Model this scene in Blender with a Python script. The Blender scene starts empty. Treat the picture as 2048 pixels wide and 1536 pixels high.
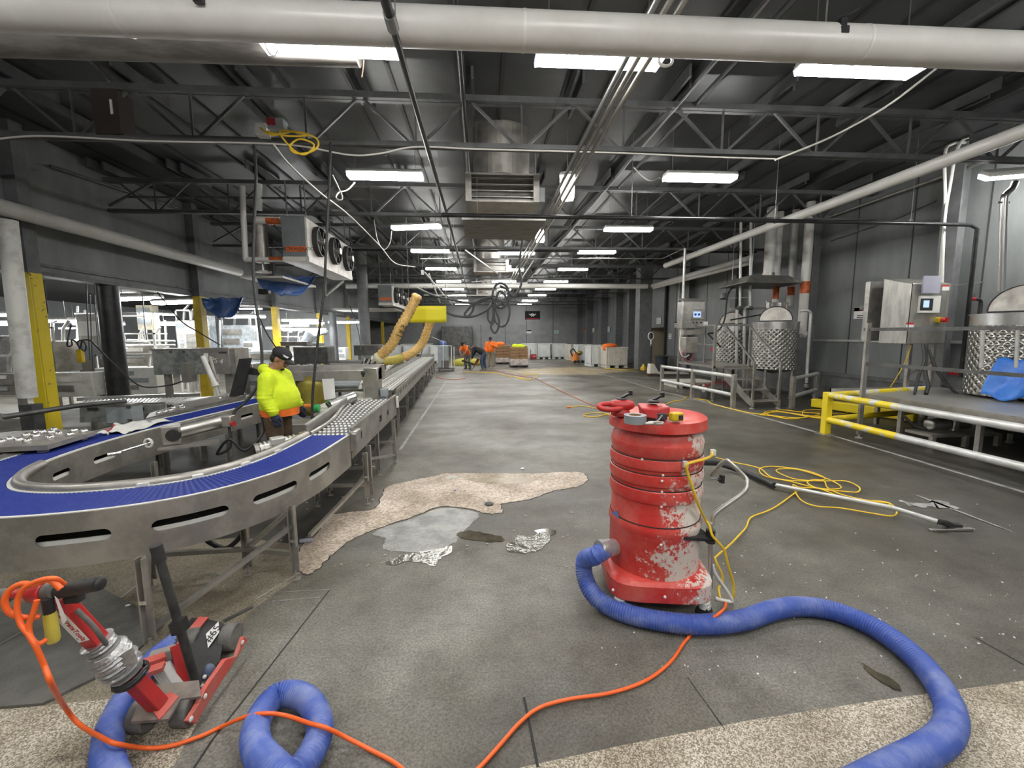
import bpy, bmesh, math, random
from mathutils import Vector, Matrix
random.seed(7)
sc = bpy.context.scene
COL = sc.collection
V = Vector
# ------------------------------------------------------------------ camera
CAMH = 1.75; F = 835.0; CX, CY = 1024.0, 768.0
_d = V((962 - CX, 671 - CY, F)).normalized()
_r = V((math.cos(-.0075), math.sin(-.0075), 0)); _r = (_r - _d * _r.dot(_d)).normalized()
_u = _r.cross(_d)
if _u.y > 0: _u = -_u
cam_data = bpy.data.cameras.new('camera'); cam = bpy.data.objects.new('camera', cam_data); COL.objects.link(cam)
cam_data.sensor_width = 36; cam_data.lens = 36 * F / 2048; cam_data.clip_start = .05; cam_data.clip_end = 200
rx = V((_r.x, _d.x, _u.x)); up = -V((_r.y, _d.y, _u.y)); bk = -V((_r.z, _d.z, _u.z))
cam.matrix_world = Matrix(((rx.x, up.x, bk.x, 0), (rx.y, up.y, bk.y, 0), (rx.z, up.z, bk.z, CAMH), (0, 0, 0, 1)))
sc.camera = cam
def ray(px, py):
    v = V(((px - CX) / F, (py - CY) / F, 1)); return V((v.dot(_r), v.dot(_d), v.dot(_u)))
EYE = V((0, 0, CAMH))
def G(px, py, z=0.0):            # point of the photograph on the level plane z
    w = ray(px, py); return EYE + w * ((z - CAMH) / w.z)
def AY(px, py, Y):               # ... on the upright plane y = Y
    w = ray(px, py); return EYE + w * (Y / w.y)
def AX(px, py, X):               # ... on the upright plane x = X
    w = ray(px, py); return EYE + w * (X / w.x)
# ------------------------------------------------------------------ materials
MATS = {}
def mat(name, col, rough=.6, metal=0., col2=None, scale=6., detail=6., lo=.4, hi=.6, bump=0., bscale=None, emit=0., spec=.5, stretch=None, rough2=None, alpha=1., coords='Object', trans=0.):
    m = bpy.data.materials.new(name); m.use_nodes = True; nt = m.node_tree; N = nt.nodes; L = nt.links
    b = N['Principled BSDF']; b.inputs['Base Color'].default_value = (*col, 1); b.inputs['Roughness'].default_value = rough
    b.inputs['Metallic'].default_value = metal; b.inputs['Specular IOR Level'].default_value = spec; b.inputs['Alpha'].default_value = alpha
    b.inputs['Transmission Weight'].default_value = trans
    if emit:
        b.inputs['Emission Color'].default_value = (*col, 1); b.inputs['Emission Strength'].default_value = emit
    tc = N.new('ShaderNodeTexCoord'); vec = tc.outputs[coords]
    if stretch:
        mp = N.new('ShaderNodeMapping'); mp.inputs['Scale'].default_value = stretch; L.new(vec, mp.inputs[0]); vec = mp.outputs[0]
    if col2:
        nz = N.new('ShaderNodeTexNoise'); nz.inputs['Scale'].default_value = scale; nz.inputs['Detail'].default_value = detail; nz.inputs['Roughness'].default_value = .65
        L.new(vec, nz.inputs['Vector'])
        rp = N.new('ShaderNodeValToRGB'); rp.color_ramp.elements[0].position = lo; rp.color_ramp.elements[1].position = hi
        rp.color_ramp.elements[0].color = (*col, 1); rp.color_ramp.elements[1].color = (*col2, 1)
        L.new(nz.outputs['Fac'], rp.inputs[0]); L.new(rp.outputs[0], b.inputs['Base Color'])
        if rough2 is not None:
            mr = N.new('ShaderNodeMapRange'); mr.inputs[1].default_value = lo; mr.inputs[2].default_value = hi; mr.inputs[3].default_value = rough; mr.inputs[4].default_value = rough2
            L.new(nz.outputs['Fac'], mr.inputs[0]); L.new(mr.outputs[0], b.inputs['Roughness'])
    if bump:
        n2 = N.new('ShaderNodeTexNoise'); n2.inputs['Scale'].default_value = bscale or scale * 4; n2.inputs['Detail'].default_value = 4; L.new(vec, n2.inputs['Vector'])
        bp = N.new('ShaderNodeBump'); bp.inputs['Strength'].default_value = bump; bp.inputs['Distance'].default_value = .02
        L.new(n2.outputs['Fac'], bp.inputs['Height']); L.new(bp.outputs[0], b.inputs['Normal'])
    MATS[name] = m; return m
steel = mat('brushed_steel', (.50, .49, .46), .34, .85, (.36, .35, .33), 5, bump=.05, bscale=60)
steel_dull = mat('dull_steel', (.44, .418, .38), .42, .7, (.31, .297, .27), 4, bump=.05, bscale=50)
steel_dark = mat('dark_steel', (.16, .16, .155), .5, .6, (.10, .10, .10), 5)
chrome = mat('polished_steel', (.66, .65, .63), .26, .9)
steel_stain = mat('spotted_steel', (.48, .50, .48), .38, .65, (.25, .27, .26), 7, lo=.42, hi=.6)
alu = mat('silver_paint', (.62, .62, .60), .35, .3, (.5, .5, .48), 4)
truss_m = mat('grey_painted_iron', (.105, .108, .11), .55, .1, (.07, .072, .074), 3)
black_iron = mat('black_iron', (.022, .022, .024), .35, .3, (.04, .04, .042), 5)
rod_m = mat('zinc_rod', (.28, .28, .28), .4, .6)
white_pipe = mat('white_jacket', (.70, .69, .66), .33, 0, (.60, .585, .55), 2.2, lo=.35, hi=.7, bump=.06, bscale=14)
white_pl = mat('white_plastic', (.74, .74, .71), .4, 0, (.66, .66, .62), 5)
dirty_white = mat('scuffed_white', (.66, .66, .62), .5, 0, (.47, .46, .42), 5, lo=.5, hi=.68)
duct_m = mat('dirty_jacket', (.24, .225, .205), .55, 0, (.14, .13, .12), 4, stretch=(.6, 3, 3))
orange_band = mat('orange_band', (.62, .13, .025), .45, 0, (.35, .07, .02), 12, lo=.5, hi=.62)
yellow_p = mat('yellow_paint', (.66, .47, .015), .45, 0, (.52, .36, .015), 5, bump=.1, bscale=20)
yellow_worn = mat('worn_yellow_paint', (.78, .60, .02), .45, 0, (.12, .11, .07), 9, lo=.64, hi=.67, bump=.1, bscale=25)
yellow_chip = mat('chipped_rail_paint', (.80, .62, .02), .4, .0, (.62, .62, .60), 4.5, lo=.5, hi=.54)
grey_col = mat('grey_column_paint', (.17, .175, .18), .55, 0, (.13, .135, .14), 4)
grey_box = mat('grey_enclosure', (.33, .36, .37), .45, 0, (.28, .31, .32), 5)
cabinet_grey = mat('evaporator_grey', (.17, .19, .195), .45, .2, (.14, .155, .16), 4)
evap_white = mat('evaporator_white', (.50, .48, .44), .45, 0, (.30, .285, .26), 4, lo=.45, hi=.68)
rubber = mat('black_rubber', (.018, .018, .018), .55, 0, (.03, .03, .03), 8)
rubber_grey = mat('dusty_rubber', (.17, .165, .15), .8, 0, (.10, .098, .09), 8)
red_m = mat('red_paint', (.46, .022, .022), .4, 0, (.36, .03, .03), 5)
red_dusty = mat('dusty_red', (.52, .07, .055), .6, 0, (.42, .14, .11), 8, lo=.4, hi=.66)
tape_m = mat('silver_duct_tape', (.48, .48, .48), .3, .5, (.34, .34, .34), 10, bump=.5, bscale=25)
orange_cord = mat('orange_rubber', (.85, .13, .02), .4)
yellow_cord = mat('yellow_rubber', (.78, .52, .03), .4)
red_cord = mat('red_rubber', (.45, .10, .05), .5)
black_cord = mat('black_cable', (.02, .02, .022), .4)
grey_cord = mat('grey_cable', (.07, .075, .08), .4)
white_cord = mat('white_cable', (.62, .60, .56), .45)
blue_hose = mat('blue_hose', (.06, .11, .40), .45, 0, (.19, .24, .46), 7, lo=.45, hi=.7)
blue_belt = mat('blue_belt', (.010, .024, .19), .5, 0, (.022, .04, .23), 30)
blue_tarp = mat('blue_tarp', (.03, .15, .60), .35, 0, (.05, .22, .72), 5, bump=.5, bscale=7)
blue_tarp_dull = mat('dull_blue_tarp', (.03, .085, .26), .45, 0, (.05, .12, .33), 5, bump=.4, bscale=8)
label_w = mat('white_label', (.78, .78, .76), .5)
ink = mat('black_ink', (.015, .015, .015), .6)
red_ink = mat('red_ink', (.55, .03, .04), .5)
green_ink = mat('green_ink', (.10, .40, .28), .5)
tan_m = mat('tan_door', (.50, .44, .30), .5)
skin_m = mat('skin', (.42, .22, .14), .5, 0, (.36, .17, .11), 20)
hair_m = mat('dark_hair', (.015, .012, .01), .6)
hivis = mat('lime_fleece', (.66, .80, .02), .85, 0, (.58, .72, .02), 9, bump=.35, bscale=26)
orange_c = mat('orange_cotton', (.95, .20, .02), .8, 0, (.80, .16, .02), 9, bump=.2, bscale=20)
pants_m = mat('brown_denim', (.115, .075, .04), .85, 0, (.06, .04, .025), 6, bump=.3, bscale=24)
denim = mat('blue_denim', (.035, .055, .10), .85, 0, (.06, .085, .14), 8)
grey_denim = mat('grey_denim', (.10, .11, .13), .85, 0, (.14, .15, .17), 8)
khaki = mat('khaki_cloth', (.28, .23, .16), .85, 0, (.22, .18, .12), 8)
black_c = mat('black_cotton', (.014, .014, .016), .85, 0, (.024, .024, .026), 8)
navy_c = mat('navy_glove', (.02, .025, .055), .85, 0, (.04, .045, .08), 30)
card_m = mat('brown_cardboard', (.30, .175, .085), .75, 0, (.24, .14, .07), 6)
wrap_m = mat('shrink_wrap', (.62, .56, .54), .25, 0, (.42, .36, .33), 7)
bin_m = mat('white_bin_plastic', (.72, .74, .73), .45, 0, (.62, .64, .62), 3)
bin_cream = mat('cream_bin_plastic', (.66, .63, .55), .5, 0, (.52, .49, .42), 5, lo=.45, hi=.7)
hose_yel = mat('yellow_duct_cloth', (.80, .54, .20), .6, 0, (.58, .33, .09), 22, lo=.42, hi=.62, bump=.8, bscale=28)
hose_olive = mat('olive_duct_cloth', (.42, .34, .05), .6, 0, (.50, .42, .10), 8)
sign_yel = mat('yellow_banner', (.70, .62, .02), .6)
screen_m = mat('lit_screen', (.30, .42, .85), .3, emit=.9)
lamp_on = mat('lamp_diffuser', (1., .985, .95), .4, emit=44.)
lamp_room = mat('room_lamp_diffuser', (.96, .98, 1.), .4, emit=36.)
housing = mat('lamp_housing', (.60, .60, .56), .45)
clear_pl = mat('clear_plastic', (.55, .55, .66), .15, 0, alpha=.55)
film_m = mat('plastic_film', (.62, .66, .68), .22, 0, (.40, .45, .48), 9, bump=.6, bscale=14)
crate_red = mat('red_toolbox', (.33, .03, .04), .45)
green_pl = mat('green_plastic', (.03, .42, .12), .4)
cream_belt = mat('cream_belt', (.62, .60, .53), .5, 0, (.52, .50, .44), 4)
drum_yellow = mat('mustard_guard', (.36, .31, .05), .35, .3, (.22, .17, .035), 3)
orange_mac = mat('orange_machine', (.75, .24, .04), .45)
# ------------------------------------------------------------------ mesh builder
def cr(pts, k=8, closed=False):
    pts = [V(p) for p in pts]; n = len(pts); out = []
    rng = range(n) if closed else range(n - 1)
    for i in rng:
        p1, p2 = pts[i], pts[(i + 1) % n]
        p0 = pts[i - 1] if (closed or i > 0) else p1 * 2 - p2
        p3 = pts[(i + 2) % n] if (closed or i + 2 < n) else p2 * 2 - p1
        for j in range(k):
            t = j / k
            out.append(.5 * ((2 * p1) + (p2 - p0) * t + (2 * p0 - 5 * p1 + 4 * p2 - p3) * t * t + (3 * p1 - p0 - 3 * p2 + p3) * t ** 3))
    if not closed: out.append(pts[-1])
    return out
def resample(pts, step):
    out = [pts[0]]; acc = 0.; last = pts[0]
    for p in pts[1:]:
        seg = p - last; l = seg.length
        while acc + l >= step and l > 1e-9:
            t = (step - acc) / l; last = last + seg * t; out.append(last.copy()); seg = p - last; l = seg.length; acc = 0.
        acc += l; last = p
    return out
class MB:
    def __init__(s): s.v = []; s.f = []
    def add(s, vs, fs, M=None):
        o = len(s.v)
        s.v += [(M @ V(p)) if M else V(p) for p in vs]; s.f += [tuple(i + o for i in f) for f in fs]; return s
    def box(s, c, d, rz=0., M=None):
        x, y, z = d[0] / 2, d[1] / 2, d[2] / 2; R = Matrix.Translation(V(c)) @ Matrix.Rotation(rz, 4, 'Z')
        if M: R = M @ R
        return s.add([(a * x, b * y, e * z) for e in (-1, 1) for b in (-1, 1) for a in (-1, 1)], [(0, 2, 3, 1), (4, 5, 7, 6), (0, 1, 5, 4), (2, 6, 7, 3), (0, 4, 6, 2), (1, 3, 7, 5)], R)
    def b2(s, a, b):
        return s.box([(a[i] + b[i]) / 2 for i in range(3)], [abs(a[i] - b[i]) for i in range(3)])
    def bar(s, a, b, w, h=None, upv=(0, 0, 1)):
        a, b = V(a), V(b); h = h or w; d = b - a; L = d.length
        if L < 1e-6: return s
        z = d / L; u = V(upv)
        if abs(z.dot(u)) > .95: u = V((1, 0, 0)) if abs(z.x) < .9 else V((0, 1, 0))
        x = u.cross(z).normalized(); y = z.cross(x)
        vs = [p + x * (i * w / 2) + y * (j * h / 2) for p in (a, b) for i, j in ((-1, -1), (1, -1), (1, 1), (-1, 1))]
        return s.add(vs, [(3, 2, 1, 0), (4, 5, 6, 7), (0, 1, 5, 4), (1, 2, 6, 5), (2, 3, 7, 6), (3, 0, 4, 7)])
    def tube(s, pts, r, n=10, closed=False, cap=True, rs=None):
        pts = [V(p) for p in pts]; k = len(pts); o = len(s.v)
        t0 = (pts[1] - pts[0]).normalized(); u = V((0, 0, 1))
        if abs(t0.dot(u)) > .9: u = V((1, 0, 0))
        x = u.cross(t0).normalized()
        for i, p in enumerate(pts):
            if closed: t = pts[(i + 1) % k] - pts[i - 1]
            else: t = pts[min(i + 1, k - 1)] - pts[max(i - 1, 0)]
            t = t.normalized() if t.length > 1e-9 else t0
            x = x - t * x.dot(t)
            x = x.normalized() if x.length > 1e-6 else t.orthogonal().normalized()
            y = t.cross(x); rr = rs[i] if rs else r
            for j in range(n):
                a = 2 * math.pi * j / n; s.v.append(p + (x * math.cos(a) + y * math.sin(a)) * rr)
        for i in range(k if closed else k - 1):
            i2 = (i + 1) % k
            for j in range(n):
                j2 = (j + 1) % n; s.f.append((o + i * n + j, o + i * n + j2, o + i2 * n + j2, o + i2 * n + j))
        if cap and not closed:
            s.f.append(tuple(o + j for j in reversed(range(n)))); s.f.append(tuple(o + (k - 1) * n + j for j in range(n)))
        return s
    def cyl(s, a, b, r, r2=None, n=16): return s.tube([a, b], r, n, rs=[r, r if r2 is None else r2])
    def lathe(s, prof, n=32, o=(0, 0, 0), M=None, close=True):
        vs = []; fs = []; o = V(o); k = len(prof)
        for r, z in prof:
            for j in range(n):
                a = 2 * math.pi * j / n; vs.append(o + V((r * math.cos(a), r * math.sin(a), z)))
        for i in range(k - 1):
            for j in range(n):
                j2 = (j + 1) % n; fs.append((i * n + j, i * n + j2, (i + 1) * n + j2, (i + 1) * n + j))
        if close: fs.append(tuple(reversed(range(n)))); fs.append(tuple((k - 1) * n + j for j in range(n)))
        return s.add(vs, fs, M)
    def prism(s, poly, z0, z1, M=None):
        n = len(poly); vs = [(p[0], p[1], z0) for p in poly] + [(p[0], p[1], z1) for p in poly]
        fs = [tuple(reversed(range(n))), tuple(range(n, 2 * n))] + [(i, (i + 1) % n, n + (i + 1) % n, n + i) for i in range(n)]
        return s.add(vs, fs, M)
    def ell(s, c, rx_, ry_, rz_, M=None, nu=14, nv=9):
        vs = [(0, 0, -1)]; fs = []
        for i in range(1, nv):
            t = math.pi * i / nv - math.pi / 2
            for j in range(nu):
                a = 2 * math.pi * j / nu; vs.append((math.cos(t) * math.cos(a), math.cos(t) * math.sin(a), math.sin(t)))
        vs.append((0, 0, 1)); q = len(vs) - 1
        for j in range(nu):
            j2 = (j + 1) % nu; fs.append((0, 1 + j2, 1 + j)); fs.append((q, q - nu + j, q - nu + j2))
            for i in range(nv - 2): a = 1 + i * nu; fs.append((a + j, a + j2, a + nu + j2, a + nu + j))
        S = Matrix.Translation(V(c)) @ (M.to_4x4() if M else Matrix()) @ Matrix.Diagonal((rx_, ry_, rz_, 1))
        return s.add(vs, fs, S)
    def limb(s, pts, rs, n=12):
        pts = [V(p) for p in pts]
        for i in range(len(pts) - 1): s.tube([pts[i], pts[i + 1]], 0, n, rs=[rs[i], rs[i + 1]])
        for p, r in zip(pts, rs): s.ell(p, r, r, r)
        return s
    def loft(s, rings, n=20):
        o = len(s.v)
        for c, a, b in rings:
            for j in range(n):
                t = 2 * math.pi * j / n; s.v.append(V(c) + V(a) * math.cos(t) + V(b) * math.sin(t))
        for i in range(len(rings) - 1):
            for j in range(n):
                j2 = (j + 1) % n; s.f.append((o + i * n + j, o + i * n + j2, o + (i + 1) * n + j2, o + (i + 1) * n + j))
        s.f.append(tuple(o + j for j in reversed(range(n)))); s.f.append(tuple(o + (len(rings) - 1) * n + j for j in range(n)))
        return s
    def grid(s, nu, nv, fn):
        o = len(s.v)
        for i in range(nu + 1):
            for j in range(nv + 1): s.v.append(V(fn(i / nu, j / nv)))
        for i in range(nu):
            for j in range(nv):
                a = o + i * (nv + 1) + j; s.f.append((a, a + nv + 1, a + nv + 2, a + 1))
        return s
    def xf(s, M): s.v = [M @ p for p in s.v]; return s
ORG = {}
def _mesh(mb, name, org, m, smooth, thick=0):
    me = bpy.data.meshes.new(name); me.from_pydata([tuple(p - org) for p in mb.v], [], mb.f)
    bm = bmesh.new(); bm.from_mesh(me); bmesh.ops.recalc_face_normals(bm, faces=bm.faces); bm.to_mesh(me); bm.free()
    me.materials.append(m)
    if smooth and not (thick and smooth < 50): me.shade_smooth(); me.set_sharp_from_angle(angle=math.radians(smooth))
    return me
def bevel(o, w, seg=2):
    md = o.modifiers.new('bevel', 'BEVEL'); md.width = w; md.segments = seg; md.limit_method = 'ANGLE'; md.angle_limit = math.radians(40)
def solid(o, t, off=0):
    md = o.modifiers.new('solid', 'SOLIDIFY'); md.thickness = t; md.offset = off
def tag(o, label, cat=None, group=None, kind=None):
    if label: o['label'] = label
    if cat: o['category'] = cat
    if group: o['group'] = group
    if kind: o['kind'] = kind
    return o
def thing(name, label, cat, loc=(0, 0, 0), group=None):
    o = bpy.data.objects.new(name, None); COL.objects.link(o); o.empty_display_size = .1
    o.location = V(loc); ORG[o.name] = V(loc); return tag(o, label, cat, group)
def part(mb, name, m, parent, label=None, smooth=35, bev=0, thick=0):
    org = ORG[parent.name]; o = bpy.data.objects.new(name, _mesh(mb, name, org, m, smooth, thick)); COL.objects.link(o)
    o.parent = parent; ORG[o.name] = org
    if label: o['label'] = label
    if thick: solid(o, thick)
    if bev: bevel(o, bev)
    return o
def solo(mb, name, m, label, cat, group=None, kind=None, smooth=35, bev=0, thick=0):
    lo = V([min(p[i] for p in mb.v) for i in range(3)]); hi = V([max(p[i] for p in mb.v) for i in range(3)])
    org = V(((lo.x + hi.x) / 2, (lo.y + hi.y) / 2, lo.z))
    o = bpy.data.objects.new(name, _mesh(mb, name, org, m, smooth, thick)); COL.objects.link(o); o.location = org; ORG[o.name] = org
    if thick: solid(o, thick)
    if bev: bevel(o, bev)
    return tag(o, label, cat, group, kind)
def struct(name, mb, m, smooth=0): return solo(mb, name, m, None, None, kind='structure', smooth=smooth)
def copy_tree(o, loc=None, rz=None, label=None, parent=None):
    c = o.copy(); COL.objects.link(c)
    if parent: c.parent = parent
    if loc is not None: c.location = V(loc)
    if rz is not None: c.rotation_euler = (0, 0, rz)
    if label: c['label'] = label
    for ch in list(o.children): copy_tree(ch, parent=c)
    return c
def text(body, parent, m, M, size, name='lettering', ax='CENTER'):
    cu = bpy.data.curves.new(name, 'FONT'); cu.body = body; cu.size = size; cu.align_x = ax; cu.align_y = 'CENTER'; cu.extrude = .0008
    tmp = bpy.data.objects.new('tmp', cu); COL.objects.link(tmp); dg = bpy.context.evaluated_depsgraph_get()
    me = bpy.data.meshes.new_from_object(tmp.evaluated_get(dg)); bpy.data.objects.remove(tmp); bpy.data.curves.remove(cu)
    me.materials.clear(); me.materials.append(m); o = bpy.data.objects.new(name, me); COL.objects.link(o); o.parent = parent
    o.matrix_local = Matrix.Translation(-ORG[parent.name]) @ M; ORG[o.name] = ORG[parent.name]; return o
def frame(o, x, y):              # matrix with local x, y axes along given vectors
    x = V(x).normalized(); y = V(y); y = (y - x * y.dot(x)).normalized(); z = x.cross(y); o = V(o)
    return Matrix(((x.x, y.x, z.x, o.x), (x.y, y.y, z.y, o.y), (x.z, y.z, z.z, o.z), (0, 0, 0, 1)))
def cable(name, label, pts, r, m, cat=None, k=8, n=8, group=None):
    if not cat: cat = next((w for w in ('cord', 'tube', 'hose', 'conduit', 'coil', 'lead') if w in name), 'cable')
    return solo(MB().tube(cr(pts, k), r, n), name, m, label, cat, group, smooth=60)
ORD = ['nearest', 'second', 'third', 'fourth', 'fifth', 'sixth', 'seventh', 'eighth', 'ninth', 'tenth', 'eleventh', 'twelfth']
# ================================================================== SETTING
XR, XL, DECK, YB, YF, XLL = 9.4, -7.75, 5.28, 40.0, -4.5, -21.0
def floor_material():
    m = bpy.data.materials.new('worn_dark_floor_coating'); m.use_nodes = True; nt = m.node_tree; N = nt.nodes; L = nt.links
    b = N['Principled BSDF']; tc = N.new('ShaderNodeTexCoord'); P = tc.outputs['Object']
    def noise(scale, det=6, rough=.6, st=None):
        n = N.new('ShaderNodeTexNoise'); n.inputs['Scale'].default_value = scale; n.inputs['Detail'].default_value = det; n.inputs['Roughness'].default_value = rough
        if st:
            mp = N.new('ShaderNodeMapping'); mp.inputs['Scale'].default_value = st; L.new(P, mp.inputs[0]); L.new(mp.outputs[0], n.inputs['Vector'])
        else: L.new(P, n.inputs['Vector'])
        return n.outputs['Fac']
    def ramp(f, stops):
        r = N.new('ShaderNodeValToRGB'); e = r.color_ramp.elements
        while len(e) < len(stops): e.new(.5)
        for q, (p, c) in zip(e, stops): q.position = p; q.color = (*c, 1)
        L.new(f, r.inputs[0]); return r.outputs[0]
    def mix(f, a, c):
        x = N.new('ShaderNodeMix'); x.data_type = 'RGBA'; L.new(f, x.inputs[0]); L.new(a, x.inputs[6]); L.new(c, x.inputs[7]); return x.outputs[2]
    big = ramp(noise(.55, 8, .62), [(.32, (.055, .050, .040)), (.5, (.108, .099, .080)), (.66, (.172, .165, .147))])
    wear = ramp(noise(1.0, 6, .6, (.6, 1.3, 1)), [(.46, (.0, .0, .0)), (.78, (1, 1, 1))])
    pale = N.new('ShaderNodeRGB'); pale.outputs[0].default_value = (.20, .207, .20, 1)
    mw = N.new('ShaderNodeMath'); mw.operation = 'MULTIPLY'; mw.inputs[1].default_value = .5; L.new(wear, mw.inputs[0])
    c = mix(mw.outputs[0], big, pale.outputs[0])
    # newer, darker coating towards the right hand side
    sx = N.new('ShaderNodeSeparateXYZ'); L.new(P, sx.inputs[0])
    def mth(op, a, b_):
        x = N.new('ShaderNodeMath'); x.operation = op
        for k, q in ((0, a), (1, b_)):
            if isinstance(q, (int, float)): x.inputs[k].default_value = q
            else: L.new(q, x.inputs[k])
        return x.outputs[0]
    lim = mth('MINIMUM', mth('ADD', mth('MULTIPLY', sx.outputs[1], .42), .42 * _fc.y + .1), 5.2)
    ff = mth('ADD', mth('SUBTRACT', mth('ADD', sx.outputs[0], _fc.x), lim), mth('MULTIPLY', mth('SUBTRACT', noise(.7, 7, .7), .5), 3.5))
    dk = N.new('ShaderNodeMapRange'); dk.inputs[1].default_value = -1.0; dk.inputs[2].default_value = 1.6; dk.inputs[3].default_value = 0; dk.inputs[4].default_value = .8; L.new(ff, dk.inputs[0])
    dc = ramp(noise(1.3, 8, .7), [(.35, (.030, .028, .024)), (.7, (.066, .060, .050))]); c = mix(dk.outputs[0], c, dc)
    # sandy spill around the place where the men dig
    dv = N.new('ShaderNodeVectorMath'); dv.operation = 'MULTIPLY_ADD'; dv.inputs[1].default_value = (.16, .23, 0)
    L.new(P, dv.inputs[0]); dv.inputs[2].default_value = SPILL
    ln = N.new('ShaderNodeVectorMath'); ln.operation = 'LENGTH'; L.new(dv.outputs[0], ln.inputs[0])
    sub = N.new('ShaderNodeMath'); sub.operation = 'SUBTRACT'; L.new(noise(.9, 8, .7), sub.inputs[0]); L.new(ln.outputs['Value'], sub.inputs[1])
    sp = ramp(sub.outputs[0], [(.0, (0, 0, 0)), (.10, (.9, .9, .9))])
    tan = N.new('ShaderNodeRGB'); tan.outputs[0].default_value = (.36, .29, .175, 1)
    c = mix(sp, c, tan.outputs[0])
    mot = ramp(noise(3.2, 9, .72), [(.33, (.62, .60, .56)), (.5, (1, 1, 1)), (.68, (1.32, 1.32, 1.3))])
    mx2 = N.new('ShaderNodeMix'); mx2.data_type = 'RGBA'; mx2.blend_type = 'MULTIPLY'; mx2.inputs[0].default_value = .9; L.new(c, mx2.inputs[6]); L.new(mot, mx2.inputs[7]); c = mx2.outputs[2]
    grain = ramp(noise(75, 4, .75), [(.36, (.45, .44, .42)), (.64, (1.6, 1.6, 1.55))])
    mm = N.new('ShaderNodeMix'); mm.data_type = 'RGBA'; mm.blend_type = 'MULTIPLY'; mm.inputs[0].default_value = .8; L.new(c, mm.inputs[6]); L.new(grain, mm.inputs[7])
    L.new(mm.outputs[2], b.inputs['Base Color'])
    ro = N.new('ShaderNodeMapRange'); ro.inputs[1].default_value = .22; ro.inputs[2].default_value = .70; ro.inputs[3].default_value = .24; ro.inputs[4].default_value = .60
    L.new(noise(.9, 3, .5, (.6, 1.2, 1)), ro.inputs[0]); L.new(ro.outputs[0], b.inputs['Roughness'])
    bp = N.new('ShaderNodeBump'); bp.inputs['Strength'].default_value = .45; bp.inputs['Distance'].default_value = .014
    L.new(noise(38, 5, .7), bp.inputs['Height']); L.new(bp.outputs[0], b.inputs['Normal'])
    return m
_fc = V(((XLL + XR) / 2, (YB + YF) / 2, 0))
SPILL = (-(2.6 - _fc.x) * .16, -(20.2 - _fc.y) * .23, 0)
floor_m = floor_material()
def speckle(name, base, dark, light, sc_):
    m = mat(name, base, .65, 0, bump=.35, bscale=90); nt = m.node_tree; N = nt.nodes; L = nt.links
    vo = N.new('ShaderNodeTexVoronoi'); vo.inputs['Scale'].default_value = sc_; tc = N.new('ShaderNodeTexCoord'); L.new(tc.outputs['Object'], vo.inputs['Vector'])
    r = N.new('ShaderNodeValToRGB'); e = r.color_ramp.elements; e.new(.5); e[0].position = .15; e[1].position = .5; e[2].position = .85
    e[0].color = (*dark, 1); e[1].color = (*base, 1); e[2].color = (*light, 1); sp = N.new('ShaderNodeSeparateColor')
    L.new(vo.outputs['Color'], sp.inputs[0]); L.new(sp.outputs[0], r.inputs[0])
    nz = N.new('ShaderNodeTexNoise'); nz.inputs['Scale'].default_value = 2.2; nz.inputs['Detail'].default_value = 6; L.new(tc.outputs['Object'], nz.inputs['Vector'])
    r2 = N.new('ShaderNodeValToRGB'); r2.color_ramp.elements[0].position = .35; r2.color_ramp.elements[1].position = .65; r2.color_ramp.elements[0].color = (.6, .57, .52, 1)
    L.new(nz.outputs['Fac'], r2.inputs[0])
    mx = N.new('ShaderNodeMix'); mx.data_type = 'RGBA'; mx.blend_type = 'MULTIPLY'; mx.inputs[0].default_value = 1; L.new(r.outputs[0], mx.inputs[6]); L.new(r2.outputs[0], mx.inputs[7])
    L.new(mx.outputs[2], N['Principled BSDF'].inputs['Base Color']); return m
agg = speckle('exposed_aggregate', (.40, .35, .265), (.20, .17, .125), (.66, .61, .52), 190)
mud = speckle('muddy_concrete', (.235, .205, .15), (.16, .138, .10), (.31, .275, .21), 150)
raw_conc = speckle('broken_concrete', (.56, .475, .39), (.40, .32, .25), (.66, .58, .50), 55)
worn = mat('worn_grey_concrete', (.30, .30, .285), .42, 0, (.17, .17, .16), 5, bump=.3, bscale=40)
wet = mat('wet_floor', (.09, .088, .07), .07, 0, (.14, .135, .11), 6, bump=.45, bscale=14, spec=.8)
oily = mat('oily_stain', (.05, .045, .03), .12, 0, (.085, .075, .05), 8)
gap_m = mat('dark_gap', (.02, .02, .018), .8)
pale_line = mat('pale_floor_joint', (.34, .34, .32), .6, 0, (.16, .16, .15), 9, lo=.45, hi=.65)
mat_rub = mat('rubber_floor_mat', (.085, .085, .078), .6, 0, (.13, .125, .11), 5, bump=.3, bscale=60)
dust_m = mat('white_dust', (.55, .52, .46), .8, 0, (.35, .33, .29), 14)
fm = MB(); slots = [floor_m, raw_conc, worn, wet, oily, gap_m, pale_line, agg, dust_m, mud, mat('damp_concrete', (.30, .24, .15), .3, 0, (.22, .17, .10), 8), mat('dark_loop_floor', (.030, .027, .023), .62, 0, (.055, .05, .042), 3)]; fmi = []
def fpoly(pts, z, mi):
    o = len(fm.v); fm.v += [V((p.x, p.y, z)) for p in pts]; fm.f.append(tuple(range(o, o + len(pts)))); fmi.append(mi)
fpoly([V((XLL, YF, 0)), V((XR + 3, YF, 0)), V((XR + 3, YB, 0)), V((XLL, YB, 0))], 0, 0)
def rough_poly(px, jit, k=5, seed=1):
    rnd = random.Random(seed); p = cr([G(*q) for q in px], k, True)
    return [q + V((rnd.uniform(-jit, jit), rnd.uniform(-jit, jit), 0)) for q in p]
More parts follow.
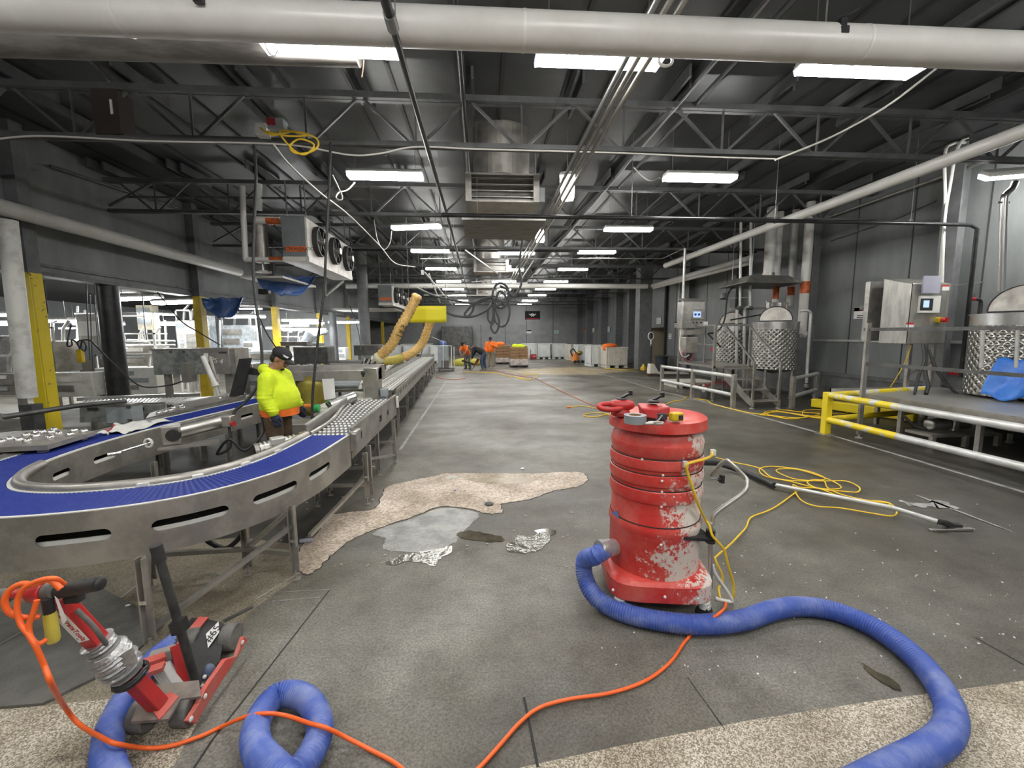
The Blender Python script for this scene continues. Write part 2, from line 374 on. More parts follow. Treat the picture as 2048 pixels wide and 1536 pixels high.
hole = [(775, 974), (810, 964), (869, 952), (904, 946), (986, 947), (1064, 947), (1150, 944), (1171, 950), (1175, 960), (1158, 972), (1134, 977), (1103, 983), (1064, 997), (1025, 1004), (1001, 1009), (1005, 1024), (978, 1028), (947, 1020), (884, 1013), (830, 1032), (775, 1050), (740, 1063), (697, 1083), (673, 1103), (650, 1122), (634, 1140), (607, 1149), (594, 1128), (602, 1096), (634, 1067), (650, 1040), (673, 1028), (712, 1024), (751, 1017), (764, 992)]
hp = rough_poly(hole, .012, 6, 3); hc = sum(hp, V((0, 0, 0))) / len(hp)
rim = []
for i in range(len(hp)):
    e = hp[(i + 2) % len(hp)] - hp[i - 2]; s = 1 if sum(hp[j].x * hp[(j + 1) % len(hp)].y - hp[(j + 1) % len(hp)].x * hp[j].y for j in range(len(hp))) > 0 else -1
    rim.append(hp[i] + V((e.y, -e.x, 0)).normalized() * s * random.uniform(.004, .014))
fpoly(rim, .0015, 5); fpoly(hp, .003, 1)
fpoly(rough_poly([(830, 1036), (884, 1016), (947, 1023), (958, 1034), (938, 1052), (922, 1070), (905, 1088), (868, 1104), (800, 1104), (768, 1098), (770, 1078), (745, 1068), (775, 1053)], .01, 5, 5), .0025, 2)
fpoly(rough_poly([(771, 1128), (800, 1112), (835, 1106), (868, 1100), (900, 1092), (906, 1102), (882, 1118), (868, 1132), (822, 1122), (790, 1130)], .012, 5, 8), .004, 3)
fpoly(rough_poly([(1012, 1098), (1038, 1070), (1062, 1076), (1080, 1064), (1102, 1072), (1080, 1100), (1040, 1106)], .014, 5, 9), .004, 3)
fpoly(rough_poly([(912, 1068), (940, 1062), (985, 1070), (1012, 1080), (985, 1084), (930, 1078)], .012, 5, 10), .0034, 4)
fpoly(rough_poly([(1068, 1062), (1100, 1058), (1112, 1066), (1090, 1074)], .008, 5, 11), .0034, 4)
fpoly(rough_poly([(928, 958), (1000, 956), (1062, 958), (1055, 966), (980, 968)], .01, 5, 12), .0042, 10)
for px, mi, jit in (([(888, 955), (905, 951), (918, 955), (905, 960)], 8, .008), ([(1800, 1003), (1850, 1006), (1880, 1003), (1918, 1017), (1885, 1018), (1862, 1013), (1838, 1016)], 6, .035), ([(1845, 997), (1850, 996), (2005, 1056), (2003, 1057)], 6, .004), ([(1730, 1330), (1800, 1372), (1790, 1380), (1735, 1345)], 4, .01)):
    fpoly(rough_poly(px, jit, 5, mi + len(px)), .0052, mi)
def strip(a, b, w, mi, z=.0028):
    a, b = G(*a), G(*b); n = V((b.y - a.y, a.x - b.x, 0)).normalized() * (w / 2); fpoly([a + n, b + n, b - n, a - n], z, mi)
strip((800, 900), (893, 762), .045, 6); strip((1198, 746), (1316, 781), .07, 6); strip((1316, 781), (1420, 806), .08, 6); strip((1420, 806), (1660, 872), .09, 6); strip((1660, 870), (2100, 1000), .06, 6)
strip((1048, 1395), (1076, 1536), .012, 5); strip((1375, 1355), (1450, 1460), .004, 5); strip((1950, 1275), (2048, 1330), .006, 5); strip((425, 1480), (360, 1580), .01, 5); strip((425, 1480), (660, 1180), .008, 5)
strip((545, 1203), (640, 1195), .010, 6); strip((510, 1200), (600, 1145), .012, 6); strip((555, 1185), (660, 1179), .004, 6)
fpoly([V(p) for p in ((-7.5, 3.3, 0), (-3.3, 2.75, 0), (-1.62, 3.1, 0), (-1.5, 4.2, 0), (-1.6, 7.2, 0), (-2.1, 18.5, 0), (-2.9, 18.5, 0), (-7.5, 12, 0))], .0009, 11)  # darker floor colour inside the conveyor loop and along the long conveyor
# exposed aggregate near the camera
fpoly([G(1040, 1536), G(1250, 1490), G(1500, 1441), G(1750, 1402), G(2048, 1362), G(2400, 1320), V((4.5, -1, 0)), V((-.5, -1, 0)), G(980, 1600)], .002, 7)
fpoly([G(345, 1536), G(400, 1440), G(440, 1330), G(495, 1228), G(560, 1180), G(605, 1152), G(615, 1115), G(600, 1090), G(480, 1075), G(200, 1100), G(-200, 1150), V((-5.5, 1.9, 0)), V((-5, .6, 0)), V((-1.2, .6, 0))], .0012, 9)
fpoly([G(345, 1536), G(398, 1440), G(330, 1400), G(250, 1395), G(80, 1412), G(-100, 1430), V((-4, .6, 0)), V((-1.2, .6, 0))], .0016, 7)
o = struct('floor', fm, floor_m)
for s_ in slots[1:]: o.data.materials.append(s_)
for p_, i_ in zip(o.data.polygons, fmi): p_.material_index = i_
# loose rubber mats under the conveyor
_m1 = MB().prism([tuple(G(*q)[:2]) for q in [(0, 1230), (170, 1160), (330, 1250), (250, 1330), (85, 1412), (-80, 1425), (-200, 1300)]], .003, .016)
solo(_m1, 'rubber_mat', mat_rub, 'dark grey rubber mat lying under the front of the curved conveyor', 'mat')
# walls -----------------------------------------------------------
wall_m = mat('grey_wall_panel', (.165, .176, .178), .5, 0, (.24, .252, .252), 1.6, lo=.35, hi=.7, stretch=(1, 1, .35), bump=.05, bscale=12)
wall_low = mat('grey_concrete_kerb', (.16, .165, .165), .6, 0, (.11, .112, .11), 2.5, bump=.1, bscale=20)
seam_m = mat('panel_seam', (.05, .052, .053), .6)
room_wall = mat('pale_room_wall', (.55, .58, .60), .5, 0, (.48, .51, .53), 1.4)
ceil_m = mat('dark_grey_deck', (.068, .071, .073), .42, .15, (.048, .050, .052), 1.2)
DY0, DY1, DZ = 20.95, 22.9, 2.12
w = MB(); w.b2((XR, YF, 0), (XR + .15, DY0, DECK)); w.b2((XR, DY1, 0), (XR + .15, YB, DECK)); w.b2((XR, DY0, DZ), (XR + .15, DY1, DECK))
wr = struct('wall_right', w, wall_m)
w = MB()
for i in range(32):
    y = YF + .8 + i * 1.38
    if y < YB and not DY0 - .3 < y < DY1 + .3: w.box((XR - .004, y, DECK / 2), (.012, .025, DECK))
struct('trim_1', w, seam_m)
struct('trim_2', MB().b2((XR - .13, YF, 0), (XR, DY0 - .5, .62)).b2((XR - .16, YF, .62), (XR, DY0 - .5, .70)), wall_low)
w = MB(); w.b2((XR - .03, YF, 1.52), (XR, 16, 1.575)); struct('trim_3', w, alu)
w = MB(); w.b2((XLL, YB, 0), (XR, YB + .15, DECK)); struct('wall_back', w, mat('hazed_back_panel', (.30, .312, .312), .55, 0, (.36, .372, .37), 1.6))  # wall colour lightened to stand in for dusty haze in the air
w = MB()
for x in (-5.2, -2.6, 0, 2.3, 4.35, 6.9): w.box((x, YB - .004, DECK / 2), (.04, .012, DECK))
struct('trim_4', w, seam_m)
struct('trim_5', MB().b2((-3, YB - .02, 2.75), (4.3, YB, DECK - .05)), mat('pale_upper_panel', (.36, .37, .37), .5))
struct('wall_front', MB().b2((XLL, YF - .15, 0), (XR, YF, DECK)), wall_m)
# upper left wall carried by the columns, open below
w = MB(); w.b2((XL - .22, YF, 2.92), (XL, YB, DECK)); struct('wall_left', w, wall_m)
struct('trim_6', MB().b2((XL - .26, YF, 2.86), (XL + .05, YB, 2.93)).b2((XL, YF, 3.02), (XL + .04, YB, 3.07)), steel_dark)
struct('wall_left_far', MB().b2((XLL - .15, YF, 0), (XLL, YB, 3.7)), room_wall)
struct('wall_left_back', MB().b2((XLL, 31.0, 0), (XL - .3, 31.15, 3.7)), room_wall)
struct('ceiling_left', MB().b2((XLL, YF, 3.6), (XL - .2, YB, 3.7)), mat('low_dark_ceiling', (.10, .10, .098), .6))
# hall ceiling with long deck seams
w = MB(); w.b2((XL - .3, YF, DECK), (XR + .2, YB, DECK + .15)); struct('ceiling', w, ceil_m)
w = MB(); x = XL + .5
i = 0
while x < XR:
    w.box((x, (YF + YB) / 2, DECK - .012), (.05, YB - YF, .03)); x += .62 if i % 2 else .9; i += 1
struct('trim_7', w, mat('deck_seam', (.035, .036, .037), .55))
# sliding door and doorway on the right wall
d = thing('door_1', None, None, (XR, DY1, 0)); d['kind'] = 'structure'
part(MB().b2((XR - .02, DY0 - .12, 0), (XR + .15, DY0, DZ + .1)).b2((XR - .02, DY1, 0), (XR + .15, DY1 + .12, DZ + .1)), 'door_frame', steel_dark, d)
part(MB().b2((XR - .11, DY0 - .1, DZ - .03), (XR - .03, DY1 + .1, 4.35)), 'door_panel', mat('grey_sliding_panel', (.19, .20, .205), .5, 0, (.15, .16, .165), 2), d)
part(MB().b2((XR - .1, DY0 - .28, .0), (XR - .02, DY0 - .16, 4.5)), 'door_track', gap_m, d)
struct('wall_passage', MB().b2((XR + .15, DY1 + .02, 0), (XR + 2.6, DY1 + .1, 2.6)).b2((XR + 2.5, DY0 - 1, 0), (XR + 2.6, DY1, 2.6)).b2((XR + .15, DY0 - 1.1, 2.5), (XR + 2.6, DY1, 2.6)), tan_m)
# columns on the walls
YC = [7.75, 11.25, 14.7, 18.1]
for i, y in enumerate(YC):
    c = MB().b2((XR - .32, y - .16, 0), (XR - .28, y + .16, DECK)).b2((XR - .28, y - .02, 0), (XR, y + .02, DECK))
    solo(c, 'steel_column', grey_col, 'grey steel column against the right wall, %s from the camera' % ORD[i], 'column', 'columns on the right wall')
for i, y in enumerate((25.2, 27.6, 31.0, 35.2, 38.6)):
    solo(MB().b2((XR - .45, y - .18, 0), (XR, y + .18, DECK)), 'wall_column', grey_col, 'grey column on the far right wall behind the white bins, %s from the doorway' % ORD[i].replace('nearest', 'first'), 'column', 'columns on the far right wall')
solo(MB().b2((7.78, 20.25, 0), (8.42, 20.85, DECK)), 'concrete_column', grey_col, 'broad grey column standing right behind the cream bin', 'column', bev=.02)
YLC = [7.85, 12.15, 16.4, 20.7, 25.0, 29.3, 33.5]
for i, y in enumerate(YLC):
    t = thing('yellow_column', 'steel column painted yellow below and grey above on the left side, %s from the camera' % ORD[i], 'column', (XL + .14, y, 0), 'yellow columns between hall and side room')
    zt = 2.86
    def sec(z0, z1, g):
        return MB().b2((XL + .01 - g, y - .11 - g, z0), (XL + .20 + g, y - .085 + g, z1)).b2((XL + .17 - g, y - .085 - g, z0), (XL + .20 + g, y + .11 + g, z1)).b2((XL + .01 - g, y - .085, z0), (XL + .04, y + .11 + g, z1))
    part(sec(.0, zt, .003), 'painted_base', yellow_p if i else yellow_worn, t, 'yellow painted lower part'); part(sec(zt, DECK, 0), 'upper_shaft', grey_col, t, 'grey upper part')
    if i == 0: part(MB().box((XL + .14, y, .02), (.45, .45, .05)), 'base_plate', yellow_p, t)
# ================================================================== ROOF TRUSSES
TY = [6.27 + 3.42 * i for i in range(10)]
PX0, PSP = -.12, 1.48
def truss_mesh():
    root = thing('roof_truss', 'x', 'truss', (0, 0, 0), 'roof trusses')
    x0, x1, zb, zt = XL + .05, XR - .05, 4.40, 4.98
    part(MB().b2((x0, -.075, zt - .01), (x1, -.008, zt + .07)).b2((x0, .008, zt - .01), (x1, .075, zt + .07)), 'top_chord', truss_m, root)
    part(MB().b2((x0, -.06, zb - .035), (x1, -.008, zb + .03)).b2((x0, .008, zb - .035), (x1, .06, zb + .03)), 'bottom_chord', truss_m, root)
    dg = {}
    k0 = int((x0 - PX0) / PSP); k = k0
    tops = [PX0 + PSP * i for i in range(-6, 8) if x0 < PX0 + PSP * i < x1]
    for i, xt in enumerate(tops):
        for s in (-1, 1):
            xb = xt + s * (PSP / 2 - .05)
            if x0 + .3 < xb < x1 - .3:
                part(MB().bar((xt + s * .05, 0, zt), (xb, 0, zb), .035, .035), 'web_diagonal', truss_m, root)
        xb = xt + PSP / 2
        if xb < x1 - .3: part(MB().bar((xb, 0, zb), (xb, 0, zt), .025, .025), 'web_post', truss_m, root)
        part(MB().box((xt - .06, -.1, zt + .19), (.035, .95, .16)).box((xt + .06, .12, zt + .19), (.035, .95, .16)), 'roof_clip', truss_m, root)
    part(MB().bar((x0, 0, zb + .1), (x0 + .9, 0, zt), .04), 'end_brace', truss_m, root)
    return root
tr0 = truss_mesh()
for i, y in enumerate(TY):
    lb = 'dark grey steel roof truss spanning the hall, %s from the camera' % ORD[i]
    if i == 0: tr0.location = (0, y, 0); tr0['label'] = lb
    else: copy_tree(tr0, (0, y, 0), label=lb)
for i, x in enumerate((-6.3, -3.4, 2.95, 5.4, 7.6)):
    solo(MB().b2((x - .03, 2, DECK - .16), (x + .03, YB, DECK - .02)), 'ceiling_purlin', truss_m, 'dark purlin running lengthwise under the deck, %s from the left wall' % ORD[i].replace('nearest', 'first'), 'purlin', 'long purlins under the deck')
solo(MB().tube([(-.19, 2.0, 4.93), (-.21, 30, 4.93)], .035, 12), 'ceiling_pipe', black_iron, 'dark lengthwise pipe through the trusses, left of the hanging air units', 'pipe', smooth=60)
# ================================================================== LAMPS
def lamp_proto(dm, name, cat):
    r = thing(name, 'x', cat, (0, 0, 0), None)
    pr = [(-.135, .0), (-.135, .03), (-.10, .06), (.10, .06), (.135, .03), (.135, .0)]
    rot = Matrix(((0, 0, 1, 0), (1, 0, 0, 0), (0, 1, 0, 0), (0, 0, 0, 1)))
    part(MB().prism(pr, -.62, .62, rot), 'housing', housing, r)
    df = [(-.128, 0.0), (-.10, -.065), (.10, -.065), (.128, 0.0)]
    part(MB().prism(df, -.60, .60, rot), 'diffuser', dm, r, 'glowing white diffuser')
    part(MB().prism([(-.135, .005), (-.105, -.07), (.105, -.07), (.135, .005)], -.63, -.605, rot), 'end_cap', clear_pl, r); part(MB().prism([(-.135, .005), (-.105, -.07), (.105, -.07), (.135, .005)], .605, .63, rot), 'end_cap', clear_pl, r)
    part(MB().bar((-.5, 0, .06), (-.5, 0, DECK - 4.48), .008).bar((.5, 0, .06), (.5, 0, DECK - 4.48), .008), 'hanger', rod_m, r)
    return r
lp = lamp_proto(lamp_on, 'ceiling_light', 'light'); used = [0]
LY = [4.4, 7.65, 11.05, 14.05, 17.7, 21.7, 25.2, 29.0, 33.2, 37.3]
def put_lamp(x, y, lab, rz=0, grp='hall ceiling lights', z=4.5):
    if not used[0]: o = lp; used[0] = 1; o.location = (x, y, z); o.rotation_euler.z = rz; o['label'] = lab
    else: o = copy_tree(lp, (x, y, z), rz, lab)
    if grp: o['group'] = grp
    return o
for i, y in enumerate(LY):
    put_lamp(-1.58 + (0.22 if i == 0 else 0), y, 'lit white ceiling light in the left row, %s from the camera' % ORD[i], math.radians(-12) if i == 2 else 0)
    put_lamp(3.88 + (.08 if i == 0 else 0), y + (-.2 if i == 1 else 0), 'lit white ceiling light in the right row, %s from the camera' % ORD[i])
for i, (y, rz) in enumerate(((4.42, 0), (8.1, math.radians(78)), (11.9, math.radians(80)), (14.33, 0), (17.9, 0), (21.7, 0), (25.4, 0), (29.2, 0))):
    put_lamp(1.21 if rz == 0 else 1.66, y, 'lit white ceiling light in the middle row by the three conduits, %s from the camera' % ORD[i], rz)
# the same rows go on over and behind the camera
for y in (1.0, -2.4):
    for x, n in ((-1.58, 'left'), (1.21, 'middle'), (3.88, 'right')):
        put_lamp(x, y, 'lit white ceiling light of the %s row %s' % (n, 'above the camera' if y > 0 else 'behind the camera'))
for i, (x, y) in enumerate(((-5.2, 2.2), (7.0, 2.0), (7.3, -2), (-5.4, -2))):
    put_lamp(x, y, 'lit white ceiling light near the %s wall %s' % ('left' if x < 0 else 'right', 'beside the camera' if y > 0 else 'behind the camera'))
# lamp on the right wall bracket
bl = put_lamp(0, 0, 'lit white lamp on the wall bracket above the right hand tank', 0, None); p = AY(2068, 342, 6.3); bl.location = p; bl.rotation_euler = (0.5, 0, -.35)
del bl['group']
for c in list(bl.children):
    if c.name.startswith('hanger'): bpy.data.objects.remove(c)
# side room lamps
sl_ = [0]
def room_lamp(px, py, Y, lab, rz=0, sc_=1.):
    o = copy_tree(lp, AY(px, py, Y), rz, lab); o['group'] = 'side room lights'; o.name = 'hanging_light'
    for c in list(o.children):
        if c.name.startswith('diffuser'): c.data = c.data.copy(); c.data.materials.clear(); c.data.materials.append(lamp_room)
        if c.name.startswith('hanger'): c.scale = (1, 1, .6)
    o.scale = (sc_, sc_, sc_); return o
for px, py, Y, lab, rz, s in ((277, 595, 13.2, 'bright lamp in the side room right of the black post', -.25, 1.15), (352, 602, 12.4, 'bright lamp in the side room left of the second yellow column', -.35, 1.2), (490, 632, 14.5, 'lit tube lamp in the side room above the man in lime', -.1, 1), (15, 628, 12, 'upper lit lamp beyond the white standing pipe', .2, 1), (20, 646, 12.5, 'lower lit lamp beyond the white standing pipe', 0, 1), (85, 640, 11.5, 'lit lamp in the side room between white pipe and yellow column', .1, 1),
    (188, 640, 12.5, 'small lit lamp just right of the nearest yellow column', .9, .8), (199, 646, 15, 'small lit lamp left of the black post', .6, 1), (600, 639, 18, 'highest lit lamp above the row of steel cabinets', 0, 1.1), (614, 645, 19, 'second lit lamp above the row of steel cabinets', 0, 1.1), (585, 650, 20, 'lit lamp behind the third yellow column', 0, 1.1), (608, 657, 16, 'lowest and longest lit lamp above the steel cabinets', -.05, 1.2), (692, 643, 21.5, 'lit lamp beside the fifth yellow column', 0, 1.3), (362, 647, 16, 'small lit lamp behind the flat steel box', .3, 1), (317, 627, 15.5, 'round looking lit lamp high in the side room', 1.2, .8), (560, 655, 22, 'faint lit lamp behind the man in lime', .2, 1)):
    room_lamp(px, py, Y, lab, rz, s)
for i, (x, y) in enumerate(((-11, 6), (-14.5, 10), (-10.5, 22.5), (-10.5, 27), (-14, 27), (-15, 19), (-15.5, 4))):  # lamps added mostly out of sight to brighten the side room
    o = copy_tree(lp, (x, y, 3.5), 0, 'lit lamp added out of sight deep in the side room, number %d from the front' % (i + 1)); o['label'] = 'lamp added out of sight deep in the side room to brighten it'; o['group'] = 'added deep side room lights'; o.name = 'hanging_light'
    for c in list(o.children):
        if c.name.startswith('hanger'): bpy.data.objects.remove(c)
# ================================================================== PIPES ABOVE
def pipe(name, label, pts, r, m, cat='pipe', n=20, group=None): return solo(MB().tube(pts, r, n), name, m, label, cat, group, smooth=60)
t = thing('hanging_pipe', 'big white jacketed pipe crossing the whole view at the top', 'pipe', (0, 3.46, 4.05))
pa, pb = V((XL + .1, 3.54, 4.075)), V((XR, 3.40, 4.05))
part(MB().tube([pa, pa.lerp(pb, .5), pb], .132, 28), 'jacket', white_pipe, t, smooth=60)
for f in (.12, .3, .47, .63, .8): q = pa.lerp(pb, f); part(MB().cyl(q - V((.012, 0, 0)), q + V((.012, 0, 0)), .1345, n=28), 'joint_band', white_pl, t, smooth=60)
for px in (412, 1672):
    q = AY(px, 40 if px < 1000 else 92, 3.4); q.z = 4.06 + .12
    part(MB().box((q.x, 3.36, 4.12), (.05, .05, .11)).bar((q.x - .05, 3.34, 4.17), (q.x + .07, 3.28, 4.21), .02).box((q.x, 3.33, 4.08), (.06, .03, .05)), 'clip', black_iron, t)
    part(MB().cyl((q.x - .05, 3.46, 4.17), (q.x - .05, 3.46, DECK), .006), 'hanger_rod', rod_m, t)
q = AY(418, 80, 4.0)
pipe('hanging_duct', 'dirty grey brown jacketed duct ending behind the top white pipe', [AY(-40, 86, 4.6) + V((0, 0, .07)), AY(715, 113, 4.6) + V((0, 0, .09))], .17, duct_m, 'duct', 24)
# left wall pipe and its drop
t = thing('insulated_pipe', 'long white jacketed pipe sloping along the left wall columns', 'pipe', (-7.3, 8, 3.7))
p0, p1 = AX(-60, 397, -7.25), AX(478, 544, -7.25)
part(MB().tube([p0 + V((0, -2, .0)), p0, p1], .125, 20), 'jacket', white_pipe, t, smooth=60); part(MB().ell(p1, .12, .10, .12), 'end_cap', dirty_white, t)
part(MB().tube([AY(14, 440, 6.55), AY(55, 795, 6.55)], .108, 20), 'drop_leg', dirty_white, t, 'scuffed white vertical leg', smooth=60)
b = AY(60, 800, 6.55); part(MB().b2((b.x - .09, 6.47, 0), (b.x + .09, 6.63, .8)), 'steel_post', steel_dark, t)
pipe('insulated_pipe', 'white jacketed pipe running high along the right wall toward the camera', [V((6.5, -1.5, AX(1690, 397, 6.5).z)), AX(1690, 397, 6.5), AX(1331, 531, 6.5)], .088, white_pipe)
pipe('insulated_pipe', 'white jacketed pipe crossing the far part of the hall', [V((-5.9, 19.3, 3.97)), V((7.75, 19.3, 3.97))], .11, white_pipe)
pipe('insulated_pipe', 'upper of two white pipes above the steel tanks ending over the doorway', [AX(1500, 517, 8.4), AX(1300, 573, 8.4)], .10, white_pipe)
pipe('insulated_pipe', 'thinner lower of two white pipes above the steel tanks', [AX(1500, 526, 8.35), AX(1307, 576, 8.35)], .06, white_pipe)
for i, (px, tp, bt, Y, r, band) in enumerate(((1536, 385, 556, 11.6, .135, None), (1553, 400, 612, 12.0, .085, (570, 598)), (1583, 395, 612, 11.8, .095, (574, 591)), (1611, 388, 668, 11.1, .115, (563, 587)))):
    t = thing('hanging_riser_pipe', ['widest white vertical pipe standing on the steel hood', 'thin white vertical pipe just right of the widest one over the hood', 'white vertical pipe with orange band behind the half moon tank lid', 'rightmost white vertical pipe with orange band beside the second tank'][i], 'pipe', AY(px, bt, Y), 'white vertical pipes over the tanks')
    a, b = AY(px - 8, bt, Y), AY(px + (3 if i else 0), tp, Y); b.x = a.x = AY(px, 560, Y).x; b.z = 5.25
    part(MB().tube([a, b], r, 18), 'jacket', white_pipe, t, smooth=60)
    if band:
        c0, c1 = AY(px, band[1], Y), AY(px, band[0], Y); part(MB().tube([V((a.x, Y, c0.z)), V((a.x, Y, c1.z))], r + .004, 18), 'orange_band', orange_band, t, smooth=60)
    if i == 0: part(MB().tube([V((a.x, Y, a.z - .0)), V((a.x, Y, a.z + .14))], r + .02, 18), 'collar', steel_dull, t, smooth=60)
    if i == 3: part(MB().tube([V((a.x, Y, a.z)), V((a.x + .1, Y - .05, a.z - .02))], .10, 14), 'elbow', white_pipe, t, smooth=60)
# black sprinkler line and conduits along the hall
t = thing('sprinkler_pipe', 'black pipe running lengthwise under the top white pipe with clamp', 'pipe', (-.57, 6, 3.85))
A = AX(772, 0, -.57); zl = 3.86
part(MB().tube([(-.57, .6, zl), (-.57, 3.1, zl)], .034, 12).tube([(-.57, 3.1, zl), (-.57, 9.1, zl + .02)], .026, 12).tube([(-.57, 9.1, zl + .02), (-.62, 24, zl + .02)], .026, 10), 'pipe_run', black_iron, t, smooth=60)
part(MB().tube([(-.57, 3.06, zl), (-.57, 3.2, zl)], .042, 12), 'coupling', rod_m, t); part(MB().tube([(-.57, 3.3, zl), (-.57, 3.3, 4.4)], .005, 6), 'hanger_rod', rod_m, t)
for y in (6.3, 9.7, 13.1, 16.5): part(MB().tube([(-.57, y, zl), (-.57, y, 4.4)], .005, 6), 'hanger_rod', rod_m, t)
for i, x in enumerate((1.39, 1.495, 1.605)):
    pipe('conduit', ['left', 'middle', 'right'][i] + ' one of three grey conduits running lengthwise over the middle lamps', [(x, .5, 4.30), (x, 6.3, 4.30), (x + .02, 9.0, 4.28), (x - .03, 30, 4.28)], .026, steel_dull if i else rod_m, 'conduit', 10, 'three lengthwise conduits')
t = thing('sprinkler_branch_pipe', 'black pipe crossing the hall just in front of the hanging drip pan', 'pipe', (2, 7.2, 3.7)); yb = 7.2
za = AY(885, 430, yb).z
part(MB().tube([(-.62, yb, za), (AY(1700, 441, yb).x, yb, za - .03), (8.86, yb, za - .05), (9.0, yb, za - .12), (9.02, yb, .9)], .034, 12), 'pipe_run', black_iron, t, smooth=60)
for px in (955, 1263, 1550, 1822): x = AY(px, 435, yb).x; part(MB().tube([(x, yb, za - .03), (x, yb, DECK - .1)], .005, 6).tube([V((x, yb, za - .02)) + V((math.cos(a) * .05, 0, math.sin(a) * .05)) for a in [i * .6 for i in range(11)]], .006, 6), 'ring_hanger', rod_m, t)
t = thing('sprinkler_cross_pipe', 'dark pipe crossing the left half above the grey evaporator', 'pipe', (-4, 9.0, 4.6))
part(MB().tube([AY(255, 394, 9.3), AY(745, 398, 9.3)], .022, 10), 'pipe_run', steel_dark, t, smooth=60)
pipe('sprinkler_cross_pipe', 'dark pipe above the evaporators further back', [AY(640, 500, 14), AY(1600, 505, 14)], .03, black_iron)
pipe('hanging_conduit', 'thin grey line crossing under the right lamps with a raised end', [AY(840, 518, 13.5), AY(1325, 517, 13.5), AY(1368, 497, 12.2), AY(1369, 600, 12.2)], .02, rod_m, 'conduit', 8)
pipe('wall_pipe', 'dark lengthwise pipe high on the left wall', [AX(100, 332, XL + .12), AX(400, 430, XL + .12)], .025, steel_dark)
pipe('wall_pipe', 'grey pipe high along the right wall under the deck', [AX(1990, 316, 9.2), AX(1640, 440, 9.2)], .03, steel_dull)
pipe('ceiling_conduit', 'thin pale conduit running lengthwise high above the right lamps', [(2.85, 1.5, 4.98), (2.85, 24, 4.98)], .016, rod_m, 'conduit', 8)
pipe('ceiling_conduit', 'darker conduit beside the thin pale one above the right lamps', [(3.12, 1.5, 5.02), (3.12, 24, 5.02)], .028, truss_m, 'conduit', 8)
pipe('wall_cable', 'dark cable slanting across the right wall above the cabinet', [AX(1662, 482, XR - .02), AX(1800, 435, XR - .02), AX(1872, 402, XR - .02)], .014, steel_dark, 'cable', 8)
# ================================================================== AIR UNITS IN THE MIDDLE
def air_unit(y, lab, s=1.):
    t = thing('ceiling_air_unit', lab, 'air unit', (.5, y, 4.6), 'hanging air units')
    x = .40
    rings = []
    for i in range(9):
        a = i / 8 * math.pi / 2; rings.append((x, y + .35 - .75 * math.sin(a) * .55, 4.72 + .75 * (1 - math.cos(a)) * .75))
    def fn(u, v):
        a = u * math.pi / 2; ang = (v - .5) * 2.6; return (x + math.sin(ang) * .50, y + .1 - .40 * math.cos(ang) - .06 * u, 4.46 + .80 * u)
    part(MB().grid(8, 16, fn), 'curved_duct', steel_dull, t, 'curved sheet steel duct', thick=.01)
    zl, zh = 3.98, 4.44
    bx = MB().b2((x - .62, y - .35, zl), (x - .52, y + .35, zh)).b2((x + .52, y - .35, zl), (x + .62, y + .35, zh)).b2((x - .62, y - .33, zh - .03), (x + .62, y + .35, zh)).b2((x - .62, y - .33, zl), (x + .62, y + .35, zl + .03)).b2((x - .52, y + .2, zl), (x + .52, y + .25, zh))
    part(bx, 'cabinet', steel_dull, t)
    for i in range(4): part(MB().box((x, y - .3, zl + .08 + i * .10), (1.04, .07, .012)), 'louver', steel, t)
    part(MB().b2((x + .63, y - .3, zl + .02), (x + .72, y + .2, zl + .25)), 'junction_box', grey_box, t)
    for sx in (-.6, .6): part(MB().bar((x + sx, y, zh), (x + sx, y, 5.2), .02), 'strap', rod_m, t)
    return t
air_unit(7.65, 'dark steel hanging air unit with louvers above the drip pan, nearest to the camera')
air_unit(15.5, 'hanging air unit with round duct and louvers, second from the camera')
air_unit(24.0, 'small looking hanging air unit far down the hall')
def pan(y, x0, x1, z, lab, dep=1.2):
    t = thing('hanging_drip_pan', lab, 'drip pan', ((x0 + x1) / 2, y, z))
    part(MB().b2((x0, y - dep / 2, z), (x1, y + dep / 2, z + .02)), 'tray', duct_m, t, 'stained underside')
    part(MB().b2((x0 - .01, y - dep / 2 - .02, z - .02), (x1 + .01, y - dep / 2, z + .08)), 'front_lip', alu, t)
    for sx in (x0 + .2, x1 - .2): part(MB().bar((sx, y, z), (sx, y, 4.9), .012), 'hanger', rod_m, t)
pan(9.15, -.32, 1.27, 3.96, 'large hanging drip pan with bright front lip and stained underside', 1.7)
# frame of light rails over the cable bundle
t = thing('hanging_rail_frame', 'tangle of aluminium rails hanging over the end of the conveyor', 'rail', (-.5, 14.5, 3.4))
for a, b in (((845, 572, 13.2), (1055, 566, 13.2)), ((825, 571, 13), (940, 573, 13)), ((850, 545, 12.5), (905, 610, 15)), ((858, 548, 12.8), (880, 605, 15.4)), ((848, 590, 14), (1010, 591, 14)), ((943, 564, 13.6), (1022, 558, 13.6)), ((1043, 558, 14), (1068, 520, 13.6)), ((930, 500, 12.4), (995, 547, 13))): part(MB().bar(AY(*a), AY(*b), .035, .03), 'rail', alu, t)
for a in ((845, 545, 12.8), (1000, 552, 13.2)): q = AY(*a); part(MB().tube([q, V((q.x, q.y, DECK - .05))], .006, 6).box(q, (.08, .06, .14)), 'hanger', rod_m, t)
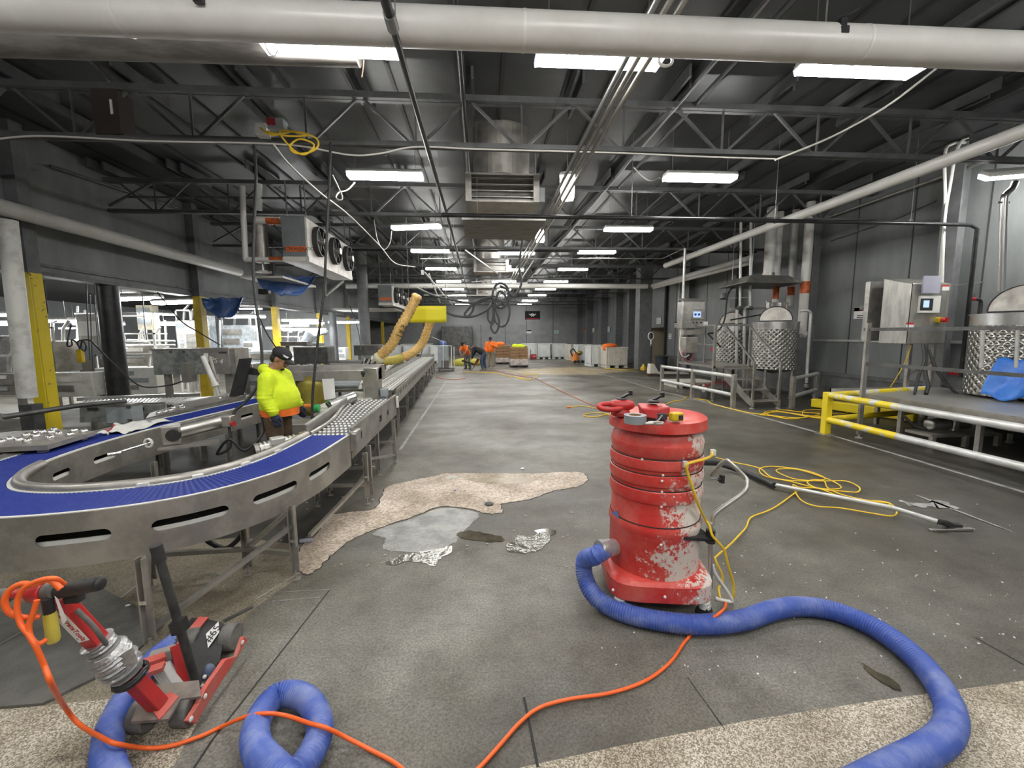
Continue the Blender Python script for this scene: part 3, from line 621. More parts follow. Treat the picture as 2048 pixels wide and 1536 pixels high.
# ================================================================== CURVED BLUE BELT CONVEYOR
ctr = cr([(-1.47, 4.06, 0), (-1.485, 3.75, 0), (-1.52, 3.35, 0), (-1.64, 2.98, 0), (-1.87, 2.70, 0), (-2.22, 2.545, 0), (-2.66, 2.50, 0), (-3.08, 2.63, 0), (-3.40, 2.98, 0), (-3.59, 3.50, 0), (-3.66, 4.15, 0), (-3.60, 4.9, 0), (-3.47, 5.8, 0), (-3.32, 6.8, 0)], 10)
PP = resample(ctr, .03); NP = len(PP); TT = [(PP[min(i + 1, NP - 1)] - PP[max(i - 1, 0)]).normalized() for i in range(NP)]
NN = [V((t.y, -t.x, 0)) for t in TT]          # points to the inside or outside of the bend
if (PP[60] + NN[60]).y > PP[60].y: NN = [-n for n in NN]
def on(i, off, z):                            # i: position along the path (in samples), off > 0 towards the outside
    i = max(0, min(NP - 1.001, i)); a = int(i); f = i - a
    return PP[a].lerp(PP[a + 1], f) + NN[a].lerp(NN[a + 1], f).normalized() * off + V((0, 0, z))
def near(p):
    return min(range(NP), key=lambda i: (PP[i] + NN[i] * .17 - V((p.x, p.y, 0))).length)
def slot_panel(i0, i1, off, z0, z1, slots):   # side panel with long rounded openings
    m = MB(); cuts = sorted(slots); cur = i0
    def quadstrip(a, b):
        k = max(1, int((b - a) / 2)); m.grid(k, 1, lambda u, v: on(a + (b - a) * u, off, z0 + (z1 - z0) * v))
    for c, half, zc, hh in cuts:
        a, b = c - half - 1, c + half + 1
        if a > cur: quadstrip(cur, a)
        hs = hh / .03; xs = [-half + hs * (1 - math.cos(math.pi / 2 * k / 6)) for k in range(7)]; xs += [-half + hs + (2 * half - 2 * hs) * k / 6 for k in range(1, 6)]; xs += [-x for x in reversed(xs[:7])]
        def hgt(x):
            e = abs(x) - (half - hs); return hh if e <= 0 else hh * math.sqrt(max(0, 1 - (e / hs) ** 2))
        cols = [(a, 0)] + [(c + x, hgt(x)) for x in xs] + [(b, 0)]
        for lo in (True, False):
            o = len(m.v)
            for s_, h_ in cols: m.v += [on(s_, off, z0 if lo else zc + h_), on(s_, off, zc - h_ if lo else z1)]
            for j in range(len(cols) - 1): m.f.append((o + 2 * j, o + 2 * j + 2, o + 2 * j + 3, o + 2 * j + 1))
        cur = b
    if cur < i1: quadstrip(cur, i1)
    return m
ZB = .80
t = thing('curved_conveyor', 'stainless U shaped curved conveyor with blue ribbed belt and slotted side panel', 'conveyor', (-2.5, 3.2, 0))
W2 = .165
b = MB(); k = 0
def belt(u, v):
    i = u * (NP - 1); return on(i, -W2 + 2 * W2 * v, ZB + (.004 if int(round(u * NB)) % 2 else -.002))
NB = NP * 2; b.grid(NB, 4, belt)
part(b, 'belt', blue_belt, t, 'blue ribbed modular belt', smooth=0, thick=.012)
for s_, nm in ((-1, 'inner'), (1, 'outer')):
    part(MB().grid(NP - 1, 1, lambda u, v: on(u * (NP - 1), s_ * (W2 + .003 + .018 * v), ZB + .004)), 'wear_strip', white_pl, t, 'white edge strip', thick=.012)
sl = []
for px, py in ((160, 1073), (380, 1034), (553, 985), (657, 944)):
    i = near(G(px, py, .655)); sl.append((i, 5.0, .665, .033))
out_end = 235
sl.append((sl[0][0] + 16, 5.0, .665, .033)); sl.append((sl[0][0] + 31, 5.0, .665, .033)); sl.append((sl[0][0] + 46, 5.0, .665, .033))
OP = slot_panel(0, NP - 1, W2 + .024, .50, ZB + .006, sl)
part(OP, 'outer_panel', steel_dull, t, 'brushed steel outer side panel with long slots', thick=.006, smooth=20)
# inner rail and inner panel, higher than the belt
IR = [on(i, -W2 - .055, ZB + .015) for i in range(0, 118, 2)]
part(MB().tube(IR, .035, 12), 'inner_guard_rail', steel_dull, t, 'rounded steel guard on the inner edge', smooth=60)
near2 = lambda p: min(range(NP), key=lambda i: (PP[i] - NN[i] * (W2 + .03) - V((p.x, p.y, 0))).length)
isl = [(near2(G(px, py, .665)), h_, .665, .030) for px, py, h_ in ((70, 952, 3.6), (146, 917, 4.4), (452, 832, 4.0), (490, 817, 4.0), (520, 806, 3.6))]
part(slot_panel(0, NP - 1, -W2 - .03, .52, ZB + .0, isl), 'inner_panel', steel_dull, t, thick=.005, smooth=20)
part(MB().grid(NP - 1, 1, lambda u, v: on(u * (NP - 1), W2 - .004, .58 + .068 * v)), 'return_strip', white_pl, t, 'white strip seen through the outer slots', thick=.01); part(MB().grid(NP - 1, 1, lambda u, v: on(u * (NP - 1), .08, .5 + .29 * v)), 'inner_shade_sheet', gap_m, t, thick=.004); part(MB().grid(NP - 1, 1, lambda u, v: on(u * (NP - 1), -W2 - .012, .58 + .078 * v)), 'inner_return_strip', white_pl, t, thick=.01)  # the middle dark sheet is added to paint the shade behind the slots
part(MB().grid(NP - 1, 1, lambda u, v: on(u * (NP - 1), -.14 + .28 * v, .765)), 'carry_bed', gap_m, t, thick=.01)
part(MB().grid(60, 1, lambda u, v: on(118 + u * (NP - 120), W2 + .02 + .07 * v, ZB + .012 + .012 * v)), 'outer_ledge', steel, t, thick=.008)
for i in (20, 33, 46, 58): q = on(i, -W2 - .01, ZB + .02); part(MB().box(q, (.06, .03, .02), math.atan2(TT[i].y, TT[i].x)), 'guide_block', white_pl, t)
def leg(x, y, h, sx=.045, foot=True):
    m = MB().b2((x - sx / 2, y - .02, .05), (x - sx / 2 + .008, y + .02, h)).b2((x - sx / 2, y + .014, .05), (x + sx / 2, y + .022, h)).b2((x + sx / 2 - .008, y - .02, .25), (x + sx / 2, y + .02, h))
    m.box((x + .01, y - .01, .004), (.05, .05, .008)).cyl((x, y, .0), (x, y, .07), .008, n=8); return m
for px, py in ((592, 1158), (302, 1300), (735, 1008)):
    q = G(px, py); part(leg(q.x, q.y, .55), 'leg', steel_dull, t)
    part(MB().box((q.x + .005, q.y - .024, .30), (.035, .006, .022)).cyl((q.x, q.y - .03, .30), (q.x, q.y - .02, .30), .008, n=6), 'leg_bolt', chrome, t)
for x, y in ((-2.35, 2.95), (-1.75, 3.05), (-1.72, 4.3), (-3.28, 2.75), (-3.2, 4.2), (-3.75, 5.0), (-3.2, 5.4), (-3.4, 6.5)): part(leg(x, y, .55), 'leg', steel_dull, t)
for a, b_ in (((-1.37, 2.99, .18), (-1.75, 3.05, .2)), ((-1.9, 2.33, .22), (-2.35, 2.95, .24)), ((-1.22, 4.33, .2), (-1.72, 4.3, .22)), ((-1.75, 3.05, .2), (-2.35, 2.95, .24)), ((-1.37, 3.0, .40), (-1.9, 2.36, .10)), ((-1.75, 3.05, .2), (-1.72, 4.3, .22)), ((-1.42, 3.35, .14), (-1.22, 4.2, .3))): part(MB().bar(a, b_, .03), 'brace', steel_dull, t)
r0, r1, r2, r3 = G(190, 872, .815), G(235, 850, .815), G(345, 842, .815), G(262, 866, .815)
rg_ = thing('rag', 'white rag with a red end lying across the far blue belt', 'cloth', r0)
def rag_fn(u, v): p = r0.lerp(r3, v).lerp(r1.lerp(r2, v), u); return p + V((.03 * math.sin(v * 9 + u * 4), 0, .016 + .013 * math.sin(u * 9 + v * 14) + .01 * math.sin(v * 31)))
part(MB().grid(14, 22, rag_fn), 'cloth_sheet', dirty_white, rg_, smooth=60, thick=.004)
part(MB().grid(6, 4, lambda u, v: rag_fn(u * .5 + .2, v * .18) + V((0, 0, .006))), 'red_end', crate_red, rg_, 'red end of the rag', smooth=60, thick=.003)
# drive at the end of the bend
mt = thing('gear_motor', 'beige steel gear motor with round black fan on the inner side of the far belt', 'motor', AY(385, 880, 4.6))
q = AY(385, 862, 4.5)
part(MB().cyl(q + V((-.14, -.02, .0)), q + V((.22, .25, .07)), .075, n=20), 'motor_body', steel, mt, smooth=50)
part(MB().box(q + V((-.17, -.05, -.02)), (.16, .14, .2), .5), 'gearbox', steel_dull, mt, bev=.015)
part(MB().cyl(q + V((-.10, -.12, -.01)), q + V((-.085, -.16, -.01)), .062, n=20), 'fan_cap', rubber, mt)
part(MB().box(q + V((.25, .2, .06)), (.1, .1, .12)), 'terminal_box', steel_dull, mt, bev=.01); part(MB().cyl(q + V((.31, .15, .04)), q + V((.35, .12, .04)), .025, n=10), 'red_knob', red_m, mt)
part(MB().box(q + V((.0, -.05, -.13)), (.5, .2, .02), .45), 'motor_shelf', steel_dull, mt)
cable('motor_cable', 'black cable looping below the beige gear motor', [q + V((.25, .2, .0)), q + V((.27, .15, -.22)), q + V((.16, .1, -.28)), q + V((.3, .1, -.12)), q + V((.42, .15, -.26)), q + V((.55, .3, -.1)), q + V((.55, .3, .1))], .014, black_cord)
q = AY(250, 905, 3.6)
a, b_ = AY(228, 907, 3.75), AY(300, 885, 4.05)
rod = thing('tension_rod', 'steel tension rod with white bracket on the inner conveyor panel', 'rod', a)
part(MB().cyl(a, b_, .012, n=8).cyl(a - V((.03, .03, 0)), a + V((.03, .03, .0)), .018, n=8), 'rod', chrome, rod)
part(MB().tube([b_ + V((math.cos(x) * .035, -.02, math.sin(x) * .04)) for x in [i * .7 for i in range(10)]], .010, 6), 'bracket', white_pl, rod, 'white plastic bracket')
m2 = thing('finned_motor', 'grey finned motor beside the inner guard just before the wheel section', 'motor', AY(548, 905, 4.3)); q = AY(540, 902, 4.25)
for j in range(9): f = j / 8; c = q + V((-.1 + .24 * f, .0 + .2 * f, .01 + .03 * f)); part(MB().cyl(c, c + V((.014, .011, 0)), .075, n=18), 'cooling_fin', alu, m2)
part(MB().cyl(q + V((-.1, 0, .01)), q + V((.22, .25, .05)), .065, n=18), 'motor_body', steel, m2); part(MB().cyl(q + V((-.13, -.02, .005)), q + V((-.10, 0, .01)), .078, n=20), 'fan_cover', steel_dull, m2)
part(MB().cyl(q + V((-.137, -.026, .005)), q + V((-.131, -.021, .005)), .055, n=16), 'fan_grille', rubber, m2); part(MB().box(q + V((.05, .06, .09)), (.13, .12, .07), .6), 'terminal_box', alu, m2, bev=.01)
part(MB().cyl(q + V((.2, .22, .07)), q + V((.36, .36, .1)), .06, n=18), 'reducer', chrome, m2)
# ---------------------------------------------------------------- skate wheel section
t = thing('skate_wheel_conveyor', 'short steel conveyor bed full of white skate wheels right after the blue bend', 'conveyor', (-1.55, 5.2, 0))
def sk(u, v): # u across 0..1 left to right, v along
    y = 4.08 + 2.32 * v; xl = -1.66 - .24 * v; xr = -1.30 - .03 * v
    return V((xl + (xr - xl) * u, y, ZB))
def bowed(u, v): return sk(u, v) + V((.05 * math.sin(v * math.pi * 2) * (1 - u) * .8, 0, 0))
part(MB().grid(2, 12, lambda u, v: sk(u, v) + V((0, 0, -.010))), 'bed', steel_dark, t, thick=.008)
wheel = None; cnt = 0; rest = MB()
for r_ in range(18):
    for c_ in range(8):
        p = bowed(.08 + c_ * .12, .02 + r_ * .0555)
        if cnt < 100:
            if wheel is None:
                wheel = part(MB().cyl(V((-.011, 0, 0)), V((.011, 0, 0)), .020, n=12).xf(Matrix.Translation(ORG[t.name])), 'skate_wheel', white_pl, t, smooth=50); wheel.location = p - ORG[t.name] - V((0, 0, .012))
            else:
                w_ = wheel.copy(); COL.objects.link(w_); w_.location = p - ORG[t.name] - V((0, 0, .012))
            cnt += 1
        else: rest.cyl(p + V((-.011, 0, -.012)), p + V((.011, 0, -.012)), .024, n=10)
part(rest, 'skate_wheels', white_pl, t, smooth=50)['kind'] = 'stuff'
rp = MB(); a, b_ = sk(1, 0) + V((.02, 0, 0)), sk(1, 1) + V((.02, 0, 0))
hol = []
def rs(s, z): p = a.lerp(b_, s); return V((p.x, p.y, z))
segs = [0, .10, .17, .52, .58, .72, .76, 1]
for i in range(len(segs) - 1):
    s0, s1 = segs[i], segs[i + 1]
    if i % 2 == 0: rp.grid(2, 1, lambda u, v: rs(s0 + (s1 - s0) * u, .56 + .30 * v))
    else: rp.grid(1, 1, lambda u, v: rs(s0 + (s1 - s0) * u, .56 + .11 * v)).grid(1, 1, lambda u, v: rs(s0 + (s1 - s0) * u, .75 + .11 * v))
part(rp, 'right_side_panel', steel_dull, t, thick=.006); part(MB().bar(rs(0, .865), rs(1, .865), .035, .012), 'right_rail_lip', steel, t)
lg = MB().grid(14, 1, lambda u, v: sk(0, u) + V((-.03, 0, -.2 + .30 * v))); part(lg, 'left_guard', steel_dull, t, thick=.012); part(MB().bar(sk(0, 0) + V((-.03, 0, .11)), sk(0, 1) + V((-.03, 0, .11)), .03, .014), 'left_rail_lip', alu, t)
part(MB().tube([bowed(0.0, v / 14) + V((.0, 0, .02)) for v in range(15)], .022, 10), 'wavy_guide', steel, t, 'wavy steel side guide')
part(MB().box(sk(1, .98) + V((.05, 0, -.04)), (.03, .08, .17)), 'white_cover', white_pl, t, 'small white cover on the panel end', bev=.008)
part(MB().box(sk(1, .0) + V((.05, .05, -.06)), (.07, .16, .2)), 'bearing_box', steel, t, bev=.01)
part(MB().cyl(sk(1, .0) + V((.05, -.05, .02)), sk(1, .0) + V((.09, -.05, .02)), .018, n=8), 'bolt', chrome, t)
for px, py in ((790, 925), (742, 1000), (757, 950)):
    q = G(px, py); part(leg(q.x, q.y, .6), 'leg', steel_dull, t)
for q in ((-1.75, 5.7), (-1.70, 4.6)): part(leg(q[0], q[1], .6), 'leg', steel_dull, t)
part(MB().bar((-1.2, 4.6, .3), (-1.72, 4.6, .3), .03), 'brace', steel_dull, t); part(MB().bar((-1.22, 5.74, .3), (-1.75, 5.7, .3), .03), 'brace', steel_dull, t)
part(MB().bar((-1.22, 5.72, .12), (-1.30, 4.5, .42), .03), 'brace', steel_dull, t)
# ---------------------------------------------------------------- long roller conveyor
t = thing('long_roller_conveyor', 'long straight steel roller conveyor with square holes running down the hall', 'conveyor', (-1.8, 13, 0))
A0, A1 = V((-1.50, 7.4, 0)), V((-2.10, 18.9, 0)); dr = (A1 - A0).normalized(); nl = V((-dr.y, dr.x, 0)) # nl points left
def lc(s, off, z): return A0.lerp(A1, s) + nl * off + V((0, 0, z))
part(MB().grid(1, 1, lambda u, v: lc(u, .02 + .52 * v, .78)), 'bed', steel_dark, t, thick=.01)
for j in range(8): part(MB().grid(60, 1, lambda u, v: lc(u, .05 + j * .062 + .045 * v, .81 + (.006 if int(round(u * 60)) % 2 else 0))), 'roller_strip', white_pl if j % 3 else alu, t, thick=.012)
sp_ = MB(); n = 46
for i in range(n):
    s0, s1, s2 = i / n, (i + .62) / n, (i + 1) / n
    sp_.grid(1, 1, lambda u, v: lc(s0 + (s1 - s0) * u, 0, .55 + .27 * v)); sp_.grid(1, 1, lambda u, v: lc(s1 + (s2 - s1) * u, 0, .55 + .14 * v)); sp_.grid(1, 1, lambda u, v: lc(s1 + (s2 - s1) * u, 0, .765 + .055 * v))
part(sp_, 'side_panel', steel_dull, t, thick=.006); part(MB().bar(lc(0, -.005, .825), lc(1, -.005, .825), .03, .012), 'side_lip', steel, t)
part(MB().grid(1, 1, lambda u, v: lc(u, .56, .6 + .33 * v)), 'left_guard', steel_dull, t, thick=.02); part(MB().bar(lc(0, .56, .93), lc(1, .56, .93), .05, .015), 'left_guard_lip', steel, t)
for i in range(9):
    s = .02 + i * .12
    for off in (.02, .52): q = lc(s, off, 0); part(leg(q.x, q.y, .6), 'leg', steel_dull, t)
    part(MB().bar(lc(s, .02, .25), lc(s, .52, .25), .03), 'brace', steel_dull, t); part(MB().bar(lc(s, .02, .45), lc(s + .05, .02, .12), .02), 'brace', steel_dark, t)
part(MB().b2(lc(1, .0, .80), lc(1.005, .56, .95)), 'end_stop', steel, t)
# control box and cable at its far end
q = lc(.86, .56, .97); s_ = thing('junction_box', 'small black box with cable at the far end of the roller conveyor', 'box', q); part(MB().box(q, (.12, .1, .1)), 'box_body', rubber, s_)
cable('hanging_cable', 'black cable hanging from the banner to the far conveyor end', [AY(840, 714, 17), AY(848, 690, 16.5), AY(851, 668, 16), AY(847, 650, 15.5), AY(846, 610, 15), AY(846, 575, 14.5)], .014, black_cord)
# ---------------------------------------------------------------- cream belts between the conveyors
t = thing('cream_belt_conveyor', 'cream flat belt conveyor descending behind the man, beside the wheel bed', 'conveyor', (-2.3, 7, 0))
c0, c1 = AY(668, 818, 6.0), AY(745, 785, 7.4); c2 = AY(905 - 60, 735, 13.5)
def cb(u, v): p = c0.lerp(c1, u); return p + V((-.30 + .55 * v, 0, .0))
part(MB().grid(6, 2, cb), 'belt', cream_belt, t, 'cream belt', thick=.05); part(MB().cyl(cb(0, 0) + V((0, 0, -.05)), cb(0, 1) + V((0, 0, -.05)), .06, n=16), 'nose_roller', cream_belt, t)
part(MB().grid(1, 1, lambda u, v: V((-2.95 + .85 * v - .75 * u, 7.5 + 6.5 * u, .80 + .05 * u))), 'rear_belt', cream_belt, t, 'long rear cream belt', thick=.05)
for i in range(3): p = V((-2.5 - i * .12, 7.6 + i * .5, .86)); part(MB().cyl(p + V((-.35, 0, 0)), p + V((.3, 0, 0)), .05, n=14), 'roller', grey_box, t)
wv = MB().grid(1, 1, lambda u, v: V((-3.05 - .8 * u, 6.9 + 5 * u, .72 + .26 * v))); part(wv, 'far_side_panel', steel_dull, t, thick=.01)
for i in range(4): p = V((-3.05 - .8 * (i * .07 + .05), 6.9 + 5 * (i * .07 + .05), .88)); part(MB().box(p + V((.01, -.006, 0)), (.02, .12, .07), .1), 'panel_hole', gap_m, t)
for x, y in ((-2.5, 6.3), (-2.0, 6.4), (-3.0, 9), (-3.3, 12)): part(leg(x, y, .7), 'leg', steel_dull, t)
p = AY(628, 816, 5.9); part(MB().cyl(p, p + V((.07, 0, 0)), .05, n=16), 'green_end_cap', green_pl, t, 'green round end cap'); part(MB().cyl(p + V((-.1, 0, .03)), p + V((0, 0, .03)), .03, n=12).ell(p + V((-.12, 0, .03)), .035, .03, .03), 'amber_knob', orange_mac, t, 'amber knob'); part(MB().tube([p + V((-.04, 0, .02)), p + V((.0, .0, -.06)), p + V((.02, 0, .05))], .02, 8), 'valve', steel_dark, t)
p = AY(668, 808, 5.8); part(MB().cyl(p + V((-.06, .0, -.03)), p + V((.2, .25, .06)), .085, n=20), 'motor', chrome, t, 'polished drum motor'); part(MB().cyl(p + V((-.065, -.005, -.035)), p + V((-.06, 0, -.03)), .07, n=18), 'motor_mouth', steel_dark, t)
bx = AY(585, 850, 5.6); solo(MB().box((bx.x + .05, 5.75, .34), (.42, .4, .55)), 'steel_bin', steel_dull, 'plain steel box on the floor right behind the man in lime', 'box', bev=.01)
# steel control arch
t = thing('control_arch', 'stainless machine arch with sloped top standing between wheel bed and long conveyor', 'machine', AY(745, 835, 6.75))
p0, p1 = AY(727, 741, 6.75), AY(760, 832, 6.75)
prof = [(p0.x, p0.z), (p0.x - .0, p0.z), (p1.x - .02, p0.z + .10), (p1.x, p0.z + .06), (p1.x + .02, .56), (p0.x, .56)]
Mx = Matrix(((1, 0, 0, 0), (0, 0, 1, 0), (0, 1, 0, 0), (0, 0, 0, 1)))
part(MB().b2((p0.x, 6.72, .5), (p1.x, 7.0, p0.z + .04)), 'upright', steel, t, bev=.012)
l0 = AY(545, 745, 7.0)
part(MB().prism([(6.78, p0.z - .16), (6.78, p0.z + .0), (6.9, p0.z + .07), (7.2, p0.z + .07), (7.2, p0.z - .16)], l0.x, p1.x, Matrix(((0, 0, 1, 0), (1, 0, 0, 0), (0, 1, 0, 0), (0, 0, 0, 1)))), 'crossbeam', steel_dull, t, bev=.008)
part(MB().b2((l0.x, 6.85, .0), (l0.x + .12, 7.1, p0.z - .1)), 'rear_post', steel_dull, t)
hx = AY(726, 748, 6.6); part(MB().cyl((hx.x, 6.62, .62), (hx.x, 6.62, hx.z), .012, n=10), 'lever', chrome, t); part(MB().lathe([(.012, -.045), (.03, .0), (.034, .03), (.02, .045)], 16, hx), 'lever_knob', rubber, t, 'black lever knob')
part(MB().b2((p1.x + .02, 6.72, .78), (p1.x + .12, 6.9, .92)), 'plug', grey_box, t, bev=.02); part(MB().b2((p1.x + .04, 6.75, .55), (p1.x + .11, 6.86, .78)), 'clear_bottle', clear_pl, t)
g0, g1 = AY(597, 752, 6.9), AY(652, 828, 6.9)
def gd(u, v): a = (u - .5) * 2.2; return V(((g0.x + g1.x) / 2 + .28 * math.sin(a), 7.0 - .22 * math.cos(a), g1.z + (g0.z - g1.z) * v))
solo(MB().grid(18, 4, gd), 'curved_guard', drum_yellow, 'mustard yellow curved guard sheet below the arch beam beside the man', 'guard', thick=.01, smooth=60)
pp = [AY(644, 758, 6.5), AY(668, 757, 6.5), AY(671, 796, 6.5), AY(649, 800, 6.5)]
solo(MB().add(pp, [(0, 1, 2, 3)]), 'paper_sheet', label_w, 'white sheet of paper fixed right of the mustard guard', 'paper', thick=.004)
# ================================================================== SIDE ROOM MACHINES
def cabinet(px0, py0, px1, py1, Y, D, lab, m=steel_stain, legs=True, name='steel_cabinet'):
    a, b = AY(px0, py1, Y), AY(px1, py0, Y); t = thing(name, lab, 'cabinet', ((a.x + b.x) / 2, Y + D / 2, 0))
    part(MB().b2((a.x, Y, a.z), (b.x, Y + D, b.z)), 'body', m, t, bev=.01)
    part(MB().b2((a.x - .01, Y - .012, b.z - .02), (b.x + .01, Y + D, b.z + .008)), 'top_lip', steel_dull, t)
    if legs:
        for x in (a.x + .1, b.x - .14): part(MB().b2((x, Y + .08, 0), (x + .08, Y + .16, a.z)), 'stand_leg', steel_dull, t)
    return t, a, b
t, a, b = cabinet(308, 697, 456, 750, 7.6, .45, 'long flat spotted steel box on a stand with chalk marks')
part(MB().b2((b.x, 7.62, a.z), (b.x + .10, 8.05, b.z)), 'end_face', steel_dull, t); x_ = b.x - .22
part(MB().b2((b.x - .45, 7.59, a.z + .0), (b.x - .0, 7.6, b.z)), 'door', mat('brown_steel', (.36, .33, .31), .45, .5, (.28, .26, .25), 4), t, 'browner steel door')
part(MB().b2((b.x - .4, 7.585, b.z - .22), (b.x - .33, 7.589, b.z - .08)), 'sticker', label_w, t); text('PS 4', t, label_w, frame((b.x - .19, 7.58, b.z - .21), (1, 0, -.2), (0, 0, 1)), .12)
part(MB().b2((b.x - .14, 7.56, b.z - .07), (b.x - .02, 7.6, b.z - .05)), 'latch', steel_dark, t)
for fx in (.25, .42): part(MB().cyl((a.x + (b.x - a.x) * fx, 7.585, b.z - .05), (a.x + (b.x - a.x) * fx, 7.6, b.z - .05), .022, n=12), 'bolt', steel_dark, t)
part(MB().b2((a.x + .58, 7.4, a.z - .12), (a.x + .68, 7.62, a.z + .22)), 'bracket', steel_dull, t)
q = AY(405, 712, 7.0); q2 = AY(428, 765, 7.0); q3 = AY(440, 800, 7.0)
t = thing('spray_lance', 'white handled spray lance standing in front of the flat steel box', 'lance', AY(440, 810, 7))
part(MB().cyl(q, q2, .032, .038, n=12), 'handle', white_pl, t); part(MB().cyl(q2, q2 + (q2 - q).normalized() * .06, .05, n=12), 'collar', white_pl, t); part(MB().tube(cr([q2, q3, AY(441, 815, 7)]), .022, 10), 'tube', mat('beige_tube', (.5, .48, .42), .5), t)
p2 = AY(419, 713, 7.1); solo(MB().cyl(p2, AY(432, 760, 7.1), .026, n=10).cyl(AY(432, 760, 7.1), AY(446, 815, 7.1), .012, n=8), 'spray_lance', steel_dull, 'darker lance right of the white handled one', 'lance')
cabinet(588, 694, 655, 728, 10.8, .5, 'dark steel cabinet right behind the cap of the man in lime', steel_dark)
cabinet(561, 684, 613, 692, 12.5, .4, 'low steel cabinet further behind the man', steel_dull)
cabinet(708, 690, 757, 711, 13.5, .5, 'dark steel cabinet left of the large yellow hose', steel_dark)
t, a, b = cabinet(213, 809, 262, 848, 6.2, .2, 'light grey plastic junction box with dark latches left of the long blue belt', grey_box, False, 'junction_box')
for dz in (.05, .24): part(MB().box((b.x - .03, 6.19, a.z + dz), (.05, .02, .03)), 'latch', steel_dark, t)
# black tarped post and grey posts
for (px, y0, y1, Y, r, lab, m) in ((226, 566, 795, 9.6, .19, 'black wrapped round post in the side room', black_iron), (668, 640, 722, 20, .17, 'grey round post left of the fifth yellow column', grey_col), (728, 560, 715, 17.0, .20, 'broad grey post above the hose mouth', grey_col)):
    a = AY(px, (y0 + y1) / 2, Y); solo(MB().cyl((a.x, Y, 0), (a.x, Y, 2.85 if px != 728 else DECK), r, n=20), 'round_post', m, lab, 'post', smooth=60)
# chrome ball transfer tables
def ball_table(pts, Yh, lab, balls):
    c = sum([G(*p, Yh) for p in pts], V((0, 0, 0))) / len(pts)
    t = thing('ball_transfer_table', lab, 'table', (c.x, c.y, 0))
    poly = [tuple(G(*p, Yh)[:2]) for p in pts]; part(MB().prism(poly, Yh - .04, Yh), 'table_top', steel_dull, t)
    for q in poly: q = V((q[0], q[1], 0)).lerp(V((c.x, c.y, 0)), .2); part(MB().box((q.x, q.y, (Yh - .04) / 2), (.05, .05, Yh - .04)), 'leg', steel_dull, t)
    for p in balls: q = G(*p, Yh); part(MB().ell((q.x, q.y, Yh + .012), .032, .032, .03), 'ball', chrome, t, smooth=70)
    return t
ball_table([(-60, 905), (0, 895), (95, 890), (190, 862), (120, 858), (30, 862), (-80, 875)], .88, 'steel table set with chrome balls at the left edge beside the blue belt', [(19, 882), (37, 884), (55, 886), (52, 874), (72, 876), (84, 868), (102, 868), (100, 879), (117, 871), (107, 863), (148, 865), (168, 866), (140, 873), (72, 868), (2, 887)])
ball_table([(292, 836), (400, 811), (490, 791), (470, 783), (380, 802), (300, 826)], .81, 'steel table with chrome balls on the far side of the blue belt', [(318, 828), (342, 823), (365, 818), (346, 818), (330, 826), (458, 792), (468, 789), (478, 789), (487, 790), (440, 798), (362, 814)])
a, b = V((-5.2, 4.9, .86)), AY(287, 806, 6.6); t = thing('guide_pipe', 'dark steel pipe rail crossing in front of the white standing pipe', 'rail', AY(0, 838, 5.0))
part(MB().tube([AY(-120, 852, 4.9), AY(0, 835, 5.1), AY(150, 812, 5.6), AY(250, 802, 6.3)], .03, 12), 'pipe_rail', steel_dark, t, smooth=60); part(MB().cyl(AY(0, 835, 5.1) - V((.02, 0, 0)), AY(0, 835, 5.1) + V((.03, 0, 0)), .045, n=12), 'rail_clamp', chrome, t)
# silver roller conveyor behind
t = thing('silver_roller_conveyor', 'silver flat roller conveyor passing behind the yellow column at the left', 'conveyor', AY(270, 800, 6.9))
a, b = AY(150, 800, 7.2), AY(440, 796, 7.6)
part(MB().bar(AY(155, 798, 7.4), AY(400, 789, 8.2), .09, .06), 'rear_side', steel, t); part(MB().bar(AY(160, 812, 6.9), AY(330, 806, 7.0), .05, .04), 'front_side', steel, t)
for i in range(26): f = i / 25; part(MB().cyl(AY(163 + 190 * f, 811 - 4 * f, 7.0), AY(170 + 200 * f, 802 - 6 * f, 7.45), .022, n=8), 'roller', alu, t)
for px in (180, 300, 370): q = AY(px, 815, 7.1); part(MB().b2((q.x, 7.08, 0), (q.x + .05, 7.14, q.z)), 'leg', steel_dull, t)
part(MB().add([AY(160, 815, 6.85), AY(330, 808, 6.85), AY(330, 840, 6.85), AY(160, 845, 6.85)], [(0, 1, 2, 3)]), 'skirt_panel', steel_stain, t, thick=.01)
for px in (185, 278): part(MB().box(AY(px, 818, 6.83), (.14, .02, .045)), 'panel_slot', gap_m, t)
t = thing('silver_roller_conveyor', 'short run of bright rollers under the flat steel box', 'conveyor', AY(410, 815, 7.2))
for i in range(14): f = i / 13; part(MB().cyl(AY(355 + 75 * f, 806 - 7 * f, 7.0), AY(378 + 72 * f, 798 - 6 * f, 7.6), .022, n=8), 'roller', alu, t)
part(MB().bar(AY(350, 810, 6.95), AY(440, 803, 6.95), .05, .06), 'side_rail', alu, t)
part(MB().bar(AY(400, 812, 7.1), AY(400, 812, 7.1) - V((0, 0, .85)), .05), 'leg', steel_dull, t)
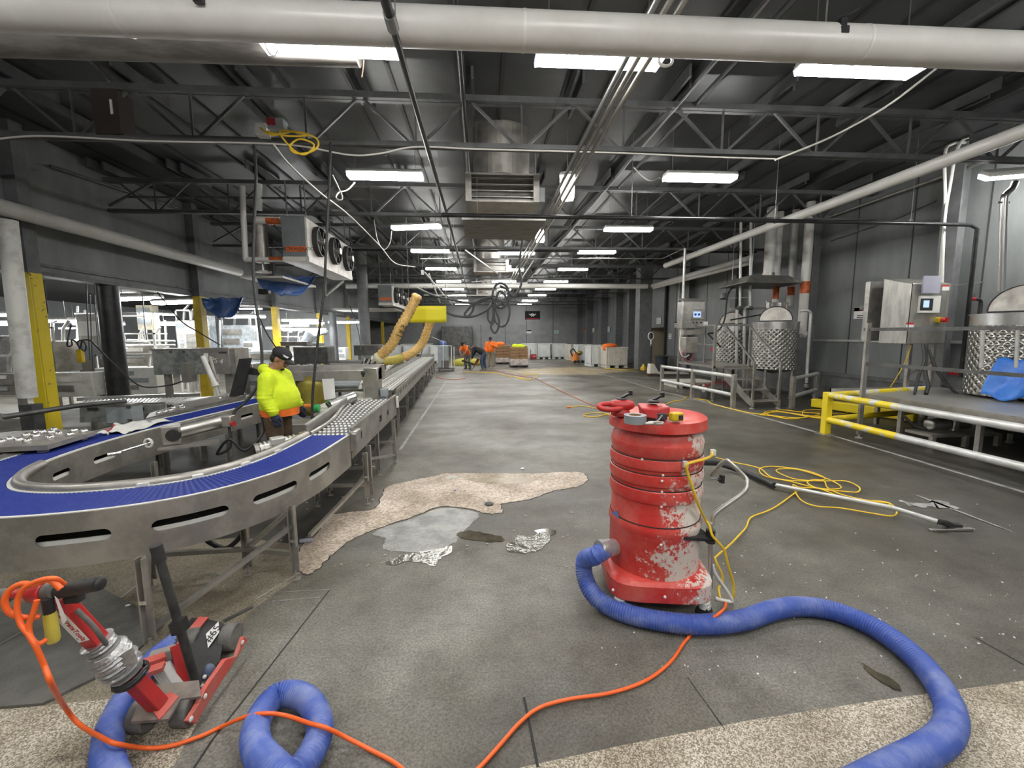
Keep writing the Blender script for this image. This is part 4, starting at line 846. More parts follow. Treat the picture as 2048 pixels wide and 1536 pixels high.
# machines further in, seen between the columns
rnd = random.Random(4)
def machine(px0, py0, px1, py1, Y, lab, m, extra=0, D=.8, name='packing_machine'):
    a, b = AY(px0, py1, Y), AY(px1, py0, Y); t = thing(name, lab, 'machine', ((a.x + b.x) / 2, Y + D / 2, 0)); W = b.x - a.x; H = b.z - a.z
    part(MB().b2((a.x, Y, max(.25, a.z)), (b.x, Y + D, b.z)), 'housing', m, t, bev=.015)
    for x in (a.x + .06, b.x - .06):
        for y in (Y + .06, Y + D - .06): part(MB().b2((x - .03, y - .03, 0), (x + .03, y + .03, max(.25, a.z))), 'leg', steel_dull, t)
    n = 2 + extra
    for i in range(n): z = b.z - H * (.12 + .8 * i / n); part(MB().b2((a.x + W * .06, Y - .02, z - H * .5 / n), (b.x - W * (.1 + .3 * rnd.random()), Y, z)), 'panel', rnd.choice([white_pl, steel_dull, grey_box, steel]), t)
    if extra:
        for k in range(extra + 1): x = a.x + W * (k + .5) / (extra + 1); part(MB().tube([(x, Y + D / 2, b.z), (x + .05, Y + D / 2, b.z + .25 + .25 * rnd.random()), (x + .2, Y + D / 2, b.z + .5)], .035, 8), 'duct', alu, t, smooth=60)
        part(MB().b2((a.x, Y + .05, b.z + .3), (b.x, Y + .09, b.z + .34)), 'rail', alu, t); part(MB().b2((a.x, Y + D - .09, b.z + .3), (b.x, Y + D - .05, b.z + .34)), 'rail', alu, t)
        for x in (a.x, b.x - .04): part(MB().b2((x, Y + .05, b.z), (x + .04, Y + .09, b.z + .34)), 'rail_post', alu, t)
    return t
L_ = 'side room machine '
machine(70, 745, 182, 795, 9.2, 'pale scuffed board panel machine behind the nearest yellow column', dirty_white, 0, .3)
machine(165, 628, 197, 745, 11.5, 'tall narrow grey cabinet machine right of the nearest yellow column', steel_dull, 0, .6)
machine(70, 682, 104, 745, 11, 'grey housing seen between white pipe and yellow column', steel_dull, 1, .8)
machine(250, 690, 308, 735, 12.5, 'machine with two grey screens left of the flat steel box', steel_dull, 1, .6)
machine(195, 735, 310, 790, 11.2, 'low white framed machine behind the black post', white_pl, 1, .6)
machine(276, 610, 303, 660, 15.2, 'cream vertical panel high in the side room', mat('cream_panel', (.62, .57, .42), .5), 0, .3)
machine(355, 640, 380, 700, 14.5, 'white ladder like frame machine above the flat steel box', steel, 1, .5)
machine(372, 652, 398, 695, 14, 'brown grey chute machine left of the second yellow column', steel_dull, 0, .5)
machine(395, 630, 412, 700, 15.5, 'pale tall machine right at the second yellow column', film_m, 0, .5)
machine(447, 650, 500, 720, 16, 'film wrapped pale machine with gauges behind the second column', film_m, 1, .8)
machine(488, 682, 508, 712, 15.2, 'white switch panel machine left of the man', white_pl, 0, .4)
machine(500, 702, 560, 745, 13.6, 'low plastic wrapped machine behind the man shoulders', film_m, 0, .6)
machine(455, 728, 505, 790, 10, 'grey low machine with dark front behind the lime hoodie', steel_dull, 0, .6)
machine(560, 690, 600, 728, 16.5, 'pale machine behind the man cap', steel, 1, .6)
machine(675, 695, 690, 720, 22, 'white box machine behind the grey post', white_pl, 0, .6)
machine(610, 686, 640, 692, 15, 'blue grey bench machine right of the third column', grey_box, 0, .4)
machine(-30, 745, 40, 790, 8.6, 'low grey machine at the far left edge', steel_dull, 1, .6)
machine(500, 740, 560, 800, 8.6, 'low steel infeed machine hidden behind the man', steel_dull, 0, .5)
machine(655, 722, 760, 745, 9.5, 'low dark steel table machine under the hose mouth', steel_dark, 0, .6)
a = AY(-10, 725, 10.5); solo(MB().cyl((a.x - 1.0, 10.5, a.z), (a.x + .75, 10.3, a.z), .62, n=30), 'tumbler_drum', steel_dark, 'large dark drum at the far left behind the white pipe', 'drum', smooth=60)
# black monitors
for (p, Y, lab) in (([(478, 718), (500, 716), (484, 790), (458, 796)], 6.9, 'black slanted screen panel left of the man'), ([(500, 735), (522, 742), (522, 752), (488, 748)], 7.0, 'small black slanted plate right behind the lime hoodie')):
    solo(MB().add([AY(*q, Y) for q in p] + [AY(*q, Y) + V((0, .06, 0)) for q in p], [(0, 1, 2, 3), (7, 6, 5, 4), (0, 4, 5, 1), (1, 5, 6, 2), (2, 6, 7, 3), (3, 7, 4, 0)]), 'black_screen', rubber, lab, 'screen')
# film wrapped robot arm, ladder, frames, boxes
q = [AY(608, 690, 16), AY(622, 668, 16), AY(640, 662, 16.2), AY(650, 664, 16.4)]
t = thing('wrapped_robot_arm', 'robot arm wrapped in clear film beside the fourth yellow column', 'robot', AY(612, 700, 16)); part(MB().limb(q, [.16, .2, .16, .12], 10), 'arm', film_m, t, smooth=60); part(MB().cyl(V((q[0].x, 16, 0)), q[0], .22, n=14), 'pedestal', film_m, t)
t = thing('step_ladder', 'white step ladder standing deep in the side room', 'ladder', AY(366, 690, 13)); a0, a1 = AY(357, 657, 13), AY(372, 690, 13)
for x in (a0.x, a1.x): part(MB().bar((x, 13, a0.z), (x, 12.9, 0), .04), 'rail', white_pl, t)
for i in range(7): z = .2 + i * (a0.z - .2) / 6.5; part(MB().bar((a0.x, 12.95, z), (a1.x, 12.95, z), .035), 'rung', white_pl, t)
cable('hanging_coil', 'white cable coil hung between the white pipe and the yellow column', [AY(88 + 16 * math.cos(i * .63), 726 + 15 * math.sin(i * .63), 9.0) for i in range(22)], .012, white_cord)
# pipe frames with hanging rods in the side room
t = thing('overhead_pipe_rack', 'rack of pale pipes and rods hanging in the side room', 'pipe rack', AY(250, 640, 12))
for a, b_ in (((150, 627, 12), (275, 627, 12)), ((150, 680, 12), (300, 686, 12)), ((170, 620, 12), (170, 700, 12)), ((155, 612, 12.5), (155, 720, 12.5)), ((250, 690, 13), (350, 690, 13)), ((255, 680, 13), (350, 682, 13)), ((292, 660, 13), (292, 700, 13)), ((330, 640, 13.5), (333, 700, 13.5)), ((318, 640, 13.5), (320, 700, 13.5)), ((245, 632, 14), (300, 632, 14)), ((520, 700, 15), (510, 620, 15)), ((440, 700, 15), (440, 640, 15))): part(MB().tube([AY(*a), AY(*b_)], .03, 8), 'pipe_run', alu, t, smooth=60)
for i, (px, y0, y1, Y) in enumerate(((172, 560, 720, 10), (180, 590, 770, 10.5), (188, 565, 690, 11), (285, 590, 680, 12), (66, 580, 760, 10), (203, 575, 660, 9.5))):
    cable('hanging_cable', 'thin dark line hanging in the side room, %s from the left' % ['second', 'third', 'fourth', 'sixth', 'first', 'fifth'][i], [AY(px, y0, Y), AY(px + 3, (y0 + y1) / 2, Y), AY(px + 8, y1, Y)], .012, grey_cord, group='thin lines in the side room')
# ================================================================== EVAPORATORS
def evaporator(x1, y0, y1, z0, z1, w, lab, writing=None):
    t = thing('ceiling_evaporator', lab, 'evaporator', (x1 - w / 2, y0, z0), 'evaporators on the left side')
    part(MB().b2((x1 - w, y0, z0 + .12), (x1 - .03, y1, z1)), 'housing', cabinet_grey, t, bev=.01)
    part(MB().b2((x1 - .03, y0, z0 + .1), (x1, y1, z1 - .03)), 'fan_face', evap_white, t, 'white fan face')
    part(MB().b2((x1 - w, y0, z0 + .02), (x1 + .01, y1, z0 + .12)), 'drain_pan', evap_white, t, 'white drain pan')
    n = 3; L = y1 - y0
    for i in range(n):
        yc = y0 + L * (i + .55) / n; zc = (z0 + .12 + z1) / 2
        R = Matrix.Translation((x1, yc, zc)) @ Matrix.Rotation(math.pi / 2, 4, 'Y')
        f = part(MB().lathe([(.31, 0), (.31, .11), (.285, .11), (.285, .0)], 28, M=R, close=False), 'fan_ring', rubber, t, smooth=50)
        part(MB().cyl((x1 + .0, yc, zc), (x1 + .01, yc, zc), .285, n=28), 'fan_mouth', black_iron, f)
        part(MB().cyl((x1 + .02, yc, zc), (x1 + .17, yc, zc), .07, n=14), 'fan_motor', steel_dull, f); part(MB().cyl((x1 + .17, yc, zc), (x1 + .18, yc, zc), .075, n=14), 'motor_cap', white_pl, f)
        for k in range(6):
            a = k * math.pi / 3; part(MB().bar((x1 + .1, yc + .06 * math.cos(a), zc + .06 * math.sin(a)), (x1 + .1, yc + .29 * math.cos(a), zc + .29 * math.sin(a)), .012), 'guard_spoke', steel_dark, f)
    part(MB().b2((x1 - w * .86, y0 - .006, z0 + .21), (x1 - .04, y0, z0 + .32)), 'orange_label', orange_band, t, 'orange label strip')
    if writing: text(writing, t, ink, frame((x1 - w * .45, y0 - .009, z0 + .265), (1, 0, 0), (0, 0, 1)), .085)
    for yy in (y0 + .2, y1 - .2):
        for xx in (x1 - w + .05, x1 - .08): part(MB().bar((xx, yy, z1), (xx, yy, 4.9), .02), 'hanger_rod', rod_m, t)
    return t
evaporator(-3.47, 9.0, 11.9, 3.25, 4.16, .50, 'grey evaporator unit with three fans and orange label high on the left', 'EFGIC EVAPORATOR')
evaporator(-3.47, 17.1, 20.1, 2.95, 3.75, .55, 'second evaporator unit behind the yellow hose', None)
# pipes into the evaporator, shelf, tarp
t = thing('insulated_pipe', 'white right angled pipes with red bands feeding the grey evaporator', 'pipe', AY(490, 515, 9.2))
part(MB().tube([AY(484, 372, 9.2), AY(491, 518, 9.2)], .055, 14).tube([AY(489, 519, 9.2), AY(568, 519, 9.2)], .05, 14), 'jacket', white_pipe, t, smooth=60); part(MB().tube([AY(540, 518.5, 9.2), AY(566, 518.5, 9.2)], .053, 14), 'red_band', orange_band, t, smooth=60)
part(MB().tube([AY(512, 440, 9.25), AY(562, 441, 9.25)], .075, 14), 'upper_jacket', white_pipe, t, smooth=60); part(MB().tube([AY(534, 441, 9.25), AY(562, 442, 9.25)], .078, 14), 'red_band', orange_band, t, smooth=60)
part(MB().tube([AY(517, 368, 9.3), AY(517, 420, 9.3)], .07, 14), 'stub', dirty_white, t, smooth=60)
t = thing('accumulator_vessel', 'grey vertical vessel with round foot beside the evaporator pipes', 'vessel', AY(527, 550, 9.4)); q = AY(527, 545, 9.4); part(MB().cyl(q + V((0, 0, .2)), q + V((0, 0, 1.1)), .13, n=18), 'tank', steel_dull, t, smooth=60); part(MB().cyl(q + V((0, 0, 0)), q + V((0, 0, .03)), .16, n=18), 'foot', steel_dull, t); part(MB().cyl(q, q + V((0, 0, .2)), .03, n=10), 'stem', chrome, t)
a, b = AY(486, 556, 9.0), AY(625, 546, 10.4); solo(MB().b2((a.x, 8.9, a.z - .01), (-3.95, 10.6, a.z + .03)), 'hanging_pan', evap_white, 'pale drip sheet below the evaporator with the blue tarp', 'drip pan')
def tarp(px0, px1, ytop, depth, Y, D, lab, m, folds=5):
    a, b = AY(px0, ytop, Y), AY(px1, ytop, Y + D)
    def fn(u, v):
        p = a.lerp(b, u); sag = depth * (math.sin(math.pi * min(1, u * 1.05)) ** .6) * v; return p + V((.04 * math.sin(u * 17 + v * 3), .25 * math.sin(math.pi * v) * .6 + .05 * math.sin(u * 11), -sag - .02 * math.sin(u * 23)))
    solo(MB().grid(30, 8, fn), 'hanging_tarp', m, lab, 'tarp', thick=.006, smooth=60)
tarp(512, 634, 553, .42, 9.0, 1.3, 'blue tarp sagging below the evaporator drip sheet', blue_tarp_dull)
tarp(402, 487, 596, .55, 11.6, 1.0, 'blue tarp hanging behind the second yellow column', blue_tarp_dull)
_a, _b = AY(62, 560, 9.4), AY(96, 628, 9.4); solo(MB().grid(16, 4, lambda u, v: V((_a.x + (_b.x - _a.x) * u, 9.4 + .03 * math.sin(u * 22), _a.z + (_b.z - _a.z) * v))), 'hanging_curtain', mat('navy_curtain', (.016, .02, .10), .75), 'dark blue curtain hanging left of the nearest yellow column', 'curtain', thick=.006, smooth=60)
solo(MB().b2((-3.6, 19.8, 2.86), (-6.2, 18.2, 2.93)), 'hanging_pan', evap_white, 'pale drip sheet below the second evaporator', 'drip pan')
a, b = AY(655, 648 - 50, 9.4), AY(691, 561, 10.2)
solo(MB().bar(AY(650, 592, 9.6), AY(686, 562, 10.5), .05).bar(AY(650, 592, 9.6), AY(650, 560, 9.6), .04), 'hanging_bracket', steel_dark, 'black angled brace under the end of the evaporator', 'bracket')
t = thing('wall_camera', 'small black camera box on the upper left wall under the blue tarp', 'camera', AX(530, 584, XL + .2)); q = AX(530, 584, XL + .3); part(MB().box(q, (.3, .3, .18)), 'camera_body', rubber, t); part(MB().cyl(q + V((.15, -.05, 0)), q + V((.19, -.06, 0)), .06, n=12), 'lens', white_pl, t)
# two hanging cables in front, electric boxes on the first truss
cable('hanging_cable', 'thick black cable hanging down to the far belt motor left of the man', [AY(508, 290, 6.1), AY(512, 360, 6.0), AY(507, 480, 5.9), AY(508, 570, 5.8), AY(519, 660, 5.6), AY(524, 720, 5.5), AY(515, 770, 5.4), AY(490, 805, 5.3), AY(470, 822, 5.2), AY(466, 850, 5.1)], .018, rubber)
cable('hanging_cable', 'thick black cable hanging right of the man down to the cream belt', [AY(661, 285, 6.2), AY(658, 380, 6.1), AY(652, 500, 6.0), AY(648, 580, 6.0), AY(636, 680, 5.9), AY(626, 780, 5.8), AY(624, 845, 5.75)], .018, rubber)
cable('hanging_cable', 'thin black cable slanting from the beam edge down to the flat steel box', [AY(315, 585, 8.5), AY(360, 640, 8.2), AY(400, 666, 8.0), AY(440, 690, 7.8)], .010, black_cord)
cable('hanging_cable', 'thin black cable slanting down behind the man cap', [AY(510, 612, 8.0), AY(530, 660, 7.6), AY(555, 700, 7.2)], .010, black_cord)
cable('hanging_cable', 'thin black cable from the fourth column to the dark cabinet', [AY(700, 612, 14), AY(716, 660, 13.5), AY(722, 700, 13)], .012, black_cord)
cable('cable_loop', 'black cable bundle tied to the nearest yellow column', [AY(142, 650, 7.5), AY(136, 678, 7.4), AY(135, 692, 7.4), AY(144, 690, 7.4), AY(143, 680, 7.4), AY(152, 684, 7.4), AY(160, 695, 7.4), AY(165, 682, 7.4), AY(172, 692, 7.4), AY(168, 702, 7.4), AY(155, 684, 7.4), AY(178, 680, 7.4), AY(190, 690, 7.5), AY(215, 715, 7.6), AY(260, 758, 7.6), AY(290, 774, 7.6), AY(340, 770, 7.5), AY(372, 760, 7.5)], .012, black_cord)
t = thing('pendant_control', 'yellow hanging push button box right of the nearest yellow column', 'control box', AY(161, 720, 7.6)); a = AY(161, 712, 7.6); part(MB().box(a, (.09, .06, .22)), 'button_box', yellow_p, t, bev=.01); part(MB().tube(cr([a + V((0, 0, .1)), a + V((-.01, 0, .25))]), .01, 8), 'lead', black_cord, t)
q = AY(565, 262, 6.2); t = thing('hanging_junction_box', 'pair of white junction boxes with coiled yellow cord on the first truss', 'junction box', q)
part(MB().box(AY(526, 262, 6.15), (.14, .12, .15)), 'socket_box', white_pl, t); part(MB().box(AY(556, 252, 6.2), (.2, .15, .14)), 'grey_box', grey_box, t); part(MB().box(AY(545, 246, 6.15), (.1, .1, .08)), 'red_box', crate_red, t)
cable('hanging_cable_coil', 'yellow cord coiled on the first truss beside the white boxes', [AY(520, 255, 6.1), AY(545, 270, 6.05), AY(590, 263, 6.05), AY(630, 275, 6.05), AY(636, 292, 6.05), AY(618, 305, 6.05), AY(590, 306, 6.05), AY(580, 292, 6.05), AY(600, 278, 6.05), AY(628, 290, 6.05), AY(610, 309, 6.05), AY(585, 298, 6.05), AY(560, 262, 6.05), AY(615, 270, 6.05), AY(575, 272, 6.05), AY(530, 262, 6.05)], .012, yellow_cord)
t = thing('hanging_transformer', 'rusty dark box with conduit hanging from the first truss at the left', 'box', AY(228, 260, 6.3)); a = AY(228, 232, 6.3); part(MB().box(a, (.32, .25, .55)), 'case', mat('rusty_box', (.035, .025, .022), .6), t); part(MB().box(a + V((.08, -.13, .05)), (.03, .01, .18)), 'strip_label', label_w, t); part(MB().tube(cr([a + V((.04, 0, .27)), AY(215, 160, 6.3), AY(180, 120, 6.0), AY(140, 95, 5.6)]), .03, 10), 'flex_conduit', rod_m, t, smooth=60)
# ================================================================== HOSES, BANNER, CABLE BUNDLE
def duct_hose(name, lab, pts, r, m, rib=.09, depth=.20, m2=None):
    p = resample(cr(pts, 14), rib / 2); rs = [r * (1 + (depth if i % 2 else -depth) * .5 + random.uniform(-.02, .02)) for i in range(len(p))]
    return solo(MB().tube(p, r, 20, rs=rs), name, m, lab, 'hose', smooth=80)
h = [AY(835, 590, 9.2), AY(818, 625, 9.3), AY(800, 655, 9.3), AY(783, 690, 9.4), AY(764, 708, 9.5), AY(752, 722, 9.6)]
H1 = duct_hose('ventilation_hose', 'large tan fabric hose slanting down to the conveyor with black letters', h, .105, hose_yel)
for ch, f in (('E', .40), ('R', .455), ('I', .505)):
    p = V(h[1]).lerp(V(h[3]), (f - .2) * 1.7); dv = (V(h[3]) - V(h[1])).normalized(); p = AY(*{'E': (806, 654), 'R': (801, 663), 'I': (797, 671), 'N': (792, 681)}[ch], 9.17)
    text(ch, H1, ink, frame(p, dv, V((.95, .1, .55))), .15)
duct_hose('ventilation_hose', 'tan and olive hose curving below the banner behind the large one', [AY(862, 640, 10.6), AY(855, 660, 10.6), AY(845, 685, 10.5), AY(826, 705, 10.3), AY(802, 716, 10.2)], .10, hose_yel)
duct_hose('ventilation_hose', 'olive hose end lying behind the mouth of the large tan hose', [AY(803, 716, 10.2), AY(785, 721, 10.0), AY(765, 722, 9.9)], .10, hose_olive)
duct_hose('hose_cuff', 'pale olive cuff at the lower end of the large tan hose', [AY(760, 714, 9.45), AY(749, 724, 9.5)], .125, mat('pale_cuff', (.50, .48, .33), .6))
t = thing('manifold', 'cluster of small black and chrome valves below the hose mouth', 'valve', AY(738, 728, 9.3))
for i in range(7): a = AY(722 + i * 4, 732 - (i % 3) * 3, 9.2); part(MB().cyl(a, a + V((.06, 0, .1 + .04 * (i % 2))), .022, n=8), 'valve', chrome if i % 2 else rubber, t)
a, b = AY(818, 612, 9.8), AY(893, 645, 9.8); bn = thing('hanging_banner', 'plain yellow banner hanging beside the tan hose', 'banner', (a.x, 9.8, b.z)); part(MB().grid(12, 4, lambda u, v: V((a.x + (b.x - a.x) * u, 9.8 + .03 * math.sin(u * 9), b.z + (a.z - b.z) * v))), 'cloth', sign_yel, bn, thick=.006, smooth=60); part(MB().tube([(a.x, 9.8, a.z), (a.x, 9.8, 4.4)], .005, 6).tube([(b.x, 9.8, a.z), (b.x, 9.8, 4.4)], .005, 6), 'cord', rod_m, bn)
cb_ = lambda *p: [AY(x, y, 11) for x, y in p]
BG = 'grey cable bundle under the middle lamps'
cable('hanging_cable', 'grey cable sagging from the tan hose top to the coil', cb_((835, 577), (870, 592), (925, 604), (945, 606), (965, 600), (985, 595)), .03, grey_cord)
cable('hanging_cable', 'lower grey cable sagging from the banner to the coil', cb_((885, 620), (905, 630), (930, 634), (950, 632), (972, 621), (985, 609)), .03, grey_cord)
cable('hanging_cable', 'grey cable twisted along the upper one with a small loop', cb_((985, 592), (962, 604), (947, 607), (935, 620), (929, 629), (936, 632), (945, 622), (950, 606), (970, 596), (984, 597)), .028, grey_cord)
cable('hanging_coil', 'upper round coil of grey cable', cb_(*[(1001.5 + 16.5 * math.cos(i * .6), 591 + 25 * math.sin(i * .6)) for i in range(12)]), .03, grey_cord)
cable('hanging_coil', 'lower long loops of grey cable under the coil', cb_((985, 605), (976, 620), (977, 640), (986, 647), (988, 630), (986, 608), (990, 640), (1003, 653), (1014, 645), (1019, 625), (1015, 600), (1000, 582), (992, 600), (985, 640), (982, 655), (990, 666), (997, 655), (998, 640), (992, 620), (988, 600)), .028, grey_cord)
cable('hanging_cable', 'grey cable rising from the coil up to the ceiling', cb_((1000, 572), (1015, 580), (1022, 590), (1030, 592), (1040, 575), (1043, 560), (1039, 540), (1040, 515), (1045, 480)), .03, grey_cord)
cable('hanging_coil', 'small middle coil of grey cable tied inside the bundle', cb_((1000, 580), (1010, 590), (1013, 602), (1005, 605), (995, 612), (990, 600), (996, 590)), .026, grey_cord)
# long thin cables on the trusses
yt = 6.2
cable('hanging_truss_cable', 'thin pale cable draped along the first truss', [AY(-60, 285, yt), AY(70, 272, yt), AY(250, 280, yt), AY(340, 283, yt), AY(500, 286, yt), AY(600, 292, yt), AY(700, 310, yt), AY(760, 307, yt), AY(830, 294, yt), AY(950, 298, yt), AY(1100, 302, yt), AY(1240, 306, yt), AY(1400, 313, yt), AY(1550, 318, yt)], .012, white_cord)
cable('hanging_truss_cable', 'white cable swooping down from the right ceiling to the first truss', [AY(1875, 135, 4.9), AY(1780, 208, 5.2), AY(1700, 255, 5.6), AY(1640, 284, 6.0), AY(1550, 320, 6.15)], .014, white_cord)
cable('hanging_cable', 'white cable sagging from the junction boxes to the far lamps at left', [AY(548, 290, 6.1), AY(580, 330, 6.6), AY(640, 385, 7.4), AY(700, 432, 8.6), AY(760, 492, 10.5), AY(790, 526, 12), AY(830, 534, 13)], .013, white_cord)
cable('hanging_lamp_cable', 'white lead hanging from the left lamp of the second row', [AY(710, 365, 7.65), AY(695, 380, 7.6), AY(678, 385, 7.5), AY(672, 395, 7.4), AY(680, 400, 7.4), AY(684, 392, 7.4), AY(665, 350, 7.2)], .012, white_cord)
cable('hanging_lamp_cable', 'white lead hanging from the tilted left lamp', [AY(783, 462, 11), AY(780, 485, 11), AY(768, 499, 11), AY(755, 480, 11), AY(748, 440, 11)], .012, white_cord)
cable('hanging_lamp_cable', 'white coil of lead beside the nearest middle lamp', [AY(1331 + 14 * math.cos(i * .65), 121 + 11 * math.sin(i * .65), 4.2) for i in range(14)], .014, white_cord)
cable('hanging_lamp_cable', 'thin white lead looping at the end of the dirty duct', [AY(525, 72, 4.1), AY(535, 100, 4.1), AY(548, 112, 4.1), AY(556, 100, 4.1)], .006, white_cord)
cable('hanging_string', 'short frayed string below the nearest left lamp', [AY(728, 105, 4.3), AY(727, 130, 4.3), AY(724, 155, 4.3)], .005, mat('string', (.4, .25, .18), .7))
cable('hanging_lamp_cable', 'white lead curving from the right lamp of the second row', [AY(1320, 356, 7.3), AY(1300, 361, 7.4), AY(1285, 352, 7.6), AY(1268, 335, 7.9)], .012, white_cord)
# ================================================================== RIGHT SIDE: TANKS AND PLATFORMS
def dimple_mat(name, sc_):
    m = mat(name, (.52, .51, .48), .28, .9); nt = m.node_tree; N = nt.nodes; L = nt.links; uv = N.new('ShaderNodeUVMap')
    w1 = []
    for k, ang in enumerate((math.pi / 4, -math.pi / 4)):
        mp = N.new('ShaderNodeMapping'); mp.inputs['Rotation'].default_value = (0, 0, ang); mp.inputs['Scale'].default_value = (sc_, sc_, 1); L.new(uv.outputs[0], mp.inputs[0])
        wv = N.new('ShaderNodeTexWave'); wv.inputs['Scale'].default_value = 1.; L.new(mp.outputs[0], wv.inputs['Vector']); w1.append(wv.outputs['Fac'])
    ml = N.new('ShaderNodeMath'); ml.operation = 'MULTIPLY'; L.new(w1[0], ml.inputs[0]); L.new(w1[1], ml.inputs[1])
    bp = N.new('ShaderNodeBump'); bp.inputs['Strength'].default_value = 1.; bp.inputs['Distance'].default_value = .035; L.new(ml.outputs[0], bp.inputs['Height']); L.new(bp.outputs[0], N['Principled BSDF'].inputs['Normal'])
    return m
dim_m = dimple_mat('dimpled_steel', 3.6)
def tank(x, y, z0, z1, r, lab, lid=True):
    t = thing('steel_tank', lab, 'tank', (x, y, 0), 'dimpled steel tanks')
    zt = z1 - .17
    o = part(MB().lathe([(r, z0), (r, zt)], 48, (x, y, 0), close=False), 'dimpled_jacket', dim_m, t, 'dimpled steel jacket', smooth=60)
    uv = o.data.uv_layers.new(name='UVMap')
    for l in o.data.loops:
        c = o.data.vertices[l.vertex_index].co; a = math.atan2(c.y, c.x)
        uv.data[l.index].uv = (a * r, c.z)
    for p in o.data.polygons:   # keep the seam continuous
        us = [uv.data[i].uv[0] for i in p.loop_indices]
        if max(us) - min(us) > math.pi * r:
            for i in p.loop_indices:
                if uv.data[i].uv[0] < 0: uv.data[i].uv[0] += 2 * math.pi * r
    part(MB().lathe([(r + .004, zt), (r + .004, z1), (r + .02, z1), (r + .02, z1 + .02), (r - .03, z1 + .02)], 48, (x, y, 0), close=False), 'top_band', chrome, t, smooth=40)
    part(MB().lathe([(r - .02, z1 - .01), (r - .03, z1 + .015)], 40, (x, y, 0)), 'deck', steel_dull, t)
    part(MB().lathe([(.05, z0 - .14), (r * .6, z0 - .08), (r - .01, z0), (r, z0 + .01)], 40, (x, y, 0)), 'bottom_cone', steel_dull, t, smooth=60)
    for k in range(4): a = k * math.pi / 2 + .6; part(MB().cyl((x + r * .85 * math.cos(a), y + r * .85 * math.sin(a), 0.03), (x + r * .85 * math.cos(a), y + r * .85 * math.sin(a), z0 + .05), .035, n=12).cyl((x + r * .85 * math.cos(a), y + r * .85 * math.sin(a), 0), (x + r * .85 * math.cos(a), y + r * .85 * math.sin(a), .03), .05, n=12), 'leg', steel_dull, t)
    if lid:
        dx, dy = V((x, y, 0)).normalized().x, V((x, y, 0)).normalized().y; sx, sy = dy, -dx    # lid stands across the line of sight of the passage
        n = 20; ring = [(r * .70 * math.cos(math.pi * i / n), r * .78 * math.sin(math.pi * i / n)) for i in range(n + 1)]
        c = V((x, y, z1 + .07)); vs = [c + V((sx * a, sy * a, b * .86)) + V((dx, dy, 0)) * (.12 * b) for a, b in ring]
        part(MB().add(vs + [v + V((dx, dy, 0)) * .02 for v in vs], [tuple(range(n + 1)), tuple(range(2 * n + 1, n, -1))] + [(i, i + 1, n + 2 + i, n + 1 + i) for i in range(n)] + [(n, 0, n + 1, 2 * n + 1)]), 'open_lid', steel_dull, t, 'half round open lid')
        part(MB().tube([v + V((0, 0, .0)) for v in vs], .012, 8), 'lid_rim', rubber, t); part(MB().bar(vs[0] - V((0, 0, .02)), vs[-1] - V((0, 0, .02)), .03, .03), 'hinge_bar', black_iron, t)
    return t
T2 = tank(7.98, 10.9, .80, 2.03, .55, 'larger looking dimpled steel tank with half moon lid right of the stairs')
T1 = tank(7.72, 12.45, .80, 2.0, .50, 'dimpled steel tank partly hidden behind the white riser pipes')
T3 = tank(8.74, 6.15, .72, 2.02, .62, 'dimpled steel tank with blue tarp at the right edge')
def tarp_fn(u, v):
    a = -2.9 + 2.0 * u; r = .66 + .10 * v + .05 * math.sin(u * 21 + v * 4) * v; return V((8.74 + r * math.cos(a) - .18 * v * (1 - u), 6.15 + r * math.sin(a), 1.33 - (.55 + .06 * math.sin(u * 9)) * v + .02 * math.sin(u * 30)))
solo(MB().grid(50, 14, tarp_fn), 'tank_tarp', blue_tarp, 'bright blue plastic tarp wrapped round the right hand tank', 'tarp', thick=.006, smooth=70)
for k, (dx, r) in enumerate(((-.62, .03), (.05, .03))): pass
# pipes on T3 side
t = thing('riser_pipe', 'polished steel pipe rising from the right hand tank to the bracket lamp', 'pipe', AY(2003, 580, 6.3))
pts = [AY(2003, 582, 6.1), AY(2005, 500, 6.1), AY(2008, 405, 6.1), AY(2013, 388, 6.1), AY(2024, 378, 6.1), AY(2030, 366, 6.15)]
part(MB().tube(cr(pts, 6), .045, 14), 'pipe_run', chrome, t, smooth=60); q = AY(2006, 405, 6.1); part(MB().bar(q - V((.1, 0, 0)), q + V((.1, 0, 0)), .025), 'clamp', steel, t)
for i, (px, a, b_) in enumerate(((1966, 660, 735), (2036, 650, 735))): solo(MB().cyl(AY(px, a, 5.45), AY(px - 4, b_, 5.45), .022, n=10), 'sight_pipe', alu, ['left', 'right'][i] + ' thin bright pipe on the front of the tank with the blue tarp', 'pipe', 'thin tank pipes')
